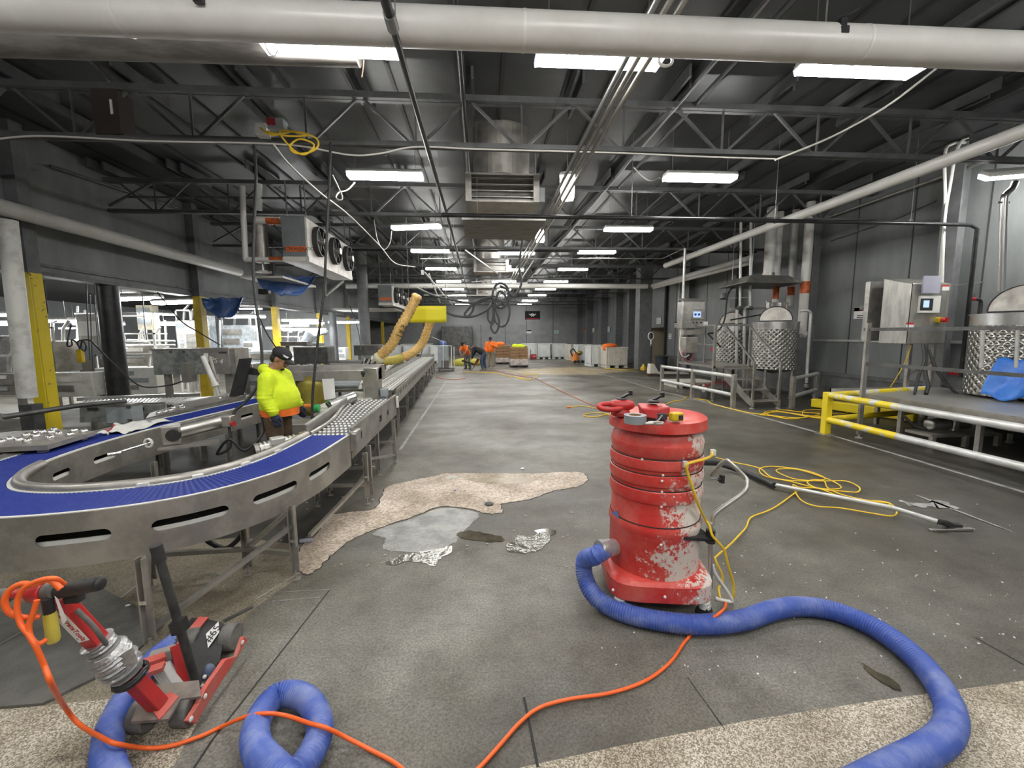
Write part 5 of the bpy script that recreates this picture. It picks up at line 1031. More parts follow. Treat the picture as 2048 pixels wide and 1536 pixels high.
# ---- hood
t = thing('exhaust_hood', 'flat stainless hood hanging above the two tanks', 'hood', (7.9, 11.6, 3.1))
q = [(7.0, 10.75), (7.1, 12.25), (8.9, 12.45), (8.75, 10.95)]; zz = 3.1; c = V((7.95, 11.6, 0))
lo = [V((x, y, zz)) for x, y in q]; hi = [V((x, y, zz + .22)).lerp(V((c.x, c.y, zz + .22)), .34) for x, y in q]
part(MB().add(lo + hi, [(0, 1, 5, 4), (1, 2, 6, 5), (2, 3, 7, 6), (3, 0, 4, 7), (4, 5, 6, 7)]), 'canopy', steel_dull, t, smooth=0, thick=.012)
part(MB().add([p - V((0, 0, -.01)) for p in lo], [(0, 1, 2, 3)]), 'underside', steel_dark, t, thick=.01)
for p in hi: part(MB().bar(p, V((p.x, p.y, 5.2)), .012), 'hanger', rod_m, t)
cable('hanging_cable', 'black cable curving from the hood down past the control panel', [AY(1466, 575, 11.9), AY(1457, 585, 11.9), AY(1453, 605, 11.8), AY(1450, 635, 11.6), AY(1442, 655, 11.5), AY(1430, 665, 11.5), AY(1416, 667, 11.5)], .022, rubber)
# ---- platform with rails, stairs, panel
t = thing('access_platform', 'stainless access platform with handrails and stairs before the two tanks', 'platform', (6.6, 11.3, 0))
zp = .92
part(MB().b2((5.98, 10.35, zp - .06), (7.15, 12.35, zp)), 'deck', steel_dull, t)
def rail(a, b, w=.03): return part(MB().bar(a, b, w), 'handrail', steel, t)
posts = [(6.0, 12.32), (6.0, 10.38), (6.95, 10.38), (7.1, 12.3)]
for x, y in posts: part(MB().b2((x - .03, y - .03, .06), (x + .03, y + .03, zp + 1.05)), 'post', steel, t); part(MB().cyl((x, y, 0), (x, y, .07), .012, n=8).cyl((x, y, 0), (x, y, .015), .04, n=12), 'levelling_foot', alu, t)
for z in (zp + 1.05, zp + .55): rail((6.0, 12.32, z), (6.0, 10.38, z)); rail((6.0, 12.32, z), (7.1, 12.3, z))
rail((6.0, 10.38, zp + 1.05), (6.2, 10.36, zp + 1.05)); rail((6.95, 10.38, zp + 1.05), (7.12, 10.9, zp + 1.05), .05); rail((6.2, 10.36, zp + 1.05), (6.95, 10.38, zp + 1.05), .05)
sx0, sx1 = 6.28, 6.92
for x in (sx0, sx1):
    part(MB().add([V((x - .012, 10.35, zp)), V((x - .012, 10.35, zp - .35)), V((x - .012, 9.22, .05)), V((x - .012, 9.12, .05)), V((x - .012, 9.12, .2)), V((x - .012, 9.45, .32))] + [V((x + .012, 10.35, zp)), V((x + .012, 10.35, zp - .35)), V((x + .012, 9.22, .05)), V((x + .012, 9.12, .05)), V((x + .012, 9.12, .2)), V((x + .012, 9.45, .32))], [(0, 1, 2, 3, 4, 5), (11, 10, 9, 8, 7, 6)] + [(i, (i + 1) % 6, 6 + (i + 1) % 6, 6 + i) for i in range(6)]), 'stringer', steel_dull, t)
    part(MB().bar((x, 9.18, .0), (x, 9.18, 1.08), .04), 'stair_post', steel, t); part(MB().bar((x, 9.18, 1.08), (x, 10.36, zp + 1.0), .035), 'stair_rail', steel, t); part(MB().cyl((x, 9.18, 0), (x, 9.18, .02), .05, n=12), 'levelling_foot', alu, t)
for i in range(4): z = .18 + i * .23; y = 9.3 + i * .29; part(MB().b2((sx0, y - .12, z - .02), (sx1, y + .14, z)), 'tread', steel_dull, t)
b = thing('control_cabinet', 'stainless control panel with small blue screen on the access platform', 'control panel', (5.9, 11.6, 1.7))
a, c = AY(1363, 657, 11.3), AY(1411, 604, 11.3)
x0, x1, z0, z1 = a.x + .02, c.x, a.z, c.z + .02
part(MB().b2((x0, 11.3, z0), (x1, 11.65, z1)), 'case', steel, b, bev=.012); part(MB().add([V((x0, 11.3, z1)), V((x1, 11.3, z1)), V((x1, 11.65, z1 + .1)), V((x0, 11.65, z1 + .1))], [(0, 1, 2, 3)]), 'sloped_roof', steel_dull, b, thick=.012)
a, c = AY(1383, 640, 11.28), AY(1410, 618, 11.28)
part(MB().b2((a.x, 11.27, a.z), (c.x, 11.31, c.z)), 'window_frame', steel_dull, b, bev=.01); a, c = AY(1387, 635, 11.26), AY(1402, 623, 11.26); part(MB().b2((a.x, 11.262, a.z), (c.x, 11.272, c.z)), 'screen', screen_m, b, 'lit blue screen')
for px in (1391, 1398): q = AY(px, 629, 11.26); part(MB().cyl((q.x, 11.256, q.z), (q.x, 11.263, q.z), .035, n=14), 'screen_dial', mat('dark_blue', (.05, .08, .25), .4), b)
a, c = AY(1407, 650, 11.29), AY(1416, 643, 11.29); part(MB().b2((a.x, 11.29, a.z), (c.x, 11.3, c.z)), 'notice', label_w, b)
for px in (1387, 1394, 1402): q = AY(px, 645, 11.29); part(MB().cyl((q.x, 11.28, q.z), (q.x, 11.3, q.z), .02, n=10), 'button', rubber, b)
a, c = AY(1366, 670, 11.35), AY(1411, 659, 11.35); part(MB().b2((a.x, 11.35, a.z), (c.x, 11.6, c.z)), 'lower_case', steel_dull, b, bev=.01)
a, c = AY(1370, 706, 11.2), AY(1397, 674, 11.2); part(MB().b2((a.x, 11.2, a.z), (c.x, 11.55, c.z)), 'pump_box', steel_dull, b, bev=.012)
for px in (1367, 1411): q = AY(px, 668, 11.6); part(MB().b2((q.x - .02, 11.58, zp), (q.x + .02, 11.62, q.z)), 'stand_leg', steel, b)
cable('air_tube', 'white and clear tube looping below the pump box on the platform', [AY(1362, 660, 11.25), AY(1359, 690, 11.2), AY(1362, 708, 11.1), AY(1370, 714, 11.1), AY(1378, 710, 11.15)], .014, white_cord)
cable('air_tube', 'red tube looping below the pump box on the platform', [AY(1368, 700, 11.2), AY(1365, 712, 11.1), AY(1374, 721, 11.1), AY(1384, 718, 11.1), AY(1387, 708, 11.2)], .012, red_m)
cable('hanging_cable', 'black cable dropping from the control panel toward the left tank', [AY(1416, 668, 11.5), AY(1428, 680, 11.6), AY(1436, 688, 11.7), AY(1441, 694, 11.8)], .02, rubber)
cable('air_tube', 'red hose lying under the access platform', [AY(1388, 755, 11.2), AY(1392, 770, 10.9), AY(1403, 775, 10.8), AY(1420, 768, 10.8), AY(1445, 764, 10.8), AY(1455, 773, 10.7)], .02, red_m)
t = thing('floor_pump', 'small pump with chrome fittings on the floor under the platform', 'pump', (6.5, 11.0, 0)); q = V((6.3, 10.9, .0)); part(MB().cyl(q + V((-.2, 0, .28)), q + V((.2, 0, .28)), .09, n=16), 'pump_body', steel_dull, t); part(MB().box(q + V((0, 0, .1)), (.5, .3, .2)), 'plinth', steel_dark, t); part(MB().cyl(q + V((-.26, 0, .28)), q + V((-.2, 0, .28)), .12, n=16), 'pump_head', chrome, t)
# process pipes in front of T1
t = thing('process_pipes', 'pair of polished vertical pipes with valves before the left tank', 'pipe', (7.3, 11.7, .1))
for px, yt in ((1474, 621), (1489, 618)):
    part(MB().tube(cr([AY(px + 8, yt - 4, 11.6), AY(px + 1, yt, 11.6), AY(px, yt + 10, 11.6), AY(px - 1, 740, 11.6), AY(px - 2, 775, 11.6)], 6), .04, 12), 'pipe_run', alu, t, smooth=60)
for px in (1480, 1500): part(MB().tube([AY(px + 2, 440, 11.6), AY(px, 612, 11.6)], .035, 12), 'upper_pipe', alu, t, smooth=60); part(MB().box(AY(px, 616, 11.6), (.1, .1, .12)).cyl(AY(px - 6, 617, 11.5), AY(px + 6, 617, 11.5), .03, n=8), 'valve', steel_dark, t)
part(MB().bar(AY(1458, 597, 11.7), AY(1500, 594, 11.7), .025), 'bracket', steel_dull, t); part(MB().bar(AY(1460, 618, 11.7), AY(1540, 616, 11.7), .06), 'support_beam', steel_dull, t)
for i in range(4): q = AY(1536 + i * 12, 617 + 2 * (i % 2), 11.3); part(MB().cyl(q, q + V((0, 0, .16)), .05, n=12).box(q + V((0, 0, .18)), (.12, .05, .03)), 'valve', steel_dull if i % 2 else chrome, t)
part(MB().tube([AY(1461, 640, 11.4), AY(1530, 628, 11.4)], .02, 8), 'black_hose', rubber, t)
t = thing('drain_pipe', 'polished bent pipe standing right of the larger tank', 'pipe', AY(1613, 770, 10.3)); part(MB().tube(cr([AY(1600, 622, 10.4), AY(1614, 621, 10.3), AY(1621, 628, 10.3), AY(1620, 650, 10.3), AY(1615, 720, 10.3), AY(1613, 766, 10.3)], 6), .038, 12), 'pipe_run', alu, t, smooth=60); part(MB().cyl(AY(1613, 768, 10.3), AY(1612, 775, 10.3), .06, n=12), 'flange', steel, t)
t = thing('wall_floodlight', 'small grey dome lamp on the wall left of the hood', 'lamp', AX(1445, 592, 9.3)); q = AX(1446, 592, 9.05); part(MB().lathe([(.11, -.08), (.11, .0), (.07, .08), (.02, .1)], 16, q), 'dome', grey_box, t); part(MB().lathe([(.09, -.13), (.1, -.08)], 16, q), 'lens', rubber, t); part(MB().bar(q + V((0, 0, .08)), q + V((.3, 0, .14)), .03), 'arm', steel_dull, t)
pipe('conduit', 'bright conduit rising at the left of the control panel', [AY(1370, 497, 12.2), AY(1366, 600, 12.2), AY(1361, 700, 12.2)], .035, alu, 'conduit', 10)
pipe('conduit', 'cream conduit beside the control panel ending at the wall', [AX(1360, 560, 9.2), AX(1357, 612, 9.2)], .04, white_pl, 'conduit', 10)
# ---- fences
def fence(name, lab, pts, zt, zm, mr, mp, rr=.045, pw=.09, mats=None):
    t = thing(name, lab, 'fence', (pts[0][0], pts[0][1], 0))
    for p in pts:
        if len(p) > 2 and not p[2]: continue
        part(MB().b2((p[0] - pw / 2, p[1] - pw / 2, .012), (p[0] + pw / 2, p[1] + pw / 2, zt + .05)), 'post', mp, t, bev=.006); part(MB().box((p[0], p[1], .006), (pw * 1.8, pw * 1.8, .012)), 'foot_plate', mp, t)
    for a, b in zip(pts, pts[1:]):
        for z in (zt, zm): part(MB().cyl((a[0], a[1], z), (b[0], b[1], z), rr, n=18), 'rail', mr, t, smooth=60)
    return t
g1, g2, g3 = G(1323, 782), G(1384, 797), G(1465, 818)
fence('guard_fence', 'low fence with two silver rails left of the platform stairs', [(g1.x, g1.y), (g2.x, g2.y), (g3.x, g3.y)], .76, .33, alu, steel_dull)
f = fence('guard_fence', 'low fence with silver rails running back to the wall right of the stairs', [tuple(G(1583, 817)[:2]), (8.7, 10.2)], .70, .28, alu, steel_dull)
q = G(1650, 868)
t = thing('yellow_guard_fence', 'yellow and silver two rail fence along the right platform', 'fence', (q.x, q.y, 0))
zt, zm = AX(1650, 789, q.x).z, AX(1650, 838, q.x).z
part(MB().b2((q.x - .055, q.y - .055, .01), (q.x + .055, q.y + .055, zt + .05)), 'post', yellow_worn, t, bev=.01); part(MB().box((q.x, q.y, .006), (.22, .22, .012)), 'foot_plate', steel_dull, t)
for z in (zt, zm):
    ym = q.y - 1.25
    part(MB().cyl((q.x, q.y, z), (q.x, ym, z), .052, n=20), 'yellow_rail', yellow_chip, t, 'chipped yellow rail', smooth=60); part(MB().cyl((q.x, ym, z), (q.x, 1.2, z), .05, n=20), 'silver_rail', alu, t, 'worn silver rail', smooth=60)
    part(MB().cyl((q.x, q.y, z), (8.4, q.y + .55, z), .05, n=18), 'return_rail', yellow_chip if z == zt else yellow_worn, t, smooth=60)
part(MB().b2((q.x - .05, 1.3, 0), (q.x + .05, 1.4, zt)), 'post', alu, t)
_a, _b = G(1625, 815), G(1832, 846); solo(MB().bar(V((_a.x, _a.y, .12)), V((_b.x, _b.y, .12)), .16, .2), 'yellow_curb_beam', yellow_worn, 'thick chipped yellow beam lying behind the yellow fence', 'curb', bev=.02)
# ---- right platform with plate floor
t = thing('plate_platform', 'steel platform with chequer plate floor and flat handrails at the right', 'platform', (7.6, 5.5, 0))
Z2 = .68
dm = mat('chequer_plate', (.42, .42, .40), .36, .8, bump=1., bscale=45)
part(MB().b2((6.72, 2.8, Z2 - .012), (8.9, 7.5, Z2)), 'plate_floor', dm, t, 'chequer plate floor'); part(MB().b2((6.70, 2.8, Z2 - .13), (6.73, 7.52, Z2 + .01)).b2((6.70, 7.49, Z2 - .13), (8.9, 7.52, Z2 + .01)), 'edge_beam', steel_dull, t)
_q = G(1717, 876); px_, py_ = _q.x, _q.y
part(MB().b2((px_ - .035, py_ - .02, .06), (px_ + .035, py_ + .02, 1.9)), 'corner_post', steel_dull, t); part(MB().cyl((px_, py_, 0), (px_, py_, .06), .012, n=8).cyl((px_, py_, 0), (px_, py_, .015), .05, n=12), 'levelling_foot', alu, t)
for ya, yb2 in ((659, 656), (727, 751)): a_, b_ = AX(1728, ya, px_), AX(2046, yb2, px_ + .12); part(MB().bar(a_, b_ + (b_ - a_) * .8, .012, .05), 'handrail', steel_dark, t)
for x, y in ((6.9, 6.3), (6.9, 5.2), (6.9, 4.2), (7.6, 7.4), (8.6, 7.4)): part(MB().b2((x - .03, y - .03, .0), (x + .03, y + .03, Z2 - .1)), 'leg', steel_dull, t)
t = thing('platform_pump', 'polished pump on a low steel frame under the plate platform', 'pump', (7.0, 5.7, 0)); q = AY(1885, 848, 5.9)
part(MB().cyl(q + V((-.22, 0, 0)), q + V((.05, 0, 0)), .09, n=18).ell(q + V((-.22, 0, 0)), .05, .09, .09), 'motor', steel, t, smooth=60); part(MB().box(q + V((.12, 0, 0)), (.1, .22, .2)), 'coupling', chrome, t, bev=.02); part(MB().cyl(q + V((.18, 0, 0)), q + V((.4, 0, 0)), .08, n=16), 'pump_head', steel_dull, t)
part(MB().b2((q.x - .4, 5.7, q.z - .16), (q.x + .75, 6.1, q.z - .12)).b2((q.x - .4, 5.68, 0), (q.x - .34, 5.74, q.z - .14)).b2((q.x + .15, 5.68, 0), (q.x + .21, 5.74, q.z - .14)).b2((q.x + .69, 5.68, 0), (q.x + .75, 5.74, q.z - .14)), 'base_frame', steel_dull, t)
cable('pump_cable', 'black cable curving into the polished pump under the platform', [AY(1808, 832, 6.1), AY(1830, 852, 6.0), AY(1860, 858, 5.9), AY(1885, 855, 5.85)], .02, rubber)
cable('pump_cable', 'dark hose leaving the polished pump to the right', [AY(1945, 840, 5.8), AY(1965, 850, 5.7), AY(2000, 862, 5.6), AY(2048, 868, 5.4)], .02, rubber)
# ---- big steel cabinet
t = thing('control_cabinet', 'large stainless control cabinet on a stand with open clear window', 'cabinet', (7.7, 7.3, .68))
a, c = AY(1812, 688, 7.2), AY(1903, 567, 7.2); x0, x1, z0, z1 = a.x, c.x, a.z, c.z
part(MB().add([V((x0, 7.2, z0)), V((x1, 7.2, z0)), V((x1, 7.2, z1)), V((x0, 7.2, z1)), V((x0, 7.75, z0)), V((x1, 7.75, z0)), V((x1, 7.75, z1 + .16)), V((x0, 7.75, z1 + .16))], [(0, 1, 2, 3), (5, 4, 7, 6), (4, 0, 3, 7), (1, 5, 6, 2), (3, 2, 6, 7), (4, 5, 1, 0)]), 'case', mat('rain_streaked_steel', (.50, .49, .45), .36, .7, (.36, .35, .32), 4, stretch=(2, 2, .5), bump=.08, bscale=20), t, bev=.012)
part(MB().b2((x0 - .002, 7.19, z0 + .02), (x0 + .22 * .0 + .006, 7.2, z1)), 'door_seam', gap_m, t)
def onf(px0, py0, px1, py1, nm, m, dy, th=.02, lab=None):
    a, c = AY(px0, py1, 7.2 - dy), AY(px1, py0, 7.2 - dy); return part(MB().b2((a.x, 7.2 - dy - th, a.z), (c.x, 7.2 - dy, c.z)), nm, m, t, lab, bev=.004)
onf(1833, 592, 1877, 626, 'window_box', white_pl, 0, .05); onf(1839, 597, 1867, 621, 'window_inset', rubber, .05, .004); onf(1846, 601, 1859, 615, 'screen', screen_m, .054, .004, 'lit blue screen'); onf(1842, 552, 1880, 587, 'open_window_cover', clear_pl, .05, .03, 'raised clear cover')
onf(1884, 571, 1899, 581, 'warning_label', label_w, 0, .003); onf(1884, 570, 1899, 573, 'label_header', red_ink, .003, .001); onf(1812, 645, 1828, 655, 'danger_label', label_w, 0, .003); onf(1812, 645, 1828, 649, 'label_header', red_ink, .003, .001)
q = AY(1880, 640, 7.15); part(MB().cyl((q.x, 7.2, q.z), (q.x, 7.13, q.z), .055, n=18), 'switch_ring', yellow_p, t, 'yellow switch ring'); part(MB().cyl((q.x + .01, 7.14, q.z), (q.x + .02, 7.06, q.z - .005), .04, n=14).box((q.x + .02, 7.06, q.z), (.025, .05, .09)), 'red_switch', red_m, t, 'red rotary switch')
a = AY(1790, 700, 7.5); part(MB().b2((a.x + .25, 7.45, .68), (a.x + .31, 7.51, z0)).b2((a.x + .75, 7.45, .68), (a.x + .81, 7.51, z0)).bar((a.x + .25, 7.48, .9), (a.x + .8, 7.48, 1.2), .03), 'stand', steel_dull, t)
bk_ = AY(1745, 575, 7.95); part(MB().b2((bk_.x - .1, 7.9, z0 + .05), (bk_.x + .25, 8.0, z1 + .12)), 'back_plate', steel, t)
for i, pts in enumerate(([(1845, 688), (1848, 720), (1838, 750), (1829, 788)], [(1852, 688), (1850, 740), (1856, 770), (1852, 788)], [(1858, 700), (1870, 735), (1895, 770), (1925, 795), (1950, 802)], [(1864, 722), (1885, 755), (1910, 785), (1935, 798)])):
    cable('cabinet_cable', ['leftmost black cable dropping from the control cabinet', 'straight black cable dropping from the control cabinet', 'upper long black cable sweeping from the cabinet to the platform', 'lower long black cable sweeping from the cabinet to the platform'][i], [AY(x, y, 7.0 - .15 * k) for k, (x, y) in enumerate(pts)], .03 if i == 1 else .022, rubber)
cable('yellow_cable', 'thin yellow cord slanting below the control cabinet', [AY(1823, 690, 7.3), AY(1810, 725, 7.4), AY(1790, 760, 7.5), AY(1775, 782, 7.6)], .008, yellow_cord)
cable('hanging_conduit', 'left of two white conduits dropping to the control cabinet', [AY(1930, 285, 7.6), AY(1905, 288, 7.5), AY(1890, 310, 7.4), AY(1890, 420, 7.4), AY(1884, 500, 7.4), AY(1880, 565, 7.4)], .026, white_pl)
cable('hanging_conduit', 'right of two white conduits crossing to the control cabinet', [AY(1965, 280, 7.6), AY(1935, 275, 7.5), AY(1914, 300, 7.45), AY(1900, 370, 7.42), AY(1890, 430, 7.35), AY(1886, 500, 7.32), AY(1884, 565, 7.35)], .026, white_pl)
t = thing('tie_rod', 'thin tie rod between cabinet and tank with red valve handle', 'rod', AY(1930, 570, 7.3)); part(MB().cyl(AY(1907, 571, 7.3), AY(1968, 564, 7.3), .008, n=8), 'rod', rod_m, t); part(MB().tube([AY(1942, 598, 7.2), AY(1950, 598, 7.2)], .03, 10), 'red_handle', red_m, t); part(MB().tube(cr([AY(1950, 598, 7.2), AY(1962, 604, 7.2), AY(1958, 640, 7.2)]), .025, 10), 'valve_pipe', rubber, t)
# ---- signs
def sign(lab, px0, py0, px1, py1, X, head, lines, hm=red_ink, bg=label_w, hh=.28, name='wall_sign', group=None, Y=None, ls=None):
    if Y is None: P = lambda x, y: AX(x, y, X - .012)
    else: P = lambda x, y: AY(x, y, Y - .012)
    a, c = P(px0, py1), P(px1, py0); t = thing(name, lab, 'sign', ((a.x + c.x) / 2, (a.y + c.y) / 2, a.z), group)
    if Y is None: e0, e1 = V((X - .012, max(a.y, c.y), a.z)), V((X - .012, min(a.y, c.y), c.z)); nx = V((0, -1, 0)); ofs = V((-.003, 0, 0))
    else: e0, e1 = V((a.x, Y - .012, a.z)), V((c.x, Y - .012, c.z)); nx = V((1, 0, 0)); ofs = V((0, -.003, 0))
    z0, z1 = e0.z, e1.z; W = (e1 - e0).dot(nx); H = z1 - z0
    def pl(z_a, z_b, o): p = e0 + o; return [V((p.x, p.y, z_a)), V((p.x, p.y, z_a)) + nx * W, V((p.x, p.y, z_b)) + nx * W, V((p.x, p.y, z_b))]
    part(MB().add(pl(z0, z1, V((0, 0, 0))), [(0, 1, 2, 3)]), 'plate', bg, t, thick=.006)
    if hm: part(MB().add(pl(z1 - H * hh, z1 - H * .03, ofs), [(0, 1, 2, 3)]), 'header', hm, t)
    m_ = e0 + ofs * 1.7 + nx * (W / 2)
    if head: text(head, t, bg if hm else ink, frame((m_.x, m_.y, z1 - H * hh / 2), nx, (0, 0, 1)), min(H * hh * .8, W * 1.5 / max(1, len(head))))
    n = len(lines)
    for i, l in enumerate(lines):
      if l == '-':
        zc = z1 - H * (hh + (1 - hh) * (i + .6) / (n + .3)); p = e0 + ofs * 1.5
        part(MB().add([V((p.x, p.y, zc + s * H * .035)) + nx * (W * u) for u, s in ((.14, -1), (.86, -1), (.86, 1), (.14, 1))], [(0, 1, 2, 3)]), 'print_line', ls or ink, t)
      else: text(l, t, ls or ink, frame((m_.x, m_.y, z1 - H * (hh + (1 - hh) * (i + .6) / (n + .3))), nx, (0, 0, 1)), min(H * (1 - hh) / (n + .3) * .95, W * 1.45 / max(1, len(l))))
    return t
sign('red headed REMEMBER sign on the wall left of the control cabinet', 1707, 611, 1760, 638, XR - .03, 'REMEMBER', ['SAFETY', 'QUALITY', '-', '-'], hh=.34)
sign('red TRUSS sign low on the wall below the control cabinet', 1876, 738, 1925, 747, XR, None, ['TRUSS #1'], None, red_ink, 0, ls=label_w)
sign('red and white notice on the wall left of the left tank', 1441, 633, 1458, 652, XR, None, ['-', '-', '-'])
sign('small red and white strip on the wall below the platform rail', 1421, 696, 1433, 702, XR, None, ['-'], None, red_ink, 0, ls=label_w)
sign('green and white sign on the sliding door', 1313, 635, 1322, 648, XR - .12, None, ['-', '-', '-'], None, label_w, 0, ls=green_ink)
sign('green and blue sign on the wall beside the control panel', 1349, 642, 1358, 655, XR, None, ['-', '-'], green_ink)
sign('small white sign right of the doorway', 1337, 667, 1343, 678, XR, None, ['-', '-'], None, label_w, 0)
t = thing('wall_mounted_extinguisher', 'red fire extinguisher hanging on the column left of the sliding door', 'extinguisher', AY(1288, 655, 20.8)); q = AY(1289, 652, 21.5); part(MB().lathe([(.09, -.2), (.1, -.15), (.1, .15), (.04, .25), (.03, .3)], 14, q), 'bottle', red_m, t, smooth=60); part(MB().box(q + V((0, -.02, -.42)), (.2, .02, .4)), 'tag_sheet', label_w, t)
def flat(lab, px0, py0, px1, py1, Y, m, hm=None): return sign(lab, px0, py0, px1, py1, None, None, [], hm, m, .35, Y=Y)
flat('white sign with red header on the back wall', 1053, 660, 1063, 667, YB - .02, label_w, red_ink); flat('pale green sign on the back wall', 1108, 660, 1118, 667, YB - .02, mat('pale_green', (.45, .62, .56), .5)); flat('small white notice on the back wall above the men', 920, 672, 926, 676, YB - .02, label_w)
for (px0, py0, px1, py1, m, hm, lab) in ((1153, 657, 1156, 666, label_w, None, 'small white'), (1169, 657, 1173, 665, orange_mac, red_ink, 'small orange'), (1185, 656, 1189, 665, label_w, None, 'white'), (1200, 655, 1205, 665, yellow_p, None, 'yellow'), (1215, 653, 1220, 664, mat('pale_teal', (.45, .58, .56), .5), None, 'pale green'), (1234, 653, 1240, 664, label_w, red_ink, 'red and white'), (1235, 677, 1239, 684, mat('teal', (.25, .45, .40), .5), None, 'low teal')): sign(lab + ' sign on the far right wall above the bins', px0, py0, px1, py1, XR - .05, None, [], hm, m, .35)
t = flat('black flag with white winged emblem and red line on the back wall', 1050, 622, 1080, 639, YB - .02, black_c)
fx = AY(1065, 630, YB - .04)
part(MB().add([fx + V((x * .5, 0, z * .5)) for x, z in ((-.75, .25), (-.3, .15), (-.12, .32), (.12, .32), (.3, .15), (.75, .25), (.45, -.1), (.2, -.1), (.3, -.35), (0, -.18), (-.3, -.35), (-.2, -.1), (-.45, -.1))], [tuple(range(13))]), 'emblem', label_w, t); q = AY(1065, 637, YB - .04); part(MB().box(q, (1.2, .004, .06)), 'red_line', red_ink, t)
# ================================================================== RED DRUM VACUUM
def splash_red(th, nm):
    m = mat(nm, (.56, .035, .03), .45); nt = m.node_tree; N = nt.nodes; L = nt.links; tc = N.new('ShaderNodeTexCoord'); P = tc.outputs['Object']
    def nz(s, d=8, r=.72):
        n = N.new('ShaderNodeTexNoise'); n.inputs['Scale'].default_value = s; n.inputs['Detail'].default_value = d; n.inputs['Roughness'].default_value = r; L.new(P, n.inputs['Vector']); return n.outputs['Fac']
    def math_(op, a, b):
        x = N.new('ShaderNodeMath'); x.operation = op
        for k, q in ((0, a), (1, b)):
            if isinstance(q, (int, float)): x.inputs[k].default_value = q
            else: L.new(q, x.inputs[k])
        return x.outputs[0]
    sx = N.new('ShaderNodeSeparateXYZ'); L.new(P, sx.inputs[0])
    # spatter gathers on the side turned to the room (towards +x) and low on the drum
    bias = math_('ADD', math_('MULTIPLY', sx.outputs[0], .52), math_('MULTIPLY', sx.outputs[2], -.14))
    f = math_('ADD', math_('ADD', math_('MULTIPLY', nz(5), .75), math_('MULTIPLY', nz(34, 4), .55)), bias)
    r = N.new('ShaderNodeValToRGB'); r.color_ramp.elements[0].position = th; r.color_ramp.elements[1].position = th + .06; L.new(f, r.inputs[0])
    r.color_ramp.elements[0].color = (0, 0, 0, 1)
    dust = N.new('ShaderNodeValToRGB'); dust.color_ramp.elements[0].position = .4; dust.color_ramp.elements[1].position = .75; dust.color_ramp.elements[0].color = (.54, .028, .024, 1); dust.color_ramp.elements[1].color = (.60, .14, .11, 1); L.new(nz(6), dust.inputs[0])
    mx = N.new('ShaderNodeMix'); mx.data_type = 'RGBA'; L.new(r.outputs[0], mx.inputs[0]); L.new(dust.outputs[0], mx.inputs[6]); mx.inputs[7].default_value = (.62, .56, .50, 1); L.new(mx.outputs[2], N['Principled BSDF'].inputs['Base Color'])
    ro = math_('ADD', math_('MULTIPLY', r.outputs[0], .4), .38); L.new(ro, N['Principled BSDF'].inputs['Roughness'])
    return m
vac_m = splash_red(.575, 'splashed_red_plastic'); vac_l = splash_red(.70, 'dusty_red_plastic')
DX, DYY = 1.135, 2.60
t = thing('drum_vacuum', 'tall red ribbed drum vacuum splashed with white dust, tools on its lid', 'vacuum', (DX, DYY, 0))
q = lambda y: AY(1318, y, DYY - .29).z       # height of a feature on the near side
R = .283
def band(z0, z1, r0, r1, nm): return part(MB().lathe([(r0, z0), (r1, z1)], 64, (DX, DYY, 0), close=False), nm, vac_m, t, smooth=60)
zz_ = [q(1130), q(1082), q(1058), q(1010), q(1002), q(975), q(968), q(945), q(938), q(915), q(905), q(880), q(868)]
prof = [(R + .004, .17), (R + .002, q(1082)), (R + .010, q(1076)), (R + .008, q(1066)), (R - .002, q(1060)), (R - .004, q(1016)), (R + .006, q(1013)), (R + .012, q(1004)), (R + .006, q(990)), (R - .006, q(986)), (R - .006, q(981)), (R + .006, q(978)), (R + .012, q(970)), (R + .006, q(957)), (R - .006, q(954)), (R - .006, q(949)), (R + .008, q(945)), (R + .012, q(937)), (R + .004, q(926)), (R - .006, q(923)), (R - .002, q(921)), (R + .006, q(901)), (R + .004, q(897)), (R - .012, q(882)), (R - .03, q(866))]
part(MB().lathe(prof, 72, (DX, DYY, 0), close=False), 'drum', vac_m, t, smooth=28)
for y in (1060, 987, 955, 924): part(MB().tube([(DX + (R - .001) * math.cos(a * .0982), DYY + (R - .001) * math.sin(a * .0982), q(y)) for a in range(64)], .004, 6, closed=True), 'seam_ring', gap_m, t)
# lid with down-turned rim, slightly squared
def lidr(a, r): return r * (1 + .012 * math.cos(8 * a))
zl0, zl1 = q(866) + .0, q(848)
lp_ = [(R + .022, zl0 - .01), (R + .016, zl1 - .004), (R + .006, zl1 + .003), (R - .05, zl1 + .012), (.0, zl1 + .016)]
lidm = MB().lathe([(R + .012, zl0 - .008)] + lp_, 64, (DX, DYY, 0), close=False); part(lidm, 'lid', vac_l, t, 'red lid with turned down rim', smooth=30)
ZL = zl1 + .014
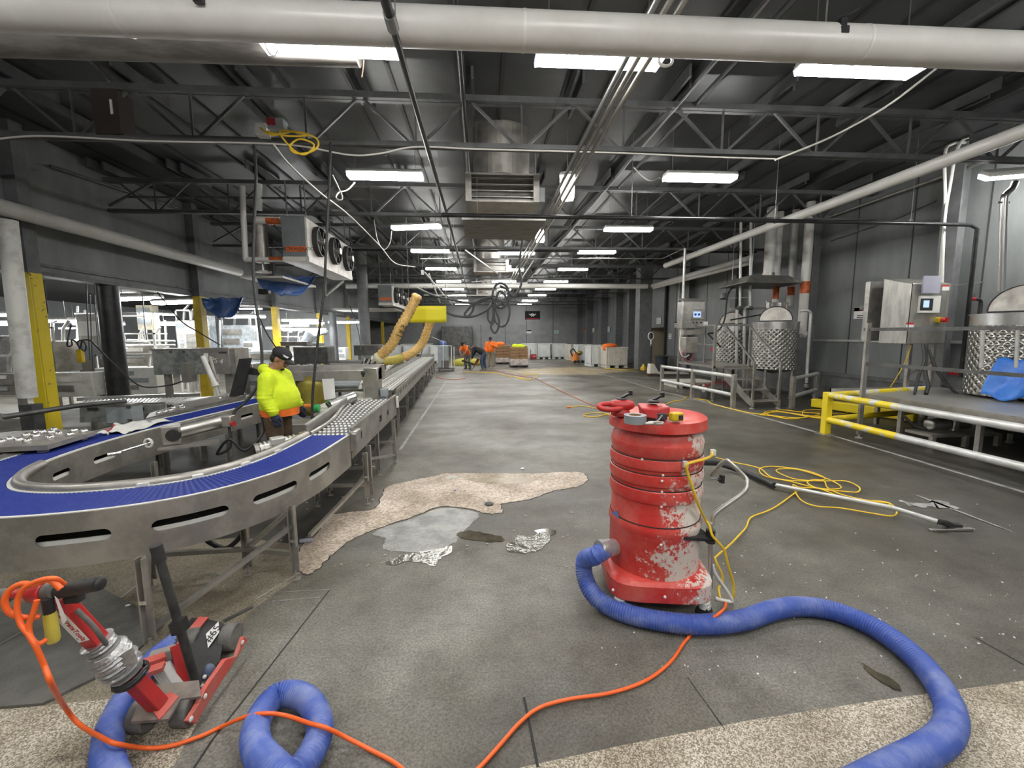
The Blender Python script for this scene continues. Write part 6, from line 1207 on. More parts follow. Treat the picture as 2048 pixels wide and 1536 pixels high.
# base tray
def trayf(z0, z1, e, g=0):
    ps = []
    for i in range(40):
        a = 2 * math.pi * i / 40; c, s = math.cos(a), math.sin(a); k = 1 / max(abs(c) ** e + abs(s) ** e, 1e-6) ** (1 / e); ps.append((DX + (.325 + g) * c * k, DYY + .0 + (.315 + g) * s * k))
    return ps
tm = MB(); P0 = trayf(0, 0, 4.5); P1 = trayf(0, 0, 4.5, -.02); n = 40
Rz = Matrix.Translation((DX, DYY, 0)) @ Matrix.Rotation(-.16, 4, 'Z') @ Matrix.Translation((-DX, -DYY, 0))
vs = [V((x, y, .11)) for x, y in P1] + [V((x, y, .125)) for x, y in P0] + [V((x, y, .225)) for x, y in P0] + [V((x, y, .245)) for x, y in P1] + [V((DX + (x - DX) * .86, DYY + (y - DYY) * .86, .255)) for x, y in P1]
fs = [tuple(reversed(range(n)))] + [(k * n + i, k * n + (i + 1) % n, (k + 1) * n + (i + 1) % n, (k + 1) * n + i) for k in range(4) for i in range(n)] + [tuple(range(4 * n, 5 * n))]
tm.add(vs, fs, Rz); part(tm, 'base_tray', vac_l, t, smooth=30)
for k in range(4):
    a = -.16 + k * math.pi / 2 + math.pi / 4; c = V((DX + .36 * math.cos(a), DYY + .36 * math.sin(a), 0))
    cs = part(MB().cyl(c + V((0, 0, .075)), c + V((0, 0, .115)), .035, n=14).box(c + V((.0, 0, .07)), (.07, .035, .05), a), 'caster', dirty_white, t, 'pale caster')
    part(MB().cyl(c + V((-.02, -.02, .045)), c + V((.02, .02, .045)), .045, n=18), 'caster_wheel', rubber, cs)
for px, py in ((1226, 1180), (1330, 1194), (1396, 1197), (1411, 1157)): p = AY(px, py, DYY - (.33 if px > 1240 else .26)); part(MB().ell(p, .009, .009, .009), 'rivet', dirty_white, t)
for px, py in ((1284, 919), (1326, 951), (1324, 962), (1324, 984), (1323, 1014), (1322, 1090)): d_ = V((DX, DYY, 0)); p = AY(px, py, DYY - R - .006); part(MB().ell(p, .008, .006, .008), 'rivet', dirty_white, t)
p0 = [AY(1223, 1024, DYY - .2), AY(1234, 1021, DYY - .22), AY(1238, 1038, DYY - .23), AY(1228, 1034, DYY - .215)]
def ondrum(px, py, rr=R + .006):
    w = ray(px, py); ox, oy = -DX, -DYY; A_ = w.x ** 2 + w.y ** 2; B_ = 2 * (w.x * ox + w.y * oy); C_ = ox * ox + oy * oy - rr * rr; D_ = B_ * B_ - 4 * A_ * C_
    if D_ < 0: D_ = 0
    return EYE + w * ((-B_ - math.sqrt(D_)) / (2 * A_))
part(MB().add([ondrum(*a) for a in ((1223, 1026), (1234, 1021), (1238, 1037), (1228, 1034))], [(0, 1, 2, 3)]), 'blue_sticker', mat('blue_sticker', (.10, .20, .42), .5), t, 'blue sticker scrap', thick=.002)
# inlet with tape, handle, bracket, stand bar
i0 = V((DX - .27, DYY - .07, .37)); i1 = V((DX - .37, DYY - .11, .385)); part(MB().cyl(i0, i1, .048, .048, n=20), 'inlet', vac_l, t); part(MB().tube([i0 + (i1 - i0) * f for f in (.2, .5, .8, 1.1, 1.4)], .068, 18, rs=[.054, .058, .055, .060, .056]), 'tape_wrap', tape_m, t, 'silver tape wrap', smooth=50)
hy = DYY - .18; hp_ = [AY(1421, 1176, hy), AY(1421, 1060, hy), AY(1425, 1045, hy), AY(1432, 1026, hy), AY(1487, 985, hy), AY(1494, 965, hy + .02), AY(1490, 954, hy + .05), AY(1460, 925, hy + .1), AY(1452, 922, hy + .14), AY(1440, 930, hy + .3), AY(1422, 950, hy + .42)]
part(MB().tube(cr(hp_, 6), .0135, 14), 'push_handle', steel, t, 'bent chrome handle', smooth=60)
b0 = AY(1421, 1068, hy); part(MB().cyl(b0 + V((0, 0, -.03)), b0 + V((0, 0, .03)), .028, n=16).cyl(b0 + V((0, 0, -.055)), b0 + V((0, 0, -.035)), .03, n=16), 'clamp', rubber, t)
part(MB().add([ondrum(1368, 1073), b0 + V((-.0, -.03, -.02)), b0 + V((.03, 0, -.05)), ondrum(1368, 1079), ondrum(1392, 1066) + V((.05, .1, 0)), b0 + V((.0, .03, -.02))], [(0, 1, 2, 3), (0, 4, 5, 1)]), 'clamp_bracket', rubber, t, thick=.012)
part(MB().tube(cr([AY(1425, 1130, hy), AY(1432, 1150, hy), AY(1462, 1196, hy), AY(1458, 1203, hy), AY(1430, 1197, hy)], 5), .012, 10), 'stand_loop', dirty_white, t, smooth=60)
a = AY(1420, 957, DYY + .05); part(MB().cyl(a, AY(1438, 959, DYY + .05), .006, n=8), 'bolt_shaft', rod_m, t); part(MB().cyl(AY(1436, 959, DYY + .05), AY(1441, 959, DYY + .05), .012, n=10).box(AY(1444, 958, DYY + .05), (.02, .03, .055), .3), 'wing_knob', rubber, t)
# hooks holding the cord
for px, py in ((1371, 929), (1426, 905)): part(MB().box(ondrum(px, py, R + .02) if px < 1400 else AY(1426, 905, DYY - .05), (.03, .03, .04)), 'cord_hook', dirty_white, t, bev=.005)
cable('power_cord', 'yellow power cord of the drum vacuum hooked down its side to the floor', [AY(1424, 904, DYY - .06), AY(1423, 911, DYY - .15), ondrum(1410, 918, R + .03), ondrum(1390, 923, R + .03), ondrum(1374, 929, R + .035), ondrum(1374, 942, R + .03), ondrum(1384, 972, R + .03), ondrum(1395, 1005, R + .03), ondrum(1410, 1038, R + .03), AY(1418, 1050, hy - .02), AY(1424, 1070, hy - .04), AY(1434, 1082, hy - .04), AY(1448, 1100, hy - .03), AY(1456, 1130, hy - .02), AY(1466, 1165, hy), AY(1467, 1190, hy), AY(1464, 1200, hy + .02)], .0085, yellow_cord)
cable('orange_lead', 'orange lead from the yellow connector looping up to the red handle', [AY(74, 1200, 1.48), AY(66, 1228, 1.47), AY(58, 1252, 1.46), AY(62, 1276, 1.45), AY(76, 1288, 1.45), AY(92, 1280, 1.47)], .0085, orange_cord)
cable('extension_cord', 'thin yellow cord running from the coil on the floor to the drum vacuum', [G(1600, 978, .03), G(1560, 1008, .02), G(1535, 1022, .02), G(1502, 1035, .02), G(1492, 1055, .02), G(1474, 1075, .03), G(1455, 1094, .10), AY(1434, 1112, 2.55), AY(1431, 1120, 2.42), AY(1444, 1150, 2.42), AY(1444, 1168, 2.42), AY(1437, 1176, 2.42), AY(1440, 1196, 2.38)], .0075, yellow_cord)
# tools on the lid
def onlid(px, py, dz=0): p = G(px, py, ZL + dz); return p
def battery_tool(px, py, lab, handle):
    c = onlid(px, py); t = thing('nailer_case' if False else 'battery_charger', lab, 'tool', (c.x, c.y, ZL), 'red tools on the drum lid')
    if handle:
        part(MB().ell(c + V((.02, .03, .065)), .085, .06, .04), 'body', red_m, t, smooth=60)
        rg = [c + V((.0 + .075 * math.cos(a) - .06, -.0 + .03 * math.sin(a), .06 + .014 * math.sin(a))) for a in [i * .45 for i in range(14)]]
        part(MB().tube(rg, .016, 10, closed=True), 'handle', red_m, t, smooth=60); part(MB().lathe([(.055, 0), (.06, .02), (.05, .045)], 20, c + V((.01, .03, .0))), 'foot', red_m, t)
    else:
        part(MB().add([c + V(p) for p in ((-.06, -.05, .02), (.02, -.07, .005), (.10, -.03, .02), (.10, .05, .02), (-.06, .05, .02), (-.085, -.04, .075), (.0, -.055, .07), (.10, -.02, .075), (.10, .06, .085), (-.07, .06, .09))], [(4, 3, 2, 1, 0), (5, 6, 7, 8, 9), (0, 1, 6, 5), (1, 2, 7, 6), (2, 3, 8, 7), (3, 4, 9, 8), (4, 0, 5, 9)]), 'body', red_m, t, bev=.008)
        part(MB().box(c + V((.035, -.058, .025)), (.06, .02, .04)), 'battery_port', rubber, t, bev=.006); part(MB().box(c + V((0, 0, .01)), (.1, .08, .02)), 'foot', rubber, t)
    part(MB().lathe([(.032, .0), (.036, .008), (.03, .014)], 20, c + V((.02, .03, .095))), 'gear_ring', rubber, t); part(MB().bar(c + V((.02, .03, .11)), c + V((.07, .05, .13)), .014).box(c + V((.085, .06, .135)), (.02, .02, .03)), 'hook', black_iron, t)
battery_tool(1240, 832, 'red power tool with looped handle lying at the left of the drum lid', True)
battery_tool(1304, 838, 'red angular power tool beside the yellow tape measure on the drum lid', False)
c = onlid(1270, 846); t2 = thing('duct_tape_roll', 'roll of grey duct tape on the front of the drum lid', 'tape', (c.x, c.y, ZL)); part(MB().lathe([(.036, .001), (.062, .001), (.062, .048), (.036, .048), (.036, .001)], 36, c, close=False), 'tape', mat('grey_tape', (.24, .26, .28), .45), t2, smooth=40); part(MB().lathe([(.033, .002), (.036, .002), (.036, .047), (.033, .047), (.033, .002)], 30, c, close=False), 'core', card_m, t2)
c = onlid(1352, 842); t2 = thing('tape_measure', 'yellow tape measure with black pad on the drum lid', 'tape measure', (c.x, c.y, ZL)); part(MB().box(c + V((0, .0, .026)), (.075, .045, .05), .15), 'case', yellow_p, t2, bev=.008); part(MB().box(c + V((.018, -.02, .024)), (.028, .012, .028), .15), 'black_pad', rubber, t2, bev=.004)
c = onlid(1312, 850); t2 = thing('pliers', 'grey pliers with wire loop between tape roll and tape measure', 'tool', (c.x, c.y, ZL)); part(MB().tube(cr([c + V((-.06, 0, .01)), c + V((-.02, -.012, .012)), c + V((.03, -.02, .01))]), .009, 8).tube(cr([c + V((-.04, .01, .012)), c + V((.0, .0, .015)), c + V((.04, -.005, .012))]), .008, 8).box(c + V((.0, -.008, .012)), (.04, .03, .018)), 'jaws', steel_dull, t2); part(MB().tube([c + V((.03 + .025 * math.cos(a), .01 + .012 * math.sin(a), .025 + .018 * math.sin(a))) for a in [i * .5 for i in range(14)]], .0025, 6), 'wire_loop', black_cord, t2); part(MB().cyl(c + V((.0, .0, .012)), c + V((.06, .06, .04)), .004, n=6), 'shaft', chrome, t2)
# ================================================================== BLUE HOSES
def ribbed(name, lab, pts, r, step=.015):
    p = resample(cr(pts, 16), step / 2); rs = [r if i % 2 else r * .90 for i in range(len(p))]; return solo(MB().tube(p, r, 18, rs=rs), name, blue_hose, lab, 'hose', smooth=20)
r_ = .058
hz = lambda a, z=r_: [G(px, py, z) for px, py in a]
ribbed('vacuum_hose', 'blue ribbed hose curving from the drum vacuum round to the lower right', [V((DX - .355, DYY - .105, .384)), V((DX - .43, DYY - .135, .355)), G(1170, 1120, .26), G(1169, 1150, .17), G(1184, 1185, .10)] + hz([(1215, 1211), (1260, 1229), (1310, 1240), (1370, 1248), (1430, 1248), (1490, 1239), (1540, 1222), (1590, 1213), (1650, 1218), (1710, 1237), (1770, 1268), (1830, 1315), (1878, 1372), (1902, 1425), (1893, 1468), (1850, 1502), (1790, 1532), (1700, 1580), (1600, 1640)]), r_)
ribbed('vacuum_hose', 'blue ribbed hose looping on the floor at the lower left past the red machine', hz([(352, 1284), (310, 1318), (282, 1352), (258, 1388), (238, 1420), (222, 1455), (215, 1490), (216, 1525), (240, 1580), (320, 1640), (420, 1650), (520, 1612)]) + [G(598, 1540, .07), G(630, 1492, .06), G(640, 1450, .058), G(622, 1407, .058), G(590, 1388, .058), G(553, 1392, .058), G(524, 1425, .06), G(510, 1465, .08), G(517, 1503, .13), G(545, 1535, .17), G(590, 1580, .17), G(650, 1640, .1)], r_ * .97)
# ================================================================== CORDS
oc = lambda a, z=.012: [G(px, py, z) for px, py in a]
ORN = 'orange extension cord '
OT = [AY(127, 1166, 1.56), AY(112, 1157, 1.54), AY(85, 1156, 1.53), AY(55, 1163, 1.52), AY(38, 1180, 1.51), AY(30, 1205, 1.50), AY(30, 1222, 1.5), AY(45, 1230, 1.5), AY(70, 1233, 1.51), AY(84, 1230, 1.52)]
cable('orange_cord_coil', ORN + 'looped over the handle of the red machine', [AY(122, 1178, 1.50), AY(98, 1160, 1.5), AY(66, 1170, 1.49), AY(45, 1167, 1.49), AY(20, 1180, 1.48), AY(9, 1203, 1.47), AY(20, 1226, 1.47), AY(50, 1235, 1.48), AY(80, 1233, 1.5)], .0095, orange_cord, n=10)
cable('extension_cord', ORN + 'hanging from the red machine and winding across the floor in front', [AY(128, 1168, 1.53), AY(108, 1157, 1.5), AY(75, 1162, 1.49), AY(45, 1180, 1.48), AY(34, 1210, 1.47), AY(40, 1245, 1.46), AY(58, 1270, 1.45), AY(70, 1290, 1.44), AY(88, 1330, 1.44), AY(105, 1372, 1.44), G(128, 1412, .22), G(158, 1448, .10), G(205, 1476, .14), G(235, 1488, .135), G(290, 1496, .03)] + oc([(340, 1492), (400, 1473), (440, 1455)]) + [G(490, 1434, .09), G(530, 1427, .125), G(570, 1431, .09), G(620, 1447, .12), G(650, 1455, .125), G(690, 1474, .05)] + oc([(745, 1502), (790, 1526), (830, 1560), (880, 1590), (930, 1560), (960, 1534), (1000, 1490), (1040, 1445), (1080, 1415), (1140, 1398), (1220, 1386), (1290, 1362), (1340, 1325), (1370, 1283), (1400, 1252)]) + [G(1425, 1236, .10), G(1442, 1224, .12), AY(1450, 1215, 2.36), AY(1452, 1205, 2.4)], .0085, orange_cord, n=10)
def yl(pts, z=.011): return [G(px, py, z) for px, py in pts]
cable('extension_cord', 'yellow cord coiled in wide loops over the black wand right of the drum', yl([(1432, 915), (1470, 925), (1518, 936), (1545, 955), (1600, 962), (1650, 958), (1622, 944), (1580, 936), (1540, 933), (1519, 938), (1530, 952), (1580, 963), (1640, 977), (1682, 976), (1660, 960), (1600, 940), (1560, 938), (1555, 944), (1590, 958), (1640, 962), (1690, 962), (1718, 974), (1715, 984), (1690, 983), (1640, 978), (1615, 966), (1625, 960), (1648, 962), (1655, 975), (1680, 988), (1730, 1000), (1775, 1005), (1793, 1020), (1785, 1032), (1740, 1026), (1680, 1016), (1630, 1012), (1600, 998), (1586, 970), (1600, 975), (1640, 978), (1700, 1000), (1776, 1006), (1770, 1014)], .03), .0075, yellow_cord)
cable('extension_cord', 'yellow cord along the floor joint from drum to the fence heap', yl([(1325, 812), (1345, 803), (1365, 800), (1378, 792), (1392, 797), (1415, 801), (1425, 808), (1460, 817), (1500, 826), (1530, 829)]), .012, yellow_cord)
cable('extension_cord', 'yellow cord heaped in loops beside the yellow fence post', yl([(1530, 829), (1560, 820), (1600, 824), (1640, 828), (1600, 836), (1550, 832), (1520, 829), (1560, 824), (1620, 834), (1655, 838), (1600, 829), (1545, 822), (1530, 827), (1580, 838), (1630, 832), (1680, 840)], .015), .012, yellow_cord)
cable('extension_cord', 'yellow cord drawing a wandering line behind the yellow fence', yl([(1605, 828), (1608, 821), (1640, 819), (1668, 820), (1666, 816), (1690, 818), (1694, 826), (1660, 828)], .013), .010, yellow_cord)
cable('extension_cord', 'pale yellow cord with orange plug lying left of the drum', yl([(1142, 814), (1165, 812), (1200, 818), (1230, 822)]) + yl([(1200, 832), (1175, 833), (1168, 829), (1190, 826), (1215, 828), (1235, 842)]), .010, yellow_cord)
q = G(1138, 814, .02); solo(MB().cyl(q + V((-.05, 0, 0)), q + V((.05, 0, 0)), .022, n=10), 'cord_plug', orange_mac, 'small orange plug at the end of the pale yellow cord', 'plug')
cable('extension_cord', 'long red cord running from the workers toward the drum', yl([(985, 740), (1010, 746), (1040, 752), (1070, 757), (1100, 771), (1150, 795), (1200, 816)]), .012, red_cord)
cable('extension_cord', 'yellow cord tangled on the sandy floor near the workers', yl([(925, 743), (960, 745), (990, 746), (1015, 752), (1050, 757), (1030, 754), (1060, 760), (1075, 750), (1045, 749)]), .018, yellow_cord)
cable('extension_cord', 'yellow cord lying beyond the column right of the bins', yl([(1210, 737), (1250, 739), (1275, 738), (1288, 741)]), .015, yellow_cord)
cable('extension_cord', 'thin tan cord lying left on the floor before the grey cart', yl([(872, 755), (885, 757), (905, 759), (930, 757)]), .015, red_cord)
# wand
t = thing('vacuum_wand', 'vacuum wand with black hose, silver tube and floor nozzle right of the drum', 'wand', G(1700, 1010))
part(MB().tube(cr([G(1405, 925, .20), G(1440, 928, .09), G(1490, 945, .05), G(1530, 962, .05), G(1548, 971, .05)], 8), .034, 14), 'black_hose', rubber, t, 'black hose', smooth=60)
a, b = G(1547, 969, .05), G(1875, 1043, .085); m_ = a.lerp(b, .77) + V((0, 0, .035)); part(MB().tube([a, m_, b], .021, 14), 'tube', alu, t, 'silver tube', smooth=60)
part(MB().tube([b, G(1892, 1046, .06), G(1905, 1052, .03)], .026, 12).box(G(1905, 1050, .03), (.12, .05, .03), -.3), 'swivel', rubber, t, smooth=50)
a, b = G(1860, 1060, .012), G(1944, 1058, .012); part(MB().bar(a, b, .035, .022), 'nozzle', steel, t, 'flat floor nozzle', bev=.005)
# ================================================================== RED CONCRETE MACHINE (lower left)
t = thing('floor_scraper', 'small red wheeled concrete machine with taped mast and black lever', 'machine', (-1.42, 1.95, 0))
xr = -1.30
def rr(px, py): return AX(px, py, xr)
rail_ = [rr(376, 1442), rr(392, 1448), rr(430, 1385), rr(497, 1280), rr(488, 1272), rr(474, 1312), rr(452, 1318), rr(412, 1375), rr(396, 1410)]
part(MB().add(rail_ + [p + V((-.022, 0, 0)) for p in rail_], [tuple(range(9)), tuple(range(17, 8, -1))] + [(i, (i + 1) % 9, 9 + (i + 1) % 9, 9 + i) for i in range(9)]), 'side_bar', red_dusty, t, 'right red side bar', bev=.004)
for px, py in ((381, 1438), (409, 1393), (484, 1285)): p = rr(px, py); part(MB().ell(p + V((.003, 0, 0)), .006, .012, .012), 'bolt', dirty_white, t)
def wheel(c, nm='wheel'): return part(MB().cyl(c - V((.034, 0, 0)), c + V((.034, 0, 0)), .072, n=28), nm, rubber_grey, t, smooth=50, bev=.008)
wy = 1.80
w1 = G(358, 1470); w2 = G(270, 1482)
for c in ((w1.x + .0, w1.y + .06), (w2.x, w2.y + .06)): w = wheel(V((c[0], c[1], .072))); part(MB().cyl(V((c[0] + .034, c[1], .072)), V((c[0] + .042, c[1], .072)), .026, n=14), 'wheel_hub', red_m, w)
c3 = G(462, 1312); w = wheel(V((c3.x - .03, c3.y + .06, .072))); wheel(V((c3.x - .22, c3.y + .06, .072)))
part(MB().cyl((w2.x, w2.y + .06, .072), (w1.x, w1.y + .06, .072), .012, n=10), 'axle', red_dusty, t)
# deck plates
pl = [AY(264, 1443, 1.80), AY(338, 1438, 1.80), AY(372, 1390, 1.98), AY(300, 1372, 2.02)]; z_ = .145
dk = [G(*p, z_) for p in ((262, 1443), (336, 1438), (362, 1398), (402, 1392), (398, 1360), (290, 1372))]
part(MB().prism([tuple(p[:2]) for p in dk], z_ - .012, z_), 'deck_plate', mat('dusty_plate', (.20, .165, .14), .7, 0, (.12, .10, .09), 8), t)
ft = [G(*p, z_ + .003) for p in ((298, 1412), (318, 1440), (330, 1428), (358, 1393), (340, 1385))]; part(MB().prism([tuple(p[:2]) for p in ft], z_ - .002, z_ + .006), 'mast_foot', red_dusty, t)
# mast
m0 = G(318, 1412, z_); m1 = AY(112, 1196, 1.58); md_ = (m1 - m0).normalized(); side = V((1, .1, 0))
def mbar(f0, f1, w, h): return MB().bar(m0.lerp(m1, f0), m0.lerp(m1, f1), w, h, upv=(0, 1, .3))
part(mbar(0, .99, .052, .058), 'mast', red_m, t, 'square red mast', bev=.004)
up_ = md_.cross(V((1, 0, 0))).normalized()
fr = frame(m0.lerp(m1, .815) + V((.0, -.0, 0)), -md_, V((.7, -.3, .55)))
nrm = fr.to_3x3() @ V((0, 0, 1))
if nrm.y > 0: nrm = -nrm
vn = (V((0, -1, 0)) - md_ * V((0, -1, 0)).dot(md_)).normalized()     # mast face turned to the camera
xs = md_.cross(vn).normalized()
if xs.x < 0: xs = -xs
def mp_(f, s, o=.0295): return m0.lerp(m1, f) + xs * s + vn * (o + .0006)
part(MB().add([mp_(.70, -.021), mp_(.70, .021), mp_(.94, .021), mp_(.94, -.021)], [(0, 1, 2, 3)]), 'maker_label', label_w, t, 'white maker label', thick=.001)
text('ConcreteTools', t, red_ink, frame(mp_(.825, .004, .031), -md_, xs), .026)
text('---', t, ink, frame(mp_(.73, -.012, .031), -md_, xs), .010, 'print_line')
wr_ = MB(); n = 40
ring = []
for i in range(n + 1):
    f = .34 + .30 * i / n; ring.append(m0.lerp(m1, f))
part(MB().tube(ring, .05, 18, rs=[.048 + .012 * math.sin(i * 1.9) * random.random() + (.014 if 6 < i < 30 else 0) for i in range(n + 1)]), 'tape_wrap', tape_m, t, 'crumpled silver tape wrap', smooth=40)
q = m0.lerp(m1, .52) + xs * .06 + vn * .02; part(MB().add([q, q + V((.05, 0, .03)), q + V((.07, -.01, -.03)), q + V((.02, 0, -.07)), q + V((-.02, 0, -.05))], [(0, 1, 2, 3, 4)]), 'tape_flap', tape_m, t, thick=.002)
part(MB().tube([m0.lerp(m1, .30 + .012 * k) + (xs * math.cos(a) + vn * math.sin(a)) * (.055 + .004 * (k % 2)) for k in range(3) for a in [i * .45 for i in range(14)]], .008, 8), 'coiled_lead', black_cord, t, smooth=60)
part(MB().tube(cr([m0.lerp(m1, .60) + xs * .02, m0.lerp(m1, .66) + xs * .06 + vn * .03, m0.lerp(m1, .78) + xs * .07 + vn * .03, m0.lerp(m1, .90) + xs * .04 + vn * .01]), .009, 8), 'loop_lead', rubber_grey, t, smooth=60)
# handle bar with grips
hc_ = m1 + V((0, 0, .005)); g1_ = AY(112, 1184, 1.56); g2_ = AY(200, 1167, 1.53); gl = AY(-25, 1192, 1.58)
part(MB().cyl(gl, AY(80, 1184, 1.57), .016, n=14), 'left_bar', red_m, t); part(MB().cyl(AY(70, 1186, 1.57), AY(96, 1182, 1.56), .036, n=18), 'clamp_block', red_m, t, bev=.004); part(MB().cyl(AY(98, 1182, 1.56), AY(114, 1179, 1.555), .032, n=16), 'collar', rubber_grey, t)
part(MB().tube([g1_.lerp(g2_, i / 10) for i in range(11)], .024, 14, rs=[.024 + .002 * (i % 2) for i in range(11)]).ell(g2_, .012, .024, .024), 'right_grip', rubber, t, 'black rubber grip', smooth=50); part(MB().tube([gl, AY(20, 1190, 1.575)], .024, 14), 'left_grip', rubber_grey, t, 'dusty rubber grip')
a = AY(97, 1212, 1.53); part(MB().cyl(a + V((0, 0, .03)), a + V((0, 0, -.05)), .017, n=12), 'plug_end', rubber, t); part(MB().lathe([(.016, -.14), (.020, -.13), (.019, -.03), (.014, -.02)], 14, a), 'yellow_connector', mat('clear_yellow', (.62, .52, .08), .35), t, 'yellow see through connector')
a = AY(140, 1166 + 18, 1.55); part(MB().box(AY(148, 1190, 1.57), (.05, .03, .05)), 'switch_box', rubber, t); part(MB().add([AY(137, 1186, 1.56), AY(152, 1187, 1.56), AY(147, 1200, 1.56), AY(136, 1196, 1.56)], [(0, 1, 2, 3)]), 'switch_label', label_w, t, thick=.001)
part(MB().add([AY(109, 1192, 1.53), AY(116, 1198, 1.53), AY(134, 1240, 1.53), AY(126, 1250, 1.53), AY(116, 1215, 1.53)], [(0, 1, 2, 3, 4)]), 'paper_tag', label_w, t, thick=.001)
# capacitor box, rear brackets, motor housing
c0_ = [AY(302, 1345, 1.93), AY(327, 1336, 1.95), AY(361, 1392, 1.93), AY(340, 1396, 1.92)]
cb2 = MB(); a, b = c0_[0], c0_[1]; e, f_ = c0_[3], c0_[2]
for k in range(5): u0, u1 = k / 5, (k + .75) / 5; cb2.add([a.lerp(b, u0), a.lerp(b, u1), e.lerp(f_, u1), e.lerp(f_, u0)] + [a.lerp(b, u0) + V((0, .05, 0)), a.lerp(b, u1) + V((0, .05, 0)), e.lerp(f_, u1) + V((0, .05, 0)), e.lerp(f_, u0) + V((0, .05, 0))], [(0, 1, 2, 3), (7, 6, 5, 4), (0, 4, 5, 1), (1, 5, 6, 2), (2, 6, 7, 3), (3, 7, 4, 0)])
part(cb2, 'heat_sink', alu, t, 'silver finned box')
part(MB().bar(AY(275, 1335, 1.95), AY(330, 1316, 2.02), .05, .04).bar(AY(300, 1342, 1.93), AY(328, 1332, 1.95), .05, .02), 'red_bracket', red_dusty, t)
part(MB().bar(AY(300, 1318, 2.1), AY(352, 1302, 2.14), .05, .06), 'rear_arm', mat('dusty_grey', (.25, .22, .2), .8), t, bev=.008); part(MB().bar(AY(352, 1290, 2.04), AY(372, 1385, 1.98), .045, .03), 'red_upright', red_m, t)
hs = [(398, 1372), (441, 1322), (455, 1248), (416, 1236), (372, 1290), (378, 1340)]
A_ = [AY(px, py, 2.02 + (1380 - py) * .0022) for px, py in hs]; part(MB().add(A_ + [p + V((-.10, .02, 0)) for p in A_], [tuple(range(6)), tuple(range(11, 5, -1))] + [(i, (i + 1) % 6, 6 + (i + 1) % 6, 6 + i) for i in range(6)]), 'motor_cover', rubber, t, 'black motor cover', bev=.006)
ed = [A_[4], A_[3], A_[3] + V((-.05, 0, .006)), A_[4] + V((-.05, 0, .006))]; part(MB().add([p + V((.006, -.004, .006)) for p in ed], [(0, 1, 2, 3)]), 'red_top_plate', red_dusty, t, thick=.01)
lb_ = [AY(px, py, 2.02 + (1380 - py) * .0022 - .012) for px, py in ((412, 1268), (437, 1243), (439, 1264), (416, 1296))]
part(MB().add(lb_, [(0, 3, 2, 1)]), 'number_label', label_w, t, 'white number label', thick=.001)
cc = sum(lb_, V((0, 0, 0))) / 4; nn_ = (lb_[2] - lb_[3]).cross(lb_[0] - lb_[3]).normalized(); text('#65', t, ink, frame(cc + nn_ * .003, lb_[2] - lb_[3], lb_[0] - lb_[3]), .055)
part(MB().add([A_[4] + V((.01, -.012, -.015)), A_[3].lerp(A_[4], .45) + V((.012, -.012, -.0)), A_[3].lerp(A_[4], .45) + V((-.02, -.01, .014)), A_[4] + V((-.02, -.01, .0))], [(0, 1, 2, 3)]), 'red_edge_label', label_w, t, thick=.001)
p = AY(418, 1345, 2.06); part(MB().ell(p, .03, .03, .045).cyl(p + V((0, -.03, 0)), p + V((0, -.034, 0)), .02, n=12), 'motor_end', mat('blue_grey_motor', (.10, .13, .20), .5), t)
part(MB().cyl(AY(455, 1256, 2.33), AY(463, 1268, 2.30), .016, n=10), 'rear_knob', rubber, t)
# black lever tube
b0, b1 = AY(396, 1380, 1.98), AY(312, 1092, 1.96); part(MB().cyl(b0, b1, .019, n=16), 'lever_tube', mat('worn_black_tube', (.030, .030, .030), .55, .2, (.06, .06, .055), 9), t, 'black lever tube'); part(MB().cyl(b0.lerp(b1, .90), b0.lerp(b1, 1.003), .025, n=16), 'rubber_sleeve', rubber, t); part(MB().bar(b0.lerp(b1, .42), b0.lerp(b1, .50), .052, .052), 'lever_clamp', black_iron, t); part(MB().box(b0 + V((0, 0, -.02)), (.06, .05, .05)), 'lever_base', rubber, t)
for k in range(3): p = b0 + V((.03, -.03 + k * .02, .0 + .03 * k)); part(MB().ell(p, .009, .009, .009), 'bolt', dirty_white, t)
solo(MB().bar(G(448, 1242, .006), G(505, 1213, .006), .03, .006), 'steel_strip', steel_dark, 'flat dark metal strip on the floor behind the red machine', 'strip')
solo(MB().cyl(G(600, 1082, .02), G(626, 1080, .02), .018, n=12), 'plastic_vial', clear_pl, 'small clear plastic vial lying on the broken concrete edge', 'vial')
solo(MB().bar(G(196, 1233, .005), G(278, 1168, .005), .02, .008), 'steel_angle', steel_dull, 'long bright metal strip on the floor under the curved conveyor', 'strip')
solo(MB().bar(G(-10, 1295, .018), G(47, 1262, .018), .01, .006), 'steel_rod', steel_dull, 'short metal rod on the rubber mat at the left edge', 'rod')
cable('floor_hose', 'black hose sagging under the curved conveyor between its legs', [G(330, 1095, .4), G(400, 1072, .32), G(420, 1085, .22), G(450, 1097, .18), G(475, 1080, .25), G(492, 1055, .35)], .018, rubber)
rnd = random.Random(5); deb = MB()
for i in range(70):
    px, py = rnd.uniform(560, 1160), rnd.uniform(955, 1140); p = G(px, py, .004); s = rnd.uniform(.004, .014); deb.box((p.x, p.y, s * .4), (s * 1.6, s, s * .8), rnd.uniform(0, 3))
solo(deb, 'rubble_crumbs', mat('rubble', (.42, .36, .30), .8), 'concrete crumbs scattered over the broken floor patch', 'rubble', kind='stuff')
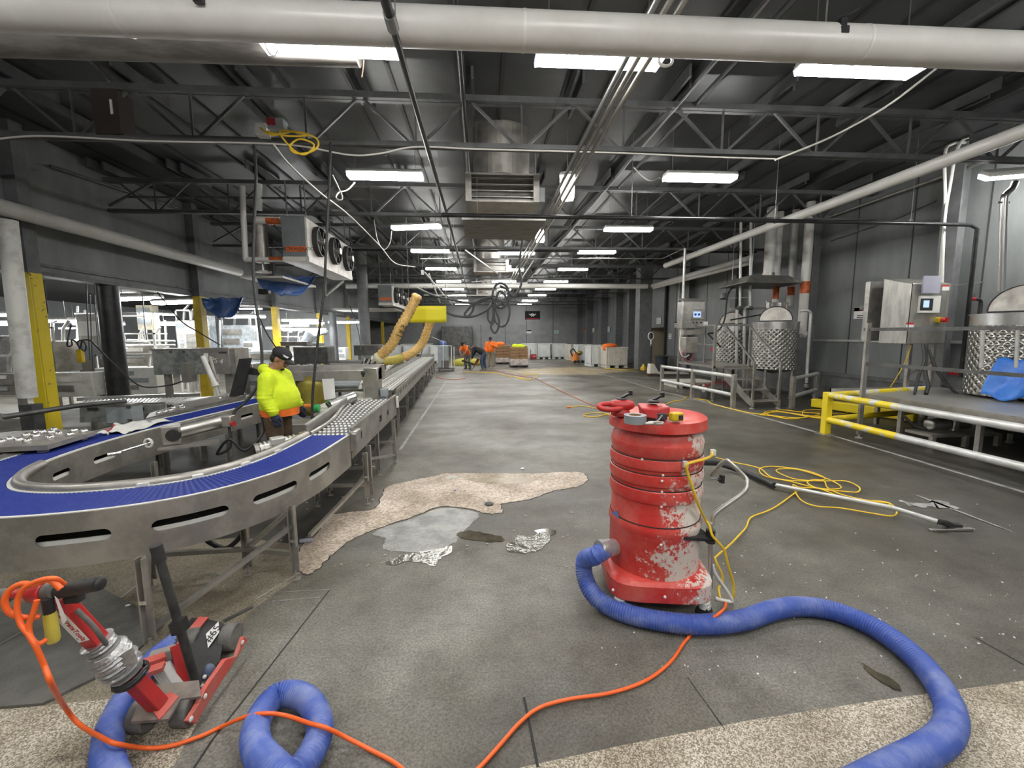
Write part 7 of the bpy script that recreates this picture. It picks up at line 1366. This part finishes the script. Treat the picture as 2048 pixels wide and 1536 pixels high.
for px, py, s, m in ((978, 1010, .035, mat('dark_stone', (.10, .11, .10), .7)), (910, 982, .012, mat('blue_chip', (.05, .13, .5), .5)), (1045, 938, .02, label_w), (256, 1215, .02, label_w)):
    p = G(px, py); solo(MB().ell(p + V((0, 0, s * .4)), s * 1.3, s, s * .5), 'stone_chip', m, {978: 'dark green grey stone on the edge of the broken concrete', 910: 'tiny blue chip on the broken concrete', 1045: 'small pale chip beyond the broken concrete', 256: 'pale chip lying by the long metal strip'}[px], 'chip')

grit = MB(); rnd = random.Random(12)
for i in range(130):
    px, py = rnd.uniform(1180, 2040), rnd.uniform(1000, 1360); p = G(px, py); s = rnd.uniform(.002, .006); grit.box((p.x, p.y, s * .4), (s * 2, s, s * .8), rnd.uniform(0, 3))
solo(grit, 'floor_grit', label_w, 'pale grit specks strewn over the dark floor right of the drum', 'grit', kind='stuff')
# ================================================================== FAR END OF THE HALL
def bulk_bin(m, feet=True, h=1.05, w=1.15, d=1.15, seam=None):
    t = thing('bulk_bin', 'x', 'bin', (0, 0, 0))
    part(MB().b2((-w / 2, -d / 2, .12), (-w / 2 + .05, d / 2, h)).b2((w / 2 - .05, -d / 2, .12), (w / 2, d / 2, h)).b2((-w / 2, -d / 2, .12), (w / 2, -d / 2 + .05, h)).b2((-w / 2, d / 2 - .05, .12), (w / 2, d / 2, h)).b2((-w / 2, -d / 2, .12), (w / 2, d / 2, .17)), 'shell', m, t, bev=.012)
    part(MB().b2((-w / 2 - .02, -d / 2 - .02, h - .07), (w / 2 + .02, -d / 2 + .05, h)).b2((-w / 2 - .02, d / 2 - .05, h - .07), (w / 2 + .02, d / 2 + .02, h)).b2((-w / 2 - .02, -d / 2, h - .07), (-w / 2 + .05, d / 2, h)).b2((w / 2 - .05, -d / 2, h - .07), (w / 2 + .02, d / 2, h)), 'rim', m, t, bev=.01)
    for k in range(4): x = -w / 2 + w * (k + .5) / 4; part(MB().b2((x - .02, -d / 2 - .015, .2), (x + .02, -d / 2, h - .1)), 'rib', m, t)
    for k in range(4): y = -d / 2 + d * (k + .5) / 4; part(MB().b2((-w / 2 - .015, y - .02, .2), (-w / 2, y + .02, h - .1)), 'rib', m, t)
    for x in (-w / 2 + .1, 0, w / 2 - .1): part(MB().b2((x - .09, -d / 2, 0), (x + .09, d / 2, .12)), 'skid', m, t)
    if seam: part(MB().b2((-w / 2 - .01, -d / 2 - .012, seam), (w / 2 + .01, d / 2, seam + .02)), 'stack_seam', grey_box, t)
    return t
GB = 'white bulk bins'
B1 = bulk_bin(bin_m, h=1.12, w=1.02, d=1.1, seam=None); B1['group'] = GB
B2 = bulk_bin(bin_cream, h=1.08, w=1.15, d=1.0); B2['group'] = GB; B2.name = 'bulk_bin'
first = [True]
def put_bin(px, py, rz, lab, src=B1, used=set()):
    p = G(px, py); p = p + V((0, .55, 0))
    if src.name not in used: used.add(src.name); src.location = p; src.rotation_euler.z = rz; src['label'] = lab; return src
    return copy_tree(src, p, rz, lab)
put_bin(1088, 718, 0, 'white bulk bin against the back, right behind the red toolbox'); put_bin(1119, 718, 0, 'white bulk bin against the back, left of the cream one with the orange machine')
put_bin(1154, 720, .25, 'cream bulk bin behind the orange machine', B2); put_bin(1058, 716, 0, 'white bulk bin right behind the stacked cardboard boxes')
put_bin(1234, 736, .05, 'cream bulk bin with orange cloth standing before the broad column', B2)
put_bin(1198, 733, .08, 'tall white bulk bin left of the cream bin with orange cloth'); put_bin(1171, 725, .05, 'low looking white bulk bin right of the orange machine')
put_bin(1215, 727, .08, 'white bulk bin tucked behind the tall one before the column')
for i, px in enumerate((758, 790, 822, 852, 876)):
    put_bin(px, 722 + i, 0, 'white bulk bin in the row behind the far conveyor end, %s from the left' % ['first', 'second', 'third', 'fourth', 'fifth'][i])
for i, px in enumerate((775, 815, 850)): put_bin(px, 716, 0, 'white bulk bin in the rearmost left row, %s from the left' % ['first', 'second', 'third'][i])
p = G(1234, 736) + V((-.28, .35, 1.10)); solo(MB().ell(p + V((0, .1, .05)), .42, .3, .14).ell(p + V((-.25, .0, -.05)), .16, .16, .16), 'orange_cloth', orange_c, 'orange jacket thrown over the cream bin by the column', 'cloth', smooth=60)
# pallets of boxes
def pallet(x0, x1, y, h0, h1, lab, wrap):
    t = thing('box_pallet', lab, 'pallet', ((x0 + x1) / 2, y, 0), 'pallets of cardboard boxes'); d = 1.0
    part(MB().b2((x0 - .02, y - .5, .06), (x1 + .02, y + .5, .10)), 'pallet_top', rubber, t)
    for x in (x0 + .06, (x0 + x1) / 2, x1 - .06): part(MB().b2((x - .06, y - .5, 0), (x + .06, y + .5, .06)), 'pallet_foot', rubber, t)
    part(MB().b2((x0, y - .48, .10), (x1, y + .48, h0)), 'wrapped_layers', wrap, t, 'shrink wrapped lower layers', bev=.02)
    n = 4
    for k in range(n):
        z0 = h0 + (h1 - h0) * k / n; z1 = h0 + (h1 - h0) * (k + 1) / n - .012
        for j in range(2): a = x0 + (x1 - x0) * j / 2; b = x0 + (x1 - x0) * (j + 1) / 2 - .008; part(MB().b2((a, y - .48, z0), (b, y + .48, z1)), 'box', card_m, t, bev=.008)
    for s in (-1, 1): part(MB().bar(((x0 + x1) / 2 - .28 * s, y - .49, .14), ((x0 + x1) / 2 + .28 * s, y - .49, h0 - .04), .05, .01), 'cross_tape', label_w, t)
    return t
p0, p1 = G(1021, 735), G(1057, 735); pallet(p0.x, p1.x, p0.y + .5, .46, 1.10, 'right pallet of brown cardboard boxes with lime vest on top', wrap_m)
p0, p1 = G(992, 729), G(1023, 729); pallet(p0.x, p1.x, p0.y + .6, .40, 1.15, 'left pallet of brown cardboard boxes beside the man in the orange hoodie', wrap_m)
CLY = p0.y + .6; p = AY(1040, 694, G(1021, 735).y + .5); p.z = 1.10; solo(MB().ell(p + V((0, 0, .02)), .33, .25, .14).ell(p + V((-.28, -.05, .05)), .18, .16, .13).ell(p + V((.2, 0, -.05)), .22, .2, .1), 'lime_vest', hivis, 'lime jacket heaped on the right stack of boxes', 'cloth', smooth=60)
p = AY(1045, 696, G(1021, 735).y + .5); p.z = 1.11; solo(MB().ell(p, .28, .2, .05), 'black_bag', rubber, 'flat black bag under the lime jacket', 'bag', smooth=60)
p = G(1067, 719); t = thing('red_toolbox', 'dark red toolbox on the floor before the back bins', 'toolbox', p); part(MB().box((p.x, p.y + .2, .2), (.45, .3, .36)), 'case', crate_red, t, bev=.03); part(MB().b2((p.x - .2, p.y + .1, .38), (p.x - .17, p.y + .13, .72)), 'handle_post', rubber, t); part(MB().box((p.x + .06, p.y + .045, .24), (.2, .01, .03)), 'label_bar', label_w, t)
p = G(1152, 727); t = thing('orange_floor_machine', 'orange floor machine with black handle loop before the cream bin', 'machine', p)
part(MB().loft([(V((p.x - .05, p.y + .2, .14)), V((.22, 0, 0)), V((0, .2, 0))), (V((p.x, p.y + .2, .35)), V((.25, 0, 0)), V((0, .2, 0))), (V((p.x - .05, p.y + .2, .62)), V((.2, 0, 0)), V((0, .16, 0)))]), 'body', orange_mac, t, smooth=60)
part(MB().tube(cr([V((p.x - .2, p.y + .1, .45)), V((p.x - .32, p.y + .1, .75)), V((p.x - .15, p.y + .1, .88)), V((p.x + .05, p.y + .1, .62)), V((p.x + .3, p.y + .1, .5))]), .04, 10), 'handle_loop', rubber, t, smooth=60); part(MB().ell((p.x + .25, p.y + .2, .65), .22, .2, .13), 'motor_top', drum_yellow, t); part(MB().cyl((p.x - .05, p.y + .0, .1), (p.x - .05, p.y + .08, .1), .1, n=18).cyl((p.x + .17, p.y + .02, .1), (p.x + .17, p.y + .1, .1), .1, n=18), 'wheel', rubber, t)
# grey cart
p = G(882, 743); t = thing('equipment_cart', 'grey equipment cabinet on a wheeled cart with white pole at the conveyor end', 'cart', p)
part(MB().box((p.x + .25, p.y + .4, .12), (.8, .7, .06)), 'cart_deck', steel_dark, t); part(MB().box((p.x + .1, p.y + .4, .72), (.5, .5, 1.05)), 'cabinet', grey_box, t, bev=.02); part(MB().box((p.x + .2, p.y + .14, .36), (.36, .04, .34)), 'drawer_front', steel_dark, t)
for x in (-.1, .55): part(MB().cyl((p.x + x, p.y + .1, .05), (p.x + x + .05, p.y + .1, .05), .06, n=14), 'caster', rubber, t)
part(MB().tube([(p.x + .5, p.y + .2, .12), (p.x + .52, p.y + .2, 1.25), (p.x + .0, p.y + .2, 1.27)], .025, 8).tube([(p.x + .62, p.y + .6, .12), (p.x + .62, p.y + .6, 1.2)], .025, 8), 'frame_tube', white_pl, t); part(MB().bar((p.x + .1, p.y + .1, .1), (p.x + .14, p.y + .1, 1.45), .035), 'white_pole', white_pl, t); part(MB().bar((p.x + .14, p.y + .1, 1.45), (p.x - .4, p.y + .1, 1.7), .07, .03), 'lamp_arm', alu, t)
p = AY(935, 716, 24); solo(MB().ell((p.x - .1, 25.0, .14), .9, .4, .3), 'sand_heap', mat('yellow_bag', (.45, .42, .06), .7), 'yellow covered heap behind the men', 'heap', smooth=60)
solo(MB().b2((-3.6, 38.6, 0), (-.8, 39.6, 2.6)), 'dark_rack', steel_dark, 'dark machine cabinet before the back wall at left', 'rack', bev=.03)
p = AY(885, 692, 30); t = thing('blue_mixer', 'blue capped machine before the back wall behind the cart', 'machine', (p.x, 30, 0)); part(MB().cyl((p.x, 30, 0), (p.x, 30, 1.0), .12, n=12), 'stem', alu, t); part(MB().ell((p.x, 30, 1.2), .3, .25, .22), 'cap', mat('blue_cap', (.10, .16, .42), .5), t)
# pallet jack, trash can near the doorway
p = G(1300, 752); t = thing('pallet_jack', 'cream pallet jack with raised handle left of the silver fence', 'pallet jack', p)
part(MB().prism([(p.x - .1, .1), (p.x + .3, .1), (p.x + .3, .2), (p.x + .12, .52), (p.x - .06, .52)], p.y - .16, p.y + .16, Matrix(((1, 0, 0, 0), (0, 0, 1, 0), (0, 1, 0, 0), (0, 0, 0, 1)))), 'pump_block', bin_cream, t, bev=.03); part(MB().bar((p.x + .25, p.y - .17, .13), (p.x + 1.6, p.y - .1, .1), .16, .06).bar((p.x + .25, p.y + .25, .13), (p.x + 1.6, p.y + .32, .1), .16, .06), 'fork', bin_cream, t)
part(MB().cyl((p.x - .0, p.y - .1, .09), (p.x - .0, p.y + .1, .09), .09, n=18), 'steer_wheel', mat('brown_wheel', (.14, .05, .03), .6), t)
h0_, h1_ = V((p.x + .02, p.y, .3)), AY(1302, 672, p.y); part(MB().cyl(h0_, h0_.lerp(h1_, .75), .03, n=10), 'tiller', rubber, t); part(MB().tube([h1_ + V((.12 * math.cos(a), 0, .16 * math.sin(a))) for a in [i * .52 for i in range(12)]], .02, 8, closed=True).bar(h0_.lerp(h1_, .7), h1_ - V((0, 0, .14)), .05), 'loop_handle', dirty_white, t)
p = G(1323, 741); p.y = 17.5; p = AY(1323, 720, 19.6); solo(MB().lathe([(.24, 0), (.28, .62), (.31, .64), (.31, .70), (.27, .70), (.27, .1)], 26, (p.x, 19.6, 0), close=True), 'trash_can', mat('dark_grey_can', (.03, .035, .045), .5), 'dark grey round trash can under the doorway sign', 'trash can', smooth=50)
p = G(1287, 740); solo(MB().lathe([(.14, 0), (.15, .12), (.08, .2), (.04, .3)], 16, (p.x, p.y, 0)), 'yellow_cone', yellow_p, 'small yellow cap on the floor left of the pallet jack', 'cone', smooth=50)
t = thing('low_pallet', 'cream plastic pallet lying behind the silver fence', 'pallet', (6.9, 13.4, 0)); part(MB().b2((6.3, 13.0, .12), (7.7, 14.2, .18)), 'deck', bin_cream, t); part(MB().b2((6.35, 13.0, 0), (6.5, 14.2, .12)).b2((6.95, 13.0, 0), (7.1, 14.2, .12)).b2((7.5, 13.0, 0), (7.65, 14.2, .12)), 'skid', bin_cream, t)
# ================================================================== PEOPLE
def remesh(o, vox, it=4, sm=.5):
    m = o.modifiers.new('remesh', 'REMESH'); m.mode = 'VOXEL'; m.voxel_size = vox; m.use_smooth_shade = True
    s = o.modifiers.new('smooth', 'SMOOTH'); s.iterations = it; s.factor = sm
def person(name, lab, loc, rz, P, vox, cloth, cap=None, extras=None, girth=1.):
    """P: joints in the person's own frame, x forward, y to their left, z up."""
    t = thing(name, lab, 'person', loc); M = Matrix.Translation(V(loc)) @ Matrix.Rotation(rz, 4, 'Z')
    J = {k: V(v) for k, v in P.items()}; g = girth
    hd = J['head']; fw = J['look'].normalized(); upd = (hd - J['neck']).normalized(); lf = upd.cross(fw).normalized(); fw = lf.cross(upd).normalized()
    H = Matrix(((fw.x, lf.x, upd.x), (fw.y, lf.y, upd.y), (fw.z, lf.z, upd.z)))
    def hp(x, y, z): return hd + H @ V((x, y, z))
    b = MB()
    b.ell(hp(-.005, 0, .03), .098, .076, .095, H).ell(hp(.03, 0, -.045), .062, .058, .07, H).ell(hp(.062, 0, -.085), .028, .03, .026, H)   # skull, face, chin
    b.ell(hp(.098, 0, -.012), .02, .014, .026, H).ell(hp(.085, 0, .02), .018, .05, .012, H).ell(hp(.088, 0, -.055), .014, .026, .010, H)        # nose, brow, lips
    for s in (-1, 1): b.ell(hp(-.005, s * .078, -.01), .02, .010, .032, H).ell(hp(.06, s * .04, -.03), .03, .022, .03, H)                     # ears, cheeks
    b.limb([J['neck'] - upd * .03, hd - upd * .05], [.062, .056]); b.limb([J['pelvis'], J['chest'], J['neck']], [.12, .13, .07])
    for s in ('l', 'r'):
        b.limb([J['chest'].lerp(J['sh' + s], .5), J['sh' + s], J['el' + s], J['wr' + s]], [.07, .055, .04, .028])
        d = (J['ha' + s] - J['wr' + s]).normalized(); sd = d.cross(V((0, 1, 0)) if abs(d.y) < .8 else V((1, 0, 0))).normalized(); nn = sd.cross(d)
        R = Matrix(((d.x, sd.x, nn.x), (d.y, sd.y, nn.y), (d.z, sd.z, nn.z)))
        c = J['wr' + s] + d * .055; b.ell(c, .052, .040, .020, R)
        for k, (o_, L_) in enumerate(((-.027, .062), (-.009, .074), (.009, .070), (.027, .056))):
            p = c + d * .04 + sd * o_; b.limb([p, p + d * L_ * .5 + nn * .006, p + d * L_ * .85 + nn * .026], [.0095, .009, .0078], 8)
        p = c - d * .02 - sd * .034; b.limb([p, p - sd * .022 + d * .03 + nn * .008, p - sd * .024 + d * .056 + nn * .02], [.0115, .010, .009], 8)
        b.limb([J['pelvis'] + (J['hip' + s] - J['pelvis']) * .8, J['hip' + s], J['kn' + s], J['an' + s]], [.09, .08, .055, .038])
    b.xf(M); o = part(b, 'body', skin_m, t, 'skin'); remesh(o, vox, 3)
    top = MB(); wd = V((0, 1, 0))
    tw = (J['shl'] - J['shr']).normalized()
    ax = (J['neck'] - J['pelvis']).normalized(); fx_ = tw.cross(ax).normalized()
    rings = []
    for f, rw, rd, off in cloth['torso']: c = J['pelvis'].lerp(J['neck'], f) + fx_ * off; rings.append((c, tw * rw * g, fx_ * rd * g))
    top.loft(rings, 24)
    for s in ('l', 'r'):
        e = J['el' + s]; w_ = J['wr' + s] if cloth['sleeve'] > 1.5 else e.lerp(J['wr' + s], max(0, cloth['sleeve'] - 1)); u = cloth.get('fat', 1.)
        pts = [J['chest'].lerp(J['sh' + s], .55), J['sh' + s], e, w_] if cloth['sleeve'] > 1 else [J['chest'].lerp(J['sh' + s], .55), J['sh' + s], J['sh' + s].lerp(e, .7)]
        top.limb(pts, [.10 * u, .085 * u, .066 * u, .050 * u][:len(pts)])
        if cloth.get('folds'):
            for k in range(5): q = J['sh' + s].lerp(e, .2 + .18 * k); top.ell(q, .078 * u, .078 * u, .012)
            for k in range(5): q = e.lerp(w_, .08 + .2 * k); top.ell(q, .066 * u, .066 * u, .012)
    if cloth.get('hood'): top.limb([J['neck'] + V((-.06, -.05, .0)), J['neck'] + V((-.10, 0, .015)), J['neck'] + V((-.06, .05, .0)), J['neck'] + V((.05, .03, -.02)), J['neck'] + V((.05, -.03, -.02)), J['neck'] + V((-.06, -.05, .0))], [.055, .065, .055, .035, .035, .055])
    top.xf(M); o = part(top, cloth['topname'], cloth['topmat'], t); remesh(o, vox * 1.1, 3)
    leg = MB(); hipw = (J['hipl'] - J['hipr']).length
    leg.loft([(J['pelvis'] + V((0, 0, .08)), tw * (hipw * .5 + .08) * g, V((.12 * g, 0, 0))), (J['pelvis'], tw * (hipw * .5 + .095) * g, V((.13 * g, 0, 0))), (J['pelvis'] - V((0, 0, .09)), tw * (hipw * .5 + .08), V((.12, 0, 0)))])
    for s in ('l', 'r'): leg.limb([J['hip' + s], J['kn' + s], J['an' + s] + V((0, 0, .01))], [.105 * g, .078 * g, .066 * g])
    leg.xf(M); o = part(leg, 'trousers', cloth['legmat'], t); remesh(o, vox * 1.1, 3)
    for s in ('l', 'r'):
        a = J['an' + s]; ty = J.get('toe' + s, V((1, 0, 0))).normalized(); sh = MB().limb([V((a.x, a.y, .05)) - ty * .04, V((a.x, a.y, .045)) + ty * .12], [.052, .04]); sh.limb([V((a.x, a.y, .05)), a], [.05, .052])
        sh.v = [V((p.x, p.y, max(p.z, .0))) for p in sh.v]; sh.xf(M); o = part(sh, 'boot', rubber if cloth.get('boot') is None else cloth['boot'], t, smooth=60)
    hr = MB().ell(hp(-.02, 0, .045), .095, .082, .085, H).ell(hp(-.05, 0, -.01), .055, .074, .07, H); hr.xf(M); o = part(hr, 'hair', hair_m, t, smooth=60)
    if cap:
        c = MB().ell(hp(-.008, 0, .065), .112, .094, .078, H); c.v = [p for p in c.v]; c.xf(M); o = part(c, 'cap', cap, t, smooth=60)
        bill = MB().grid(8, 6, lambda u, v: hp(.085 + .095 * v * math.sin(math.pi * u) ** .5, .085 * (1 - u * 2) * (1 - .25 * v), .055 - .022 * v - .03 * (2 * u - 1) ** 2)); bill.xf(M); part(bill, 'cap_bill', cap, t, smooth=60, thick=.006)
    if cloth.get('beard'): bd = MB().ell(hp(.088, 0, -.046), .016, .03, .007, H).ell(hp(.072, 0, -.088), .026, .028, .02, H); bd.xf(M); part(bd, 'beard', hair_m, t, smooth=60)
    return t, M, J, hp
# --- the man in lime
gp = AY(560, 760, 4.9); X0, Y0 = AY(552, 800, 4.9).x, 4.95
JM = dict(pelvis=(-.02, 0, .90), chest=(-.01, 0, 1.16), neck=(-.03, 0, 1.37), head=(.055, 0, 1.50), look=(1, 0, -.62), shl=(.0, .18, 1.29), shr=(-.02, -.18, 1.28), ell=(.04, .25, 1.09), elr=(-.02, -.26, 1.08), wrl=(.12, .24, .94), wrr=(.07, -.275, .93), hal=(.15, .24, .82), har=(.095, -.275, .81), hipl=(-.02, .10, .85), hipr=(-.02, -.10, .85), knl=(0, .11, .46), knr=(0, -.11, .46), anl=(-.04, .12, .08), anr=(-.04, -.12, .08))
CM = dict(torso=[(.06, .20, .185, .03), (.10, .22, .205, .035), (.22, .225, .212, .045), (.36, .22, .21, .05), (.52, .21, .195, .04), (.68, .20, .165, .015), (.83, .19, .145, .0), (.94, .15, .115, -.01), (1.03, .10, .085, -.01)], sleeve=2, topname='hoodie', topmat=hivis, legmat=pants_m, hood=True, folds=True, fat=1.08, beard=True)
t, M, J, hp = person('person', 'man in lime hoodie, black cap and brown trousers looking down at the conveyor', (X0, Y0, 0), 0, JM, .009, CM, cap=black_c, girth=1.0)
hem = MB().loft([(V((.012, 0, .862)), V((0, .212, 0)), V((.20, 0, 0))), (V((.012, 0, .95)), V((0, .212, 0)), V((.20, 0, 0)))], 28); hem.xf(M); part(hem, 'orange_shirt_hem', orange_c, t, 'orange shirt hem', smooth=60)
gl_ = MB()
for s in ('l', 'r'):
    w_, h_ = J['wr' + s], J['ha' + s]; d = (h_ - w_).normalized(); sd = V((1, 0, 0)); nn = sd.cross(d).normalized(); R = Matrix(((d.x, sd.x, nn.x), (d.y, sd.y, nn.y), (d.z, sd.z, nn.z)))
    g = MB(); c = w_ + d * .06; g.limb([w_ - d * .02, w_ + d * .02], [.042, .042]); g.ell(c, .06, .047, .027, R)
    for o_, L_ in ((-.03, .066), (-.01, .078), (.01, .074), (.03, .06)): p = c + d * .045 + sd * o_; g.limb([p, p + d * L_ * .5 + nn * .006, p + d * L_ * .85 + nn * .022], [.0125, .012, .0105], 8)
    p = c - d * .02 + sd * .04; g.limb([p, p + sd * .024 + d * .03, p + sd * .022 + d * .06], [.015, .013, .012], 8)
    g.xf(M); o = part(g, 'glove', navy_c, t, 'navy knit glove'); remesh(o, .005, 2)
for k, (y_, z_2) in enumerate(((.0, .06), (.035, .055))): pass
cp = MB().bar(hp(.045, -.084, .075), hp(.085, -.055, .07), .008, .012).bar(hp(.03, -.088, .085), hp(.09, -.05, .08), .005, .006); cp.xf(M); part(cp, 'cap_emblem', label_w, t, 'white mark on the cap')
# --- worker in orange shirt, shovelling
def jt(**k): return k
sc_w = 1.
p = G(934, 738)
JA = dict(pelvis=(-.10, 0, .78), chest=(.08, 0, 1.05), neck=(.20, 0, 1.22), head=(.30, 0, 1.32), look=(1, 0, -.9), shl=(.17, .18, 1.17), shr=(.17, -.18, 1.17), ell=(.30, .22, .93), elr=(.30, -.22, .95), wrl=(.46, .12, .78), wrr=(.36, -.08, .72), hal=(.52, .08, .73), har=(.42, -.03, .67), hipl=(-.10, .10, .74), hipr=(-.10, -.10, .74), knl=(.02, .14, .42), knr=(-.02, -.13, .42), anl=(-.08, .15, .08), anr=(-.10, -.15, .08))
CA = dict(torso=[(-.02, .18, .13, 0), (.2, .19, .14, .01), (.6, .20, .135, .0), (.85, .19, .115, 0), (1.02, .09, .08, 0)], sleeve=1, topname='orange_tee', topmat=orange_c, legmat=grey_denim, boot=khaki)
person('person', 'bending worker in orange tee and grey jeans, first of the three men', (p.x, p.y, 0), -2.2, JA, .016, CA, cap=hair_m)
# --- worker in black hoodie, bent over
p = G(966, 740)
JB = dict(pelvis=(-.05, 0, .86), chest=(.26, 0, 1.10), neck=(.46, 0, 1.18), head=(.60, 0, 1.16), look=(.8, 0, -1), shl=(.40, .19, 1.12), shr=(.40, -.19, 1.12), ell=(.46, .22, .86), elr=(.46, -.22, .86), wrl=(.52, .14, .66), wrr=(.56, -.10, .70), hal=(.55, .11, .58), har=(.60, -.06, .62), hipl=(-.05, .10, .82), hipr=(-.05, -.10, .82), knl=(.06, .16, .46), knr=(-.04, -.16, .45), anl=(-.02, .20, .08), anr=(-.10, -.22, .08))
CB = dict(torso=[(-.04, .19, .14, 0), (.2, .21, .17, .0), (.6, .22, .16, .0), (.85, .20, .13, 0), (1.02, .10, .09, 0)], sleeve=2, topname='black_hoodie', topmat=black_c, legmat=denim, boot=khaki, fat=1.1)
person('person', 'worker in black hoodie and blue jeans bending over a tool, second of the three men', (p.x, p.y, 0), math.pi - .15, JB, .016, CB, cap=grey_denim)
p = G(982, 734)
JC = dict(pelvis=(0, 0, .86), chest=(.01, 0, 1.18), neck=(.0, 0, 1.40), head=(.05, 0, 1.53), look=(1, 0, -.35), shl=(.0, .20, 1.32), shr=(.0, -.20, 1.32), ell=(.05, .34, 1.10), elr=(.03, -.30, 1.06), wrl=(.28, .12, 1.22), wrr=(.16, -.24, .86), hal=(.30, .05, 1.26), har=(.19, -.22, .78), hipl=(0, .10, .82), hipr=(0, -.10, .82), knl=(.02, .12, .46), knr=(.02, -.12, .46), anl=(0, .13, .08), anr=(0, -.13, .08))
CC = dict(torso=[(-.05, .20, .15, 0), (.2, .22, .17, .01), (.6, .23, .16, .0), (.85, .21, .13, 0), (1.02, .10, .09, 0)], sleeve=2, topname='orange_hoodie', topmat=orange_c, legmat=khaki, boot=khaki, fat=1.15, hood=True)
person('person', 'standing worker in orange hoodie and khaki trousers, third of the three men', (p.x, p.y, 0), -1.75, JC, .016, CC, cap=black_c)
p = AY(1000, 692, CLY); p.z = 1.15; solo(MB().ell(p + V((0, 0, .06)), .3, .2, .16), 'orange_cloth', orange_c, 'orange cloth draped on the left stack of boxes', 'cloth', smooth=60)
# tools they use
a, b = AY(924, 721, 21.6), AY(948, 729, 21.4); t = thing('shovel', 'black handled shovel held by the bending worker in orange', 'shovel', b); part(MB().bar(a, b, .05, .09), 'blade', rubber, t); part(MB().cyl(AY(931, 714, 21.9), AY(938, 706, 22.1), .02, n=8).cyl(a.lerp(b, .3), AY(932, 712, 21.9), .02, n=8), 'shaft', card_m, t)
a, b = AY(957, 718, 21.6), AY(944, 740, 21.5); t = thing('chipping_hammer', 'red brown hand tool pressed to the floor by the worker in black', 'tool', b); part(MB().cyl(a, a.lerp(b, .55), .08, .06, n=12), 'tool_body', mat('red_brown', (.22, .06, .04), .6), t); part(MB().cyl(a.lerp(b, .55), b, .03, .015, n=8), 'chisel', steel_dark, t)
# ================================================================== WORLD AND EXPOSURE
wd_ = bpy.data.worlds.new('world'); sc.world = wd_; wd_.use_nodes = True; wd_.node_tree.nodes['Background'].inputs[0].default_value = (.6, .65, .7, 1); wd_.node_tree.nodes['Background'].inputs[1].default_value = .05
sc.view_settings.view_transform = 'Standard'; sc.view_settings.look = 'None'; sc.view_settings.gamma = 1; sc.view_settings.use_curve_mapping = False
sc.view_settings.exposure = 0.48
sc.cycles.max_bounces = 7; sc.cycles.diffuse_bounces = 3; sc.cycles.glossy_bounces = 3; sc.cycles.transmission_bounces = 3; sc.cycles.transparent_max_bounces = 6
